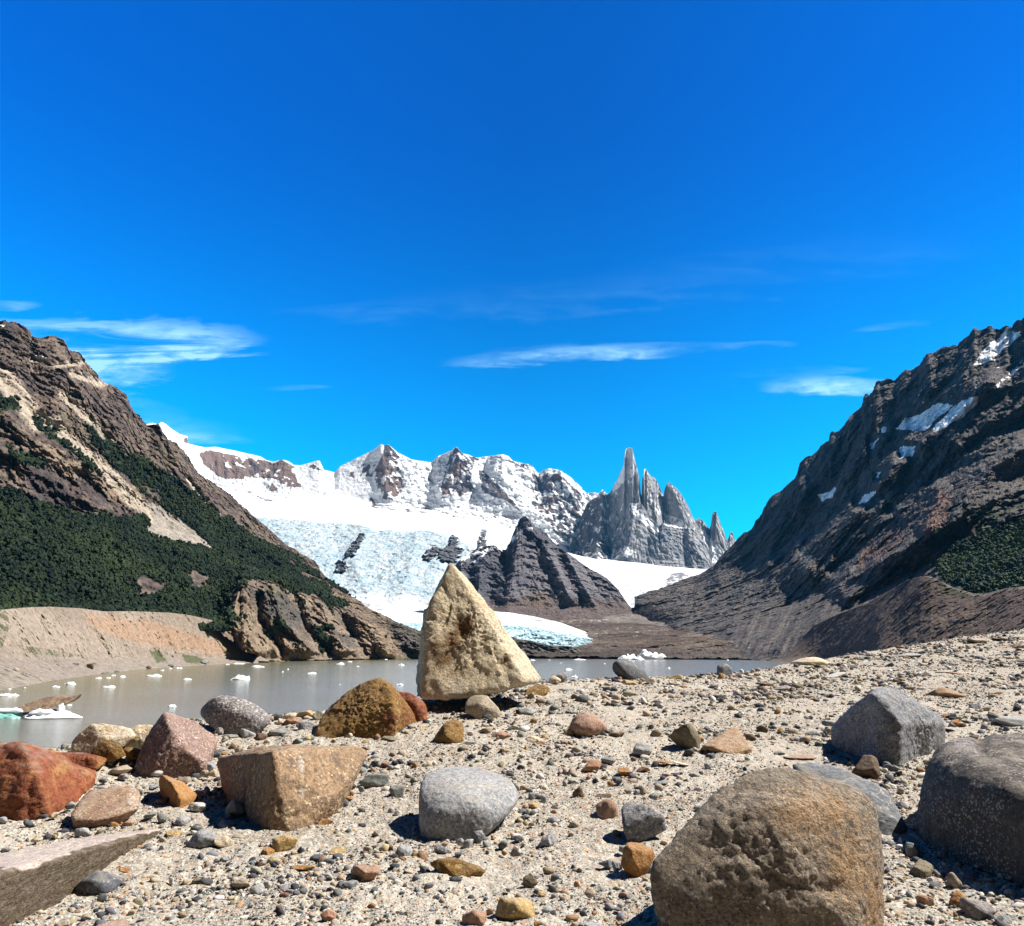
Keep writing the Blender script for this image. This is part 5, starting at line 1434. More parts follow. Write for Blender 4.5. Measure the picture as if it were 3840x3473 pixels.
carved("rounded_boulder", "smooth blue grey boulder sunk in the gravel at the centre", [
    (1553, 2950, (1690, 3150, 130)), (1565, 2915, (1690, 3150, 180)), (1600, 2882, (1690, 3150, 250)), (1655, 2862, (1690, 3150, 290)), (1759, 2855, (1690, 3150, 310)), (1850, 2872, (1690, 3150, 300)), (1933, 2914, (1690, 3150, 260)),
    (1972, 2962, (1690, 3150, 200)), (1962, 3010, (1690, 3150, 150)), (1898, 3073, (1690, 3150, 60)), (1794, 3117, (1690, 3150, 10)), (1690, 3153, (1690, 3150, -10)), (1630, 3170, (1690, 3150, -10)), (1572, 3140, (1690, 3150, 20)), (1551, 3055, (1690, 3150, 60)),
    (1640, 3070, (1690, 3150, -30)), (1800, 3020, (1690, 3150, 0)), (1700, 2950, (1690, 3150, 60)), (1850, 2950, (1690, 3150, 120)), (1600, 3000, (1690, 3150, 400)), (1900, 3000, (1690, 3150, 430)), (1750, 3100, (1690, 3150, 380)), (1750, 2930, (1690, 3150, 440))],
    M_BLUEGREY, (1690, 3150), p=14, chip=0.0015, n_amp=0.010, n_len=0.5, fine=0.0018)
carved("brown_boulder", "huge brown and orange boulder filling the bottom right, nearest stone", [
    (2420, 3255, (2480, 3500, 40)), (2440, 3215, (2480, 3500, 60)), (2491, 3160, (2480, 3500, 100)), (2606, 3053, (2480, 3500, 160)), (2667, 2976, (2480, 3500, 200)), (2735, 2908, (2480, 3500, 230)), (2835, 2877, (2480, 3500, 250)), (2949, 2870, (2480, 3500, 260)),
    (3064, 2885, (2480, 3500, 260)), (3179, 2931, (2480, 3500, 240)), (3278, 2976, (2480, 3500, 200)), (3306, 3030, (2480, 3500, 160)), (3314, 3200, (2480, 3500, 90)), (3310, 3400, (2480, 3500, 40)), (3290, 3640, (2480, 3500, 0)),
    (2934, 3267, (2480, 3500, -60)), (2700, 3270, (2480, 3500, -20)), (3217, 3480, (2480, 3500, -100)), (2560, 3450, (2480, 3500, -40)), (2453, 3343, (2480, 3500, 10)), (2490, 3500, (2480, 3500, 0)), (2700, 3620, (2480, 3500, -80)), (3050, 3680, (2480, 3500, -110)),
    (3000, 3000, (2480, 3500, 60)), (2780, 3030, (2480, 3500, 70)), (3200, 3060, (2480, 3500, 70)), (3260, 3300, (2480, 3500, -20)),
    (2600, 3150, (2480, 3500, 420)), (3200, 3080, (2480, 3500, 450)), (2500, 3430, (2480, 3500, 320)), (3260, 3500, (2480, 3500, 380)), (2900, 3000, (2480, 3500, 480))],
    M_BIGBROWN, (2480, 3500), p=40, chip=0.008, cuts=12, cutd=0.03, n_amp=0.008, n_len=0.4, fine=0.004, ridge=0.006,
    dents=[(2800, 2940, 60, 24, -0.03), (2740, 2965, 40, 20, -0.02), (2640, 3180, 60, 60, -0.012), (3080, 3330, 110, 34, -0.02), (2930, 3300, 60, 60, -0.014), (2750, 3400, 90, 40, -0.014), (2550, 3250, 30, 70, -0.012)],
    stain_or_shading=[(3060, 3060, 230, 150, 1.0), (3180, 3250, 130, 220, 1.0), (2940, 2990, 160, 70, 0.6), (3270, 3400, 50, 200, 1.0)])
carved("dark_boulder", "very large dark speckled boulder with a lit rounded top, cut by the right edge", [
    (3402, 3114, (3433, 3155, 60)), (3402, 2990, (3433, 3155, 60)), (3412, 2920, (3433, 3155, 80)), (3446, 2835, (3433, 3155, 110)), (3476, 2768, (3433, 3155, 160)), (3522, 2735, (3433, 3155, 190)), (3599, 2722, (3433, 3155, 200)), (3667, 2730, (3433, 3155, 190)),
    (3713, 2727, (3433, 3155, 180)), (3790, 2715, (3433, 3155, 170)), (3900, 2720, (3433, 3155, 150)), (4200, 2800, (3433, 3155, 100)), (4420, 3050, (3433, 3155, 0)),
    (3433, 3157, 'g'), (3522, 3210, 'g'), (3675, 3279, 'g'), (3840, 3355, 'g'), (4100, 3450, 'g'), (4400, 3400, 'g'),
    (3520, 3000, (3522, 3210, -60)), (3700, 3000, (3675, 3279, -40)), (3900, 3000, (3840, 3355, -40)), (3540, 2840, (3522, 3210, 20)), (3720, 2830, (3675, 3279, 60)), (4200, 2900, (3433, 3155, 800)), (3560, 2880, (3433, 3155, 800))],
    M_DARKBOULDER, (3440, 3165), p=14, chip=0.0015, n_amp=0.010, n_len=0.5, fine=0.002, dents=[(3672, 2760, 26, 50, -0.02)],
    stain_or_shading=[(3590, 2780, 90, 60, 0.8)])  # pale patch paints the sunlit part of the rounded top
carved("grey_rock", "pointed grey rock with a bright right slope, behind the two biggest boulders", [
    (3262, 2584, (3330, 2880, 80)), (3294, 2570, (3330, 2880, 170)), (3350, 2576, (3330, 2880, 260)), (3397, 2608, (3330, 2880, 310)), (3457, 2640, (3330, 2880, 350)), (3536, 2679, (3330, 2880, 400)), (3552, 2711, (3330, 2880, 380)), (3540, 2765, 'g'), (3457, 2815, 'g'), (3437, 2838, 'g'), (3358, 2878, 'g'),
    (3278, 2867, 'g'), (3159, 2822, 'g'), (3103, 2800, 'g'), (3119, 2727, (3110, 2800, 20)), (3171, 2667, (3159, 2818, 30)), (3219, 2616, (3330, 2880, 130)), (3318, 2608, (3330, 2880, 40)), (3314, 2663, (3330, 2880, 0)), (3379, 2711, (3330, 2880, -20)), (3453, 2787, (3437, 2838, -5)),
    (3300, 2650, (3330, 2880, 560)), (3500, 2730, (3330, 2880, 650))], M_GREYROCK, (3330, 2880), p=40, n_amp=0.016, n_len=0.3, fine=0.004)
carved("slate_rock", "blue grey slate slab wedged between the huge brown boulder and the dark boulder", [
    (2965, 2872, (3390, 3130, 330)), (3010, 2849, (3390, 3130, 360)), (3140, 2868, (3390, 3130, 320)), (3255, 2921, (3390, 3130, 240)), (3331, 2968, (3390, 3130, 170)), (3362, 3030, (3390, 3130, 90)), (3400, 3099, (3390, 3130, 20)), (3392, 3124, (3390, 3130, 0)), (3324, 3150, (3390, 3130, -20)),
    (3200, 3160, (3390, 3130, 0)), (3100, 3000, (3390, 3130, 180)), (3330, 3060, (3390, 3130, 20)), (3200, 2950, (3390, 3130, 420)), (3380, 3090, (3390, 3130, 200)), (3100, 2940, (3390, 3130, 460))],
    M_SLAB, (3390, 3130), p=50, n_amp=0.010, ico=ICO4)

# ---------------------------------------------------------------- smaller stones
def random_shape(rng, ico, kind):
    V0, F_ = ico
    if kind == 'r':
        n, lo, p = 14, 0.80, 7
    elif kind == 'f':
        n, lo, p = 11, 0.70, 26
    else:
        n, lo, p = 9, 0.62, 40
    N = rng.normal(size=(n, 3)); N /= np.linalg.norm(N, axis=1, keepdims=True)
    q, _ = np.linalg.qr(rng.normal(size=(3, 3)))
    N = np.concatenate([N, q + rng.normal(size=(3, 3)) * 0.2, -q + rng.normal(size=(3, 3)) * 0.2])
    N /= np.linalg.norm(N, axis=1, keepdims=True)
    h = rng.uniform(lo, 1.0, len(N)); h[-6:] = rng.uniform(0.75, 1.15, 6)
    r = shape_from_planes(V0, N, h, p)
    V = V0 * r[:, None]
    return V, F_


def labeller(landmarks):
    used = {}
    def f(px, py, desc):
        best = min(landmarks, key=lambda L: (L[0] - px) ** 2 + ((L[1] - py) * 1.4) ** 2)
        dx, dy = px - best[0], (py - best[1])
        if abs(dy) * 1.6 > abs(dx):
            d = 'in front of' if dy > 0 else 'behind'
        else:
            d = 'left of' if dx < 0 else 'right of'
        key = (desc, d, best[2])
        used.setdefault(key, []).append((math.hypot(dx, dy), None))
        return key, math.hypot(dx, dy)
    return f


ORD = ['', 'second', 'third', 'fourth', 'fifth', 'sixth', 'seventh', 'eighth', 'ninth', 'tenth', 'eleventh', 'twelfth', 'thirteenth', 'fourteenth', 'fifteenth']


def give_labels(items, landmarks):
    """items: (object, px, py, description); ranks look-alikes by their distance to the landmark"""
    f = labeller(landmarks)
    groups = {}
    for o, px, py, desc in items:
        key, d = f(px, py, desc)
        groups.setdefault(key, []).append((d, o))
    for (desc, d, lm), L in groups.items():
        L.sort(key=lambda q: q[0])
        for i, (_, o) in enumerate(L):
            if len(L) == 1:
                o['label'] = f"{desc} {d} {lm}"
            else:
                o['label'] = f"{(ORD[i] + ' ') if i else ''}nearest {desc} {d} {lm}"


LAND = [(1790, 2640, 'the tall triangular rock'), (1350, 2680, 'the large ochre rock'), (1060, 2950, 'the big brown block'), (1760, 3010, 'the smooth blue grey boulder'),
        (2870, 3200, 'the huge brown boulder'), (3620, 3000, 'the very large dark boulder'), (3330, 2730, 'the pointed grey rock'), (880, 2680, 'the speckled granite boulder'),
        (660, 2800, 'the peaked pinkish rock'), (100, 2930, 'the biggest rust rock'), (400, 3020, 'the tilted tan slab'), (300, 3250, 'the long pinkish slab'),
        (665, 2970, 'the orange wedge stone'), (2205, 2715, 'the rounded pink rock'), (2730, 2780, 'the brown flagstone'), (2360, 2510, 'the black hump on the crest'),
        (3550, 2600, 'the flat tan block'), (3050, 2470, 'the cream dome stone'), (1680, 2755, 'the ochre lump'), (2410, 3090, 'the cracked grey stone'),
        (1710, 3255, 'the long orange stone'), (1935, 3410, 'the yellow block'), (370, 3305, 'the dark slate hump'), (2715, 2512, 'the upright oval stone')]
TILE = {2: (0, 2930), 1: (0, 2450), 3: (760, 2450), 4: (760, 2930), 5: (1520, 2450), 6: (1520, 2930), 7: (2280, 2450), 8: (2280, 2930), 9: (3040, 2330), 10: (3040, 2900)}
MATS = {'slate': (M_SLATE, 'dark slate'), 'blue': (M_BLUEGREY, 'blue grey'), 'grey': (M_GREYROCK, 'grey'), 'lg': (M_LIGHTGREY, 'light grey'), 'white': (M_WHITE, 'whitish'),
        'beige': (M_BEIGE, 'beige'), 'cream': (M_CREAM, 'cream'), 'or': (M_ORANGE, 'orange'), 'ye': (M_YELLOW, 'yellow'), 'red': (M_REDDISH, 'reddish'), 'pink': (M_PINK, 'pink'),
        'green': (M_GREEN, 'greenish grey'), 'brown': (M_BROWN, 'dark brown'), 'och': (M_OCHRE, 'ochre'), 'olive': (M_MOSSY, 'olive brown'), 'gran': (M_GRANITE, 'speckled'), 'tan': (M_TANSLAB, 'tan'), 'slab': (M_SLAB, 'slate blue')}
SHAPEW = {'r': 'rounded', 'a': 'angular', 'f': 'flat'}
labels = []
srng = np.random.RandomState(77)


def stone(px, py, w, h, mat, kind, label=None, roll=0.0, group='small stones on the gravel', depth=None, sink=0.32, cat='stone', ico=None):
    """px,py centre of what shows, w,h its size, in measured pixels"""
    D = ground_hit(px, min(py + h * 0.30, 3600))
    k = D / F0
    ww = w * k
    dd = (depth or srng.uniform(0.65, 0.95)) * ww
    hh = max(h * k - 0.26 * dd, 0.30 * h * k) * 1.25
    if kind == 'f': hh *= 0.9
    ic = ico or (ICO3 if w > 46 else ICO[3])
    V, F_ = random_shape(srng, ic, kind)
    lo, hi = V.min(0), V.max(0)
    V = (V - (lo + hi) / 2) / (hi - lo) * 2
    V = V * C(ww / 2, dd / 2, hh / 2)
    s = (ww + hh) / 2
    V = V + (V / (np.linalg.norm(V, axis=1, keepdims=True) + 1e-9)) * (s * (0.035 * fbm(V + D * 7 + px, s * 0.4, 4, 0.6, 501)))[:, None]
    c_, s_ = math.cos(roll), math.sin(roll)
    V = V @ np.array([[c_, 0, -s_], [0, 1, 0], [s_, 0, c_]])
    a, e = ray(px, py)
    x, y = float(a) * D, D
    z = float(ground_z(x, y)) + hh * (0.5 - sink)
    if py + h * 0.3 < np.interp(px, [c_[0] for c_ in CREST], [c_[1] for c_ in CREST]):
        # stands on the brink: keeps its full height, foot buried in the gravel
        V[:, 2] *= 1.7
        z = float(e) * D + 0.5 * h * k - V[:, 2].max()
    nm = 'stone' if w > 40 else 'pebble'
    o = mesh_np(nm, V + C(0, 0, hh * (sink - 0.5)) * 0, F_, MATS[mat][0] if isinstance(mat, str) else mat, loc=(x, y, z))
    tag(o, label, cat if nm == 'stone' else 'pebble', group)
    if label is None:
        size = 'tiny' if w < 24 else 'small' if w < 42 else 'medium' if w < 70 else 'big'
        labels.append((o, px, py, f"{size} {MATS[mat][1]} {SHAPEW[kind]} {nm}"))
    return o


def bigstone(*a, **k):
    k.setdefault('group', None)
    k.setdefault('cat', 'rock')
    o = stone(*a, **k)
    if o.get('group') is None and 'group' in o: del o['group']
    o.name = 'rock'
    return o


bigstone(2363, 2512, 140, 72, M_SLATE, 'r', "black humped boulder sticking up over the crest against the lake", roll=0.25, sink=0.2)
bigstone(2717, 2512, 54, 46, 'grey', 'r', "small upright oval grey stone standing on the crest before the lake", sink=0.15)
bigstone(3040, 2474, 150, 66, 'cream', 'r', "cream dome shaped boulder on the crest where the lake ends", sink=0.4)
bigstone(3398, 2452, 100, 40, 'lg', 'a', "light grey angular rock on the crest before the brown moraine slope")
bigstone(3550, 2600, 152, 64, M_TANSLAB, 'a', "flat tan block lying on the slope above the biggest dark boulder", depth=0.5)
bigstone(3128, 2530, 92, 34, 'white', 'r', "long pale grey flat stone on the slope behind the pointed grey rock", roll=-0.15)
bigstone(2208, 2717, 142, 116, 'pink', 'r', "rounded pink rock with a crease, lying right of the triangular rock", sink=0.3)
bigstone(1682, 2759, 128, 104, 'och', 'r', "ochre lump of rock below the prop stone and behind the blue grey boulder", roll=-0.5, sink=0.25)
bigstone(2570, 2764, 112, 104, 'olive', 'a', "olive brown knobbly rock touching the brown flagstone", sink=0.2)
carved("flat_rock", "brown purple kite shaped flagstone with a sunlit face in mid slope", [
    (2628, 2798, (2740, 2828, 20)), (2690, 2760, (2740, 2828, 90)), (2738, 2730, (2740, 2828, 150)), (2765, 2724, (2740, 2828, 160)), (2790, 2768, (2740, 2828, 90)), (2822, 2808, (2740, 2828, 30)), (2740, 2826, (2740, 2828, -10)), (2670, 2802, (2740, 2828, -5)),
    (2740, 2832, (2740, 2828, 20)), (2815, 2818, (2740, 2828, 40)), (2640, 2808, (2740, 2828, 40)), (2760, 2760, (2740, 2828, 230)), (2670, 2806, (2740, 2828, 60))], M_TANSLAB, (2740, 2828), p=60, ico=ICO4, n_amp=0.01)
bigstone(2409, 3092, 146, 136, 'grey', 'a', "cracked grey stone with dark shaded face left of the huge boulder", sink=0.2)
bigstone(2390, 3232, 116, 118, 'or', 'a', "vivid orange jagged stone against the left foot of the huge boulder", sink=0.25)
bigstone(1712, 3256, 190, 78, 'och', 'a', "long orange tapering stone lying before the blue grey boulder", roll=0.33, depth=0.45)
bigstone(1933, 3410, 142, 92, 'ye', 'a', "pale yellow block with pink top at the bottom edge", sink=0.25)
bigstone(1783, 3442, 86, 74, 'pink', 'a', "cream and rust lump cut by the bottom edge left of the yellow block", roll=0.4)
bigstone(370, 3304, 138, 92, M_SLATE, 'r', "dark slate humped stone below the long pinkish slab", sink=0.3, roll=0.1)
bigstone(770, 3150, 108, 84, 'grey', 'r', "dark grey streaked stone between the long slab and the brown block", sink=0.28)
bigstone(835, 3162, 78, 62, 'cream', 'a', "cream peach stone leaning on the dark grey streaked stone", sink=0.25, roll=0.3)
bigstone(888, 3040, 76, 66, 'lg', 'a', "white stone with black spots in the shade of the brown block", sink=0.2, roll=0.2)
bigstone(848, 3094, 62, 42, 'blue', 'r', "smooth grey blue oval stone in front of the black spotted white stone", sink=0.2)
bigstone(1069, 3168, 92, 68, 'ye', 'a', "pale orange rounded slab at the foot of the big brown block", depth=0.8, sink=0.25)
bigstone(1005, 3196, 56, 40, 'or', 'a', "orange brown angular stone left of the pale orange rounded slab")
bigstone(3250, 2885, 120, 100, 'brown', 'a', "rust brown crumpled stone between the slate slab and the pointed grey rock", roll=-0.5, sink=0.2)
bigstone(3790, 2700, 130, 60, 'lg', 'a', "pale grey rock half hidden behind the very large dark boulder", sink=0.3)
bigstone(2275, 3030, 80, 84, 'pink', 'r', "pink oblong stone left of the cracked grey stone", roll=0.5, sink=0.35)
bigstone(740, 2743, 44, 60, 'beige', 'a', "beige stone peeping between the peaked rock and the speckled boulder")
bigstone(1350, 3345, 0.1, 0.1, 'beige', 'r', "x") if False else None

LIST = [
 # in front of and around the rust rock, slab and wedge
 (1, 1130, 1090, 220, 100, 'beige', 'f'), (1, 1480, 1130, 110, 60, 'white', 'r'), (1, 1200, 1000, 60, 50, 'cream', 'r'), (1, 1070, 1020, 50, 45, 'slate', 'r'), (1, 975, 1195, 80, 50, 'slate', 'r'), (1, 1165, 1160, 90, 60, 'gran', 'r'),
 (1, 1975, 1055, 120, 80, 'blue', 'r'), (1, 1930, 1130, 80, 60, 'beige', 'r'), (1, 1735, 1110, 56, 44, 'slate', 'a'), (1, 1715, 1195, 130, 90, 'brown', 'a'), (1, 1345, 860, 100, 60, 'lg', 'a'), (1, 1125, 1005, 46, 34, 'beige', 'r'),
 (2, 672, 220, 90, 70, 'blue', 'r'), (2, 778, 472, 135, 85, 'blue', 'r'), (2, 278, 390, 100, 80, 'slate', 'a'), (2, 30, 360, 80, 60, 'blue', 'r'), (2, 50, 650, 80, 50, 'slate', 'r'), (2, 1085, 405, 80, 60, 'or', 'a'), (2, 1200, 390, 110, 70, 'pink', 'f'),
 (2, 1525, 345, 90, 80, 'green', 'r'), (2, 1715, 375, 140, 110, 'blue', 'r'), (2, 1815, 365, 66, 54, 'slate', 'r'), (2, 1865, 445, 100, 90, 'slate', 'r'), (2, 1880, 230, 180, 110, 'white', 'f'), (2, 1450, 50, 80, 60, 'blue', 'a'), (2, 1545, 180, 90, 56, 'brown', 'a'),
 (2, 1640, 490, 130, 80, 'ye', 'f'), (2, 1590, 690, 110, 50, 'cream', 'f'), (2, 1570, 725, 70, 44, 'or', 'a'), (2, 1175, 835, 90, 60, 'or', 'a'), (2, 1720, 668, 74, 44, 'white', 'r'), (2, 1530, 640, 50, 60, 'slate', 'a'), (2, 1135, 700, 50, 40, 'or', 'r'),
 (2, 960, 1105, 80, 80, 'slate', 'a'), (2, 700, 955, 110, 66, 'slate', 'a'), (2, 1870, 935, 80, 46, 'olive', 'a'), (2, 1620, 940, 50, 60, 'white', 'a'), (2, 1755, 860, 34, 34, 'ye', 'r'), (2, 1340, 970, 44, 40, 'or', 'r'), (2, 1140, 1108, 44, 34, 'red', 'r'),
 (2, 590, 1335, 140, 70, 'beige', 'a'), (2, 1100, 1340, 330, 80, 'pink', 'f'), (2, 1890, 1035, 44, 36, 'slate', 'r'), (2, 350, 540, 110, 60, 'cream', 'f'), (2, 520, 515, 50, 36, 'ye', 'r'), (2, 640, 640, 60, 40, 'brown', 'f'), (2, 510, 315, 80, 60, 'cream', 'a'),
 (2, 1970, 100, 70, 46, 'blue', 'r'), (2, 1900, 150, 50, 38, 'slate', 'r'), (2, 1430, 310, 120, 60, 'green', 'f'), (2, 950, 55, 110, 40, 'slate', 'f'), (2, 1845, 720, 80, 46, 'grey', 'f'), (2, 1500, 175, 60, 40, 'grey', 'a'),
 # row under the speckled boulder
 (3, 152, 745, 90, 100, 'gran', 'r'), (3, 262, 775, 150, 60, 'green', 'f'), (3, 425, 755, 150, 90, 'lg', 'r'), (3, 552, 778, 110, 90, 'brown', 'a'), (3, 700, 740, 180, 110, 'green', 'a'), (3, 695, 560, 110, 80, 'slate', 'a'), (3, 828, 553, 110, 70, 'cream', 'r'),
 (3, 962, 570, 150, 90, 'ye', 'a'), (3, 845, 635, 170, 90, 'red', 'a'), (3, 965, 685, 150, 110, 'grey', 'a'), (3, 1100, 590, 120, 110, 'olive', 'a'), (3, 735, 640, 50, 60, 'cream', 'r'), (3, 500, 885, 130, 56, 'pink', 'f'), (3, 340, 900, 70, 70, 'beige', 'r'),
 (3, 900, 835, 90, 70, 'green', 'a'), (3, 1255, 790, 56, 36, 'or', 'a'), (3, 1235, 830, 50, 40, 'or', 'a'), (3, 1360, 860, 120, 40, 'beige', 'f'), (3, 1470, 745, 66, 44, 'white', 'r'), (3, 1530, 835, 40, 40, 'ye', 'a'), (3, 800, 860, 110, 26, 'red', 'f'),
 (3, 1800, 800, 200, 76, 'olive', 'f'), (3, 1930, 760, 70, 70, 'beige', 'a'), (3, 1545, 900, 80, 50, 'brown', 'a'), (3, 1610, 940, 60, 46, 'blue', 'r'), (3, 1620, 985, 80, 50, 'slate', 'r'), (3, 1635, 1040, 70, 60, 'slate', 'a'), (3, 1920, 910, 70, 44, 'slate', 'r'),
 (3, 1850, 935, 100, 30, 'or', 'f'), (3, 1630, 1180, 250, 150, 'green', 'f'), (3, 1830, 1080, 60, 44, 'white', 'r'), (3, 1775, 1080, 60, 50, 'blue', 'r'), (3, 60, 1060, 120, 80, 'blue', 'r'), (3, 25, 1130, 70, 60, 'beige', 'r'), (3, 90, 1130, 80, 66, 'cream', 'a'),
 (3, 1690, 850, 120, 36, 'beige', 'f'), (3, 1575, 1005, 30, 36, 'or', 'a'), (3, 210, 940, 90, 44, 'or', 'a'), (3, 130, 950, 80, 60, 'slate', 'a'), (3, 400, 910, 60, 40, 'white', 'r'),
 # foreground between block and blue grey boulder
 (4, 1330, 205, 90, 80, 'slate', 'r'), (4, 1260, 235, 60, 60, 'slate', 'r'), (4, 1380, 160, 80, 40, 'or', 'a'), (4, 1410, 110, 46, 46, 'red', 'r'), (4, 1160, 385, 140, 90, 'or', 'a'), (4, 1300, 505, 90, 60, 'cream', 'a'), (4, 1375, 480, 60, 60, 'slate', 'r'),
 (4, 1265, 650, 140, 90, 'ye', 'a'), (4, 1070, 722, 110, 76, 'slate', 'r'), (4, 930, 655, 60, 76, 'slate', 'a'), (4, 950, 810, 210, 80, 'or', 'f'), (4, 660, 750, 110, 70, 'green', 'r'), (4, 548, 790, 120, 90, 'brown', 'a'), (4, 460, 790, 80, 80, 'slate', 'a'),
 (4, 375, 950, 140, 100, 'beige', 'a'), (4, 515, 1025, 120, 110, 'lg', 'r'), (4, 610, 975, 80, 66, 'white', 'a'), (4, 210, 735, 90, 60, 'blue', 'a'), (4, 630, 830, 110, 60, 'green', 'f'), (4, 1530, 870, 250, 180, 'pink', 'a'), (4, 1370, 980, 150, 110, 'green', 'f'),
 (4, 1400, 1170, 180, 60, 'lg', 'f'), (4, 1190, 1280, 130, 130, 'red', 'a'), (4, 1900, 660, 150, 150, 'blue', 'r'), (4, 1840, 318, 60, 90, 'white', 'a'), (4, 1775, 300, 60, 90, 'blue', 'r'), (4, 1910, 330, 60, 60, 'beige', 'a'), (4, 1835, 100, 130, 120, 'green', 'a'),
 (4, 1510, 410, 70, 50, 'slate', 'a'), (4, 1630, 495, 60, 50, 'brown', 'a'), (4, 1505, 270, 60, 46, 'slate', 'r'), (4, 1450, 320, 50, 60, 'slate', 'a'), (4, 1500, 70, 50, 50, 'green', 'r'), (4, 1420, 45, 60, 50, 'brown', 'r'), (4, 1255, 280, 110, 60, 'beige', 'f'),
 (4, 1790, 915, 70, 50, 'blue', 'r'), (4, 1660, 880, 36, 30, 'or', 'r'), (4, 2000, 700, 50, 60, 'or', 'r'), (4, 640, 585, 56, 40, 'slate', 'a'), (4, 470, 605, 40, 36, 'white', 'r'), (4, 1330, 885, 50, 36, 'slate', 'a'), (4, 760, 1010, 110, 50, 'pink', 'f'),
 (4, 1120, 940, 40, 36, 'blue', 'r'), (4, 1555, 1075, 40, 30, 'slate', 'r'), (4, 1185, 1110, 60, 36, 'slate', 'a'), (4, 1040, 1190, 50, 44, 'slate', 'a'), (4, 455, 1170, 50, 54, 'blue', 'a'), (4, 1640, 1110, 50, 90, 'beige', 'a'), (4, 1270, 1265, 56, 44, 'beige', 'r'), (4, 1735, 1290, 70, 40, 'blue', 'f'),
 (4, 1940, 1240, 60, 40, 'beige', 'r'), (4, 280, 465, 66, 66, 'beige', 'a'), (4, 340, 520, 100, 60, 'beige', 'f'), (4, 220, 120, 80, 60, 'brown', 'a'), (4, 60, 105, 70, 46, 'slate', 'r'), (4, 200, 200, 60, 50, 'red', 'a'),
 # between the triangular rock and the blue grey boulder
 (5, 905, 775, 180, 110, 'pink', 'a'), (5, 1205, 810, 130, 80, 'cream', 'a'), (5, 1095, 785, 80, 80, 'blue', 'r'), (5, 1280, 850, 80, 60, 'red', 'a'), (5, 1325, 790, 80, 66, 'ye', 'a'), (5, 605, 860, 140, 84, 'slate', 'a'), (5, 850, 880, 100, 50, 'or', 'f'),
 (5, 720, 945, 80, 56, 'grey', 'a'), (5, 1670, 435, 160, 110, 'slate', 'a'), (5, 1560, 345, 210, 60, 'slab', 'f'), (5, 1575, 550, 110, 50, 'slab', 'f'), (5, 1145, 540, 160, 90, 'lg', 'f'), (5, 990, 610, 90, 50, 'white', 'a'), (5, 910, 480, 70, 46, 'ye', 'a'),
 (5, 1550, 740, 110, 90, 'ye', 'a'), (5, 1470, 720, 60, 44, 'slate', 'r'), (5, 1265, 750, 50, 50, 'slate', 'r'), (5, 1410, 245, 110, 60, 'cream', 'r'), (5, 1465, 222, 140, 76, 'gran', 'r'), (5, 1340, 270, 90, 36, 'pink', 'f'), (5, 1550, 265, 120, 30, 'brown', 'f'),
 (5, 1480, 275, 90, 30, 'or', 'f'), (5, 1755, 1060, 200, 130, 'red', 'a'), (5, 1915, 1010, 130, 80, 'green', 'r'), (5, 910, 1060, 100, 46, 'beige', 'f'), (5, 150, 680, 220, 50, 'ye', 'f'), (5, 20, 760, 50, 50, 'beige', 'r'), (5, 250, 675, 80, 40, 'olive', 'a'),
 (5, 1170, 885, 100, 50, 'beige', 'a'), (5, 1140, 900, 40, 50, 'ye', 'a'), (5, 1510, 830, 90, 36, 'red', 'f'), (5, 1590, 1200, 100, 66, 'lg', 'f'), (5, 1940, 1225, 60, 44, 'or', 'a'), (5, 855, 445, 80, 66, 'green', 'a'), (5, 860, 680, 66, 50, 'blue', 'r'), (5, 800, 830, 66, 40, 'or', 'r'),
 (5, 190, 1050, 60, 40, 'cream', 'r'), (5, 90, 1060, 50, 60, 'or', 'a'), (5, 1105, 960, 60, 36, 'white', 'r'), (5, 1180, 1030, 50, 40, 'cream', 'r'), (5, 845, 920, 70, 40, 'slate', 'a'), (5, 1350, 895, 44, 40, 'slate', 'r'), (5, 1920, 730, 90, 50, 'slate', 'r'), (5, 1875, 765, 60, 50, 'slate', 'r'),
 (5, 1980, 760, 100, 60, 'brown', 'f'), (5, 1845, 790, 70, 34, 'slate', 'f'), (5, 740, 1085, 36, 34, 'cream', 'a'), (5, 1760, 320, 80, 34, 'slate', 'r'), (5, 1850, 290, 100, 50, 'cream', 'r'), (5, 500, 420, 60, 30, 'grey', 'a'),
 # below the blue grey boulder
 (6, 1190, 75, 90, 60, 'slate', 'r'), (6, 1210, 150, 90, 90, 'grey', 'a'), (6, 1270, 165, 70, 70, 'slate', 'r'), (6, 1215, 225, 100, 70, 'ye', 'a'), (6, 1310, 180, 60, 100, 'blue', 'a'), (6, 1135, 240, 56, 50, 'red', 'r'), (6, 1405, 290, 60, 50, 'or', 'a'), (6, 1385, 360, 90, 66, 'blue', 'a'),
 (6, 1345, 545, 160, 120, 'blue', 'a'), (6, 690, 520, 110, 120, 'grey', 'a'), (6, 590, 590, 90, 90, 'lg', 'r'), (6, 520, 570, 70, 60, 'lg', 'r'), (6, 350, 635, 140, 90, 'grey', 'a'), (6, 1075, 530, 84, 60, 'slate', 'a'), (6, 920, 600, 80, 80, 'slate', 'r'), (6, 1040, 655, 90, 80, 'gran', 'r'),
 (6, 937, 672, 50, 46, 'or', 'r'), (6, 775, 668, 34, 36, 'slate', 'a'), (6, 500, 685, 60, 44, 'slate', 'a'), (6, 85, 700, 60, 56, 'or', 'r'), (6, 1175, 925, 120, 120, 'olive', 'a'), (6, 335, 1048, 80, 56, 'slate', 'a'), (6, 1390, 1010, 70, 60, 'slate', 'a'), (6, 1240, 1035, 60, 46, 'slate', 'r'),
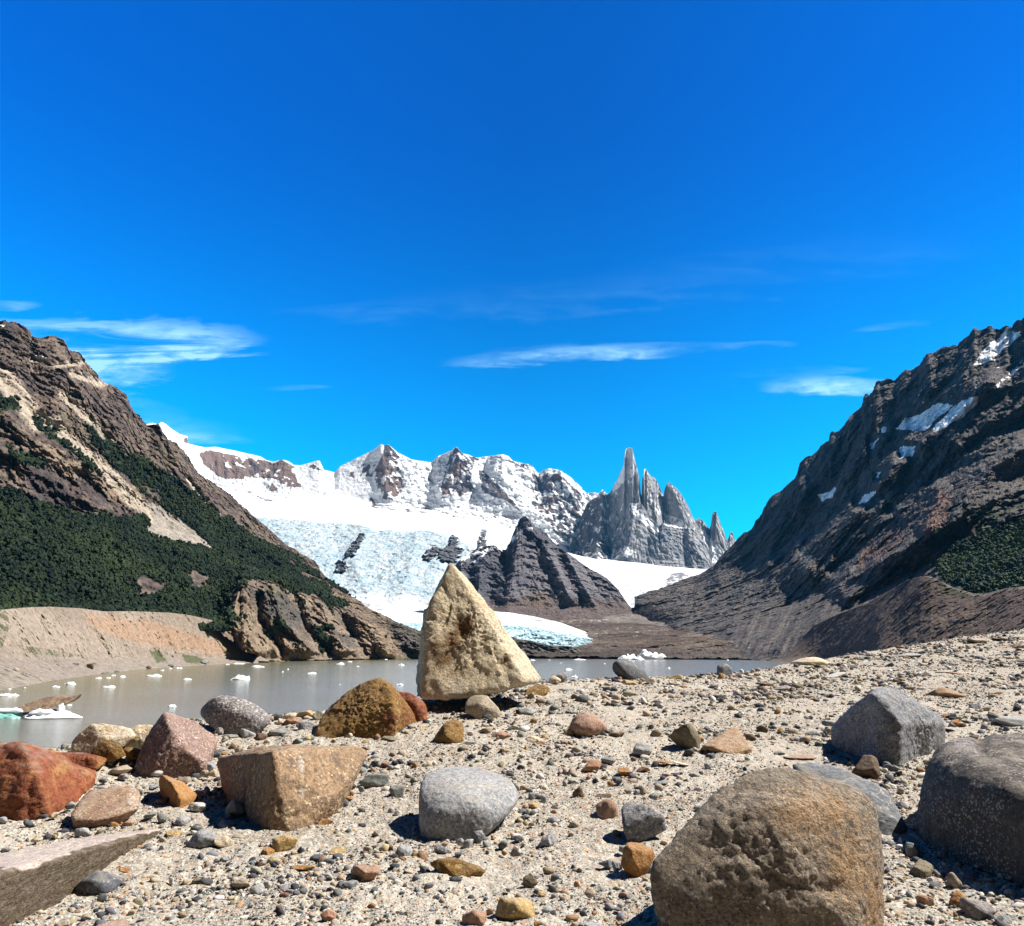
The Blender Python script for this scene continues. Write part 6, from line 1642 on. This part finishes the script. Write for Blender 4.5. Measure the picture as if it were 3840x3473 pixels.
 (6, 1290, 1055, 80, 50, 'ye', 'a'), (6, 1410, 905, 80, 60, 'slate', 'a'), (6, 1640, 115, 110, 130, 'brown', 'a'), (6, 1860, 130, 160, 76, 'brown', 'f'), (6, 1405, 245, 66, 54, 'slate', 'r'), (6, 1340, 1210, 90, 70, 'lg', 'r'), (6, 1690, 1240, 60, 50, 'slate', 'a'), (6, 1790, 1245, 56, 40, 'or', 'a'),
 (6, 800, 1230, 60, 60, 'pink', 'a'), (6, 1240, 1345, 50, 46, 'or', 'a'), (6, 1790, 1350, 200, 40, 'blue', 'f'), (6, 1740, 1050, 80, 80, 'beige', 'r'), (6, 1895, 765, 120, 90, 'slab', 'f'), (6, 1990, 800, 60, 90, 'blue', 'a'), (6, 1640, 840, 60, 50, 'slate', 'a'), (6, 1620, 970, 50, 50, 'or', 'a'),
 (6, 320, 1325, 60, 50, 'slate', 'r'), (6, 860, 445, 60, 44, 'slate', 'r'), (6, 1145, 330, 66, 40, 'green', 'a'), (6, 1190, 400, 56, 40, 'beige', 'a'), (6, 140, 885, 34, 44, 'slate', 'r'), (6, 130, 765, 36, 32, 'slate', 'r'), (6, 170, 792, 36, 30, 'slate', 'r'), (6, 970, 1025, 36, 34, 'slate', 'r'), (6, 755, 1110, 50, 40, 'slate', 'a'), (6, 955, 1095, 50, 36, 'blue', 'r'),
 # right middle slope
 (7, 330, 895, 180, 120, 'lg', 'a'), (7, 168, 1105, 150, 70, 'or', 'a'), (7, 540, 1015, 140, 54, 'or', 'f'), (7, 335, 1085, 120, 60, 'pink', 'a'), (7, 690, 1030, 150, 44, 'cream', 'f'), (7, 80, 750, 140, 66, 'brown', 'f'), (7, 850, 795, 120, 70, 'or', 'r'), (7, 1455, 705, 90, 80, 'brown', 'a'),
 (7, 1345, 790, 90, 80, 'brown', 'a'), (7, 1635, 730, 60, 56, 'ye', 'a'), (7, 1480, 275, 170, 66, 'brown', 'f'), (7, 1645, 318, 170, 60, 'gran', 'r'), (7, 1790, 305, 110, 70, 'olive', 'a'), (7, 1690, 385, 80, 66, 'cream', 'a'), (7, 1750, 462, 70, 50, 'red', 'a'), (7, 990, 312, 90, 54, 'slate', 'a'),
 (7, 870, 338, 80, 50, 'beige', 'a'), (7, 925, 350, 50, 44, 'grey', 'a'), (7, 625, 225, 150, 80, 'ye', 'a'), (7, 660, 300, 170, 50, 'pink', 'f'), (7, 475, 230, 80, 36, 'ye', 'f'), (7, 210, 275, 160, 84, 'ye', 'a'), (7, 105, 243, 60, 50, 'red', 'a'), (7, 262, 220, 84, 50, 'cream', 'a'),
 (7, 380, 262, 110, 76, 'brown', 'a'), (7, 270, 340, 120, 50, 'slab', 'f'), (7, 1068, 218, 66, 64, 'or', 'a'), (7, 960, 222, 56, 44, 'lg', 'a'), (7, 1413, 155, 60, 34, 'lg', 'r'), (7, 1065, 400, 90, 46, 'ye', 'f'), (7, 1295, 393, 44, 32, 'brown', 'r'), (7, 1060, 475, 60, 50, 'beige', 'r'), (7, 1755, 90, 110, 50, 'green', 'f'),
 (7, 1810, 960, 280, 66, 'pink', 'f'), (7, 1615, 940, 110, 56, 'slab', 'a'), (7, 1935, 745, 150, 80, 'lg', 'f'), (7, 820, 1145, 80, 50, 'blue', 'r'), (7, 505, 1215, 130, 50, 'green', 'f'), (7, 90, 1195, 80, 66, 'slate', 'r'), (7, 375, 1028, 44, 50, 'blue', 'a'), (7, 560, 1150, 90, 46, 'pink', 'f'), (7, 940, 1060, 60, 56, 'blue', 'a'),
 (7, 975, 965, 80, 60, 'slate', 'a'), (7, 890, 905, 40, 50, 'blue', 'a'), (7, 935, 925, 50, 50, 'slate', 'a'), (7, 1410, 780, 50, 40, 'slate', 'a'), (7, 1970, 440, 60, 40, 'brown', 'a'), (7, 1915, 435, 70, 46, 'beige', 'a'), (7, 885, 720, 80, 40, 'ye', 'f'), (7, 1240, 190, 60, 30, 'slate', 'a'), (7, 1630, 170, 110, 50, 'brown', 'a'), (7, 1830, 360, 60, 30, 'cream', 'f'),
 (7, 450, 605, 50, 40, 'grey', 'r'), (7, 1300, 1020, 70, 40, 'green', 'f'), (7, 240, 735, 80, 40, 'blue', 'f'), (7, 70, 340, 1, 1, 'beige', 'r'),
 (8, 190, 98, 66, 66, 'blue', 'r'), (8, 275, 100, 50, 46, 'lg', 'r'), (8, 335, 75, 90, 90, 'beige', 'a'), (8, 425, 135, 90, 60, 'green', 'r'), (8, 470, 172, 40, 30, 'or', 'a'), (8, 155, 270, 60, 40, 'brown', 'r'), (8, 440, 470, 50, 60, 'blue', 'a'), (8, 370, 800, 130, 120, 'grey', 'r'),
 (8, 585, 278, 36, 34, 'slate', 'r'), (8, 560, 350, 46, 40, 'or', 'a'), (8, 120, 1170, 60, 50, 'white', 'a'), (8, 100, 1340, 50, 40, 'or', 'a'), (8, 70, 440, 1, 1, 'beige', 'r'), (8, 85, 490, 80, 60, 'slate', 'a'), (8, 140, 640, 70, 60, 'green', 'a'), (8, 90, 790, 90, 70, 'blue', 'a'), (8, 25, 760, 60, 60, 'blue', 'f'),
 # far right slope
 (9, 180, 970, 150, 90, 'blue', 'a'), (9, 55, 1050, 140, 60, 'lg', 'f'), (9, 1360, 475, 280, 80, 'pink', 'f'), (9, 1245, 1330 - 1000, 1, 1, 'beige', 'r'), (9, 925, 620, 100, 50, 'olive', 'a'), (9, 985, 500, 70, 44, 'red', 'a'), (9, 995, 530, 60, 36, 'pink', 'a'), (9, 1550, 795, 100, 66, 'grey', 'a'), (9, 1350, 955, 110, 70, 'or', 'a'), (9, 1430, 968, 80, 40, 'or', 'a'),
 (9, 1285, 895, 70, 50, 'red', 'a'), (9, 1460, 935, 130, 40, 'green', 'f'), (9, 1485, 855, 60, 54, 'beige', 'a'), (9, 1650, 820, 110, 56, 'beige', 'a'), (9, 1725, 880, 80, 60, 'pink', 'a'), (9, 1820, 165, 200, 50, 'ye', 'f'), (9, 1570, 175, 200, 80, 'beige', 'f'), (9, 1435, 172, 80, 36, 'slate', 'r'), (9, 1965, 235, 120, 70, 'pink', 'f'), (9, 1970, 370, 120, 50, 'slate', 'r'),
 (9, 2000, 425, 80, 60, 'slate', 'r'), (9, 1885, 340, 130, 40, 'or', 'f'), (9, 1760, 360, 60, 44, 'or', 'a'), (9, 1880, 425, 90, 46, 'lg', 'f'), (9, 1780, 245, 170, 26, 'pink', 'f'), (9, 1900, 505, 56, 40, 'lg', 'a'), (9, 1860, 290, 60, 40, 'brown', 'a'), (9, 1610, 335, 60, 36, 'blue', 'r'), (9, 1250, 390, 70, 36, 'or', 'a'), (9, 1100, 345, 120, 40, 'beige', 'f'),
 (9, 1210, 268, 50, 34, 'blue', 'r'), (9, 1150, 228, 100, 36, 'or', 'f'), (9, 1005, 232, 50, 30, 'blue', 'a'), (9, 850, 245, 70, 30, 'ye', 'f'), (9, 395, 425, 90, 50, 'slate', 'r'), (9, 100, 432, 60, 40, 'pink', 'r'), (9, 280, 335, 60, 30, 'slate', 'r'), (9, 345, 340, 60, 34, 'brown', 'a'), (9, 500, 312, 60, 36, 'grey', 'r'), (9, 700, 282, 60, 30, 'or', 'a'),
 (9, 690, 410, 120, 36, 'lg', 'f'), (9, 860, 515, 80, 36, 'lg', 'f'), (9, 1140, 780, 110, 50, 'cream', 'f'), (9, 1260, 800, 110, 50, 'green', 'f'), (9, 1600, 720, 80, 50, 'slate', 'a'), (9, 1690, 605, 120, 36, 'pink', 'f'), (9, 1750, 670, 100, 40, 'pink', 'f'), (9, 1050, 630, 80, 34, 'lg', 'f'), (9, 60, 745, 60, 50, 'brown', 'a'), (9, 140, 745, 60, 40, 'grey', 'a'),
 (9, 220, 545, 80, 40, 'blue', 'f'), (9, 380, 530, 50, 26, 'brown', 'a'), (9, 170, 1225, 110, 50, 'green', 'a'), (9, 700, 1425, 160, 80, 'beige', 'a'), (9, 875, 1465, 110, 56, 'or', 'a'), (9, 940, 1400, 70, 60, 'cream', 'a'), (9, 1300, 1010, 130, 36, 'beige', 'f'), (9, 1250, 455, 60, 36, 'slate', 'r'), (9, 1700, 780, 60, 40, 'blue', 'r'), (9, 1510, 130, 60, 1, 'beige', 'r'),
 # shaded hollow between the two boulders
 (10, 960, 740, 120, 150, 'green', 'a'), (10, 1065, 905, 210, 160, 'olive', 'a'), (10, 1360, 1020, 100, 150, 'beige', 'r'), (10, 1300, 1005, 50, 50, 'or', 'r'), (10, 1390, 1190, 170, 140, 'or', 'r'), (10, 1610, 1265, 310, 190, 'gran', 'r'), (10, 1085, 1210, 140, 120, 'pink', 'a'), (10, 1770, 1190, 56, 50, 'grey', 'a'), (10, 1150, 1040, 160, 50, 'slate', 'a'), (10, 1470, 1130, 150, 50, 'blue', 'f'),
 (10, 1195, 950, 80, 70, 'grey', 'a'), (10, 1410, 1000, 50, 56, 'lg', 'r'), (10, 820, 1345, 50, 50, 'ye', 'r'), (10, 725, 1220, 40, 36, 'olive', 'r'), (10, 690, 1290, 36, 60, 'or', 'a'), (10, 915, 1430, 110, 40, 'or', 'a'), (10, 1815, 1390, 150, 130, 'blue', 'a'), (10, 755, 75, 70, 60, 'or', 'a'), (10, 1370, 1330, 40, 40, 'or', 'a'), (10, 890, 725, 36, 34, 'lg', 'r'), (10, 1500, 1130, 1, 1, 'beige', 'r'), (10, 1040, 740, 50, 40, 'grey', 'r'),
]
for (tl, cx, cy, w, h, mt, kd) in LIST:
    if w < 5 or h < 5: continue
    ox, oy = TILE[tl]
    stone(ox + cx * .3968, oy + cy * .3968, w * .3968 * 1.04, h * .3968 * 1.04, mt, kd, roll=srng.uniform(-0.25, 0.25))
give_labels(labels, LAND)


# ---------------------------------------------------------------- gravel (uncountable)
def gravel(name, label, count, smin_px, alpha, smax_px, seed, ico, dens_len, thr):
    rng = np.random.RandomState(seed)
    n = count * 3
    az = rng.uniform(-0.95, 1.0, n); lY = rng.uniform(math.log(2.05), math.log(17), n); Y = np.exp(lY)
    x = az * Y
    P = np.stack([x, Y, 0 * x], -1)
    cd = np.interp(az, _cr_az, _cr_D)
    dens = fbm(P, dens_len, 3, 0.6, seed)
    keep = (Y < cd + 0.8) & (dens + rng.uniform(-0.6, 0.6, n) > thr)
    P = P[keep][:count]; Y = P[:, 1]
    n = len(P)
    s = smin_px * (rng.pareto(alpha, n) + 1)
    s = np.minimum(s, smax_px * rng.uniform(0.5, 1, n)) * Y / F0 * 0.5
    s = np.minimum(s, 0.034)
    z = ground_z(P[:, 0], P[:, 1]) + grit(P * np.array([1, 1, 0]))
    protos = []
    for i in range(14):
        V, F_ = random_shape(rng, ico, 'aafar'[i % 5])
        protos.append(V)
    protos = np.array(protos)
    nv = len(ico[0])
    V = protos[rng.randint(0, 14, n)]
    ang = rng.uniform(0, 6.283, n); c, s_ = np.cos(ang), np.sin(ang)
    R = np.zeros((n, 3, 3)); R[:, 0, 0] = c; R[:, 0, 1] = -s_; R[:, 1, 0] = s_; R[:, 1, 1] = c; R[:, 2, 2] = 1
    scl = np.stack([s * rng.uniform(0.8, 1.35, n), s * rng.uniform(0.7, 1.1, n), s * rng.uniform(0.45, 0.95, n)], -1)
    V = V * scl[:, None, :]
    tilt = rng.uniform(-0.4, 0.4, n)
    V[..., 2] += V[..., 0] * tilt[:, None]
    V = np.einsum('nij,nkj->nki', R, V)
    base = np.stack([P[:, 0], P[:, 1], z + scl[:, 2] * 0.25], -1)
    V = V + base[:, None, :]
    pal = np.array([(0.055, 0.06, 0.07), (0.09, 0.095, 0.105), (0.16, 0.165, 0.175), (0.26, 0.26, 0.26), (0.42, 0.35, 0.26), (0.50, 0.42, 0.32), (0.36, 0.28, 0.19),
                    (0.62, 0.56, 0.47), (0.70, 0.67, 0.62), (0.40, 0.24, 0.12), (0.48, 0.36, 0.21), (0.28, 0.16, 0.11), (0.18, 0.12, 0.085), (0.20, 0.215, 0.20)])
    wts = np.array([.12, .12, .09, .08, .13, .12, .09, .07, .04, .035, .03, .025, .025, .03]); wts /= wts.sum()
    ci = rng.choice(len(pal), n, p=wts)
    col = 0.76 * pal[ci] * rng.uniform(0.8, 1.2, (n, 1)) * rng.uniform(0.94, 1.06, (n, 3))
    T = np.repeat(col[:, None, :], nv, 1)
    Fs = ico[1][None] + (np.arange(n) * nv)[:, None, None]
    o = mesh_np(name, V.reshape(-1, 3), Fs.reshape(-1, 3), M_PEB, tint=T.reshape(-1, 3), smooth=True)
    return tag(o, label, "gravel", kind='stuff')


M_PEB, _t, _b = new_mat("pebbles")
_tc = _t.n('ShaderNodeTexCoord').outputs['Object']
_a = _t.n('ShaderNodeAttribute', attribute_name='tint').outputs['Color']
_t.put(_b.inputs['Base Color'], _t.mix(1.0, _a, _t.mix(_t.ramp(_t.noise(_tc, 160, 4, 0.7), 0.3, 0.7), (0.72, 0.72, 0.72), (1.22, 1.22, 1.22)), 'MULTIPLY'))
_b.inputs['Roughness'].default_value = 0.85; _b.inputs['Specular IOR Level'].default_value = 0.2

gravel("gravel", "loose mixed pebbles and gravel covering the crest", 32000, 6.6, 1.75, 38, 21, ICO[2], 0.5, 0.28)
gravel("grit", "fine sandy grit between the pebbles", 120000, 3.2, 2.3, 11, 22, ICO[1], 0.45, 0.08)


# ---------------------------------------------------------------- ice on the lake
M_FLOE, _t, _b = new_mat("floating_ice")
_tc = _t.n('ShaderNodeTexCoord').outputs['Object']
_n = _t.noise(_tc, 0.35, 5, 0.6)
_t.put(_b.inputs['Base Color'], _t.mix(_t.ramp(_n, 0.5, 0.75), (0.88, 0.90, 0.91), (0.62, 0.80, 0.84)))
_b.inputs['Roughness'].default_value = 0.5
M_DIRTICE, _t, _b = new_mat("dirty_ice")
_tc = _t.n('ShaderNodeTexCoord').outputs['Object']
_n = _t.noise(_tc, 0.9, 6, 0.65)
_t.put(_b.inputs['Base Color'], _t.mix(_t.ramp(_n, 0.35, 0.65), (0.12, 0.08, 0.052), (0.24, 0.16, 0.10)))
_b.inputs['Roughness'].default_value = 0.95
M_GREENICE, _t, _b = new_mat("green_ice")
_b.inputs['Base Color'].default_value = (0.20, 0.42, 0.37, 1); _b.inputs['Roughness'].default_value = 0.3

floes = []
frng = np.random.RandomState(5)


def ice_shape(W, D, H, seed, lumps=0.35):
    V0, F_ = ICO3
    V = V0.copy()
    r = np.hypot(V[:, 0], V[:, 1])
    V[:, 2] = np.where(V[:, 2] > 0, V[:, 2], V[:, 2] * 0.5)
    n = fbm(V0 * 1.0 + seed * 3.3, 0.9, 4, 0.6, seed % 50)
    V[:, :2] *= (1 + 0.3 * pn(V0 * C(1, 1, 0) + seed, 0.8, 3))[:, None]
    V[:, 2] *= np.clip(0.6 + lumps * 2.2 * n, 0.12, 2.0)
    return V * C(W / 2, D / 2, H), F_


def floe(px, py, w, h=None, name='ice_floe', label=None, cat='ice floe'):
    D = float(lake_D(px, py)); k = D / F0
    h = h or max(w * 0.22, 3.0)
    W = w * k
    V, F_ = ice_shape(W, min(W * 0.9, 9 * k * 6), h * k * 0.9, frng.randint(1, 9999))
    a, _ = ray(px, py)
    o = mesh_np(name, V, F_, M_FLOE, loc=(float(a) * D, D, LAKE_Z))
    tag(o, label, cat, 'ice floes drifting on the lake')
    if not label:
        floes.append((o, px, py, f"{'tiny' if w < 12 else 'small' if w < 30 else 'long'} white ice floe"))
    return o


for q in [(32, 2609, 60, 13), (210, 2577, 30, 6), (262, 2567, 42, 10), (409, 2578, 44, 8), (369, 2544, 22, 5), (406, 2543, 18, 5), (460, 2539, 20, 5), (425, 2534, 14, 4), (574, 2537, 50, 10),
          (703, 2549, 32, 7), (671, 2507, 24, 5), (639, 2508, 14, 4), (609, 2515, 14, 4), (261, 2645, 16, 4), (647, 2650, 27, 8), (92, 2580, 9, 4), (36, 2585, 12, 4),
          (899, 2549, 70, 18), (968, 2502, 48, 9), (897, 2490, 40, 5), (853, 2493, 14, 4), (1170, 2527, 29, 7), (1276, 2491, 34, 6), (1312, 2483, 18, 4), (1435, 2474, 38, 4), (1506, 2496, 22, 7), (1499, 2569, 24, 6),
          (1060, 2521, 8, 4), (1080, 2511, 6, 4), (1105, 2479, 8, 3), (1078, 2480, 16, 3), (1998, 2477, 20, 4), (2060, 2476, 10, 3), (2171, 2475, 48, 5), (2254, 2470, 50, 6), (2133, 2513, 26, 7), (2154, 2540, 26, 7),
          (2103, 2487, 8, 3), (2268, 2490, 7, 3), (2507, 2507, 14, 4), (2314, 2491, 8, 3), (2728, 2476, 8, 3), (1342, 2500, 10, 3), (1275, 2567, 5, 2)]:
    floe(*q)
give_labels(floes, [(150, 2640, 'the dirty iceberg'), (899, 2530, 'the largest clean floe'), (1640, 2500, 'the tall triangular rock'), (480, 2505, 'the moraine shore'), (1150, 2470, 'the knobbly cliffs'),
                    (2310, 2455, 'the stranded ice blocks'), (2363, 2512, 'the black hump on the crest'), (750, 2700, 'the peaked pinkish rock')])
floe(2350, 2473, 64, 24, 'ice_block', "jagged white ice block stranded at the end of the dark rock shelf", 'ice block')
floe(2440, 2473, 112, 34, 'ice_block', "largest peaked white ice block between the two dark rock shelves", 'ice block')
floe(2392, 2474, 50, 12, 'ice_block', "low white ice slab between the two stranded ice blocks", 'ice block')

# boulders lying along the far left shore
def shore_boulder(px, py, w, h, mat, label):
    C0, C1 = MOR
    y0 = np.interp(px, [c[0] for c in C0], [c[1] for c in C0]); y1 = np.interp(px, [c[0] for c in C1], [c[1] for c in C1])
    D0 = float(lake_D(px, y0)); D1 = np.interp(px, [c[0] for c in C1], [c[2] for c in C1])
    D = D0 + (D1 - D0) * (y0 - py) / (y0 - y1) if py > y1 else D1 + (y1 - py) * 0.5
    k = D / F0
    V, F_ = random_shape(frng, ICO[3], 'a')
    lo, hi = V.min(0), V.max(0)
    V = (V - (lo + hi) / 2) / (hi - lo) * 2 * C(w * k / 2, w * k / 2 * 0.8, h * k / 2 * 1.3)
    a, e = ray(px, py)
    o = mesh_np('boulder', V, F_, mat, loc=(float(a) * D, D, float(e) * D + h * k * 0.2))
    tag(o, label, 'boulder', 'boulders along the far left shore')


for q in [(335, 2508, 30, 24, M_BROWN, "rust brown boulder on the flat left shore, tallest there"), (283, 2497, 22, 12, M_SLATE, "dark block like boulder on the left shore left of the rust brown one"),
          (56, 2520, 26, 18, M_BEIGE, "pale rounded boulder at the far left of the shore flat"), (94, 2514, 20, 14, M_PINK, "small tan boulder beside the pale rounded one on the left shore"),
          (437, 2523, 18, 12, M_GREYROCK, "small grey boulder at the water's edge on the left shore"), (640, 2500, 20, 10, M_SLATE, "low dark boulder at the waterline before the orange moraine face"),
          (765, 2489, 26, 14, M_GREYROCK, "grey boulder on the waterline where moraine and cliffs near each other"), (556, 2507, 22, 12, M_BROWN, "flat brown boulder on the moraine shore below green scrub"),
          (100, 2446, 9, 9, M_ORANGE, "small orange boulder beside a bush on the left moraine"), (390, 2529, 30, 8, M_SLATE, "low dark ledge of boulders touching the water on the left shore")]:
    shore_boulder(*q)

# the big dirty iceberg
bx, bD = ray(120, 2690)[0], float(lake_D(120, 2690))
k = bD / F0
berg = bpy.data.objects.new("iceberg", None); COL.objects.link(berg)
berg.location = (float(bx) * bD, bD, LAKE_Z)
tag(berg, "big grounded iceberg with a dirt covered slab on white and green ice", "iceberg")


def berg_part(name, mat, cx, cz, dy, w, d, h, seed, shape=None, lump=0.3):
    V, F_ = ice_shape(w * k, d * k, h * k, seed, lump)
    if shape: V = shape(V)
    V = V + C(cx * k, dy * k, cz * k)
    return mesh_np(name, V, F_, mat, parent=berg)


berg_part("ice_foot", M_FLOE, 80, 2, -20, 200, 150, 26, 31)
berg_part("ice_foot", M_FLOE, -60, 2, 20, 200, 150, 26, 32)
berg_part("green_flank", M_GREENICE, -70, -3, -62, 120, 50, 20, 33)


def slab_shape(V):
    V = V.copy()
    V[:, 2] = V[:, 2] + V[:, 0] * 0.16
    return V


# the tilted dirt slab: an outline with its own thickness
out = [(-55, 20), (-30, 44), (10, 62), (45, 70), (88, 62), (122, 71), (118, 52), (98, 36), (60, 30), (20, 22)]
V = []; Fc = []
n_o = len(out)
for (dy, sc, up) in ((-45, 1.0, 0), (-10, 1.02, 3), (40, 0.8, 8), (70, 0.5, 4)):
    for (x, z) in out:
        V.append(((40 + (x - 40) * sc) * k, (dy + (z - 20) * 1.6) * k, (36 + (z - 36) * sc + up) * k))
V = np.array(V)
quads = []
for r_ in range(3):
    for i in range(n_o):
        j = (i + 1) % n_o
        quads.append([r_ * n_o + i, r_ * n_o + j, (r_ + 1) * n_o + j, (r_ + 1) * n_o + i])
bm = bmesh.new()
vs = [bm.verts.new(v) for v in V]
for q in quads: bm.faces.new([vs[i] for i in q])
bm.faces.new([vs[i] for i in range(n_o)][::-1]); bm.faces.new([vs[3 * n_o + i] for i in range(n_o)])
bmesh.ops.triangulate(bm, faces=bm.faces[:])
bmesh.ops.subdivide_edges(bm, edges=bm.edges[:], cuts=5, use_grid_fill=True)
bmesh.ops.recalc_face_normals(bm, faces=bm.faces[:])
Vn = np.array([v.co[:] for v in bm.verts]); dn = fbm(Vn, 22 * k, 4, 0.6, 71)
for v, d in zip(bm.verts, dn): v.co += Vector((0.3, -0.4, 1)) * float(d) * 2.6 * k
me = bpy.data.meshes.new("dirt_slab"); bm.to_mesh(me); bm.free(); me.materials.append(M_DIRTICE)
ds = bpy.data.objects.new("dirt_slab", me); COL.objects.link(ds); ds.parent = berg
berg_part("ice_fin", M_FLOE, 116, 30, -30, 14, 40, 22, 35)
berg_part("ice_ledge", M_FLOE, 70, 18, -50, 110, 40, 16, 36)
berg_part("ice_ledge", M_FLOE, -60, 22, -20, 120, 60, 14, 37)
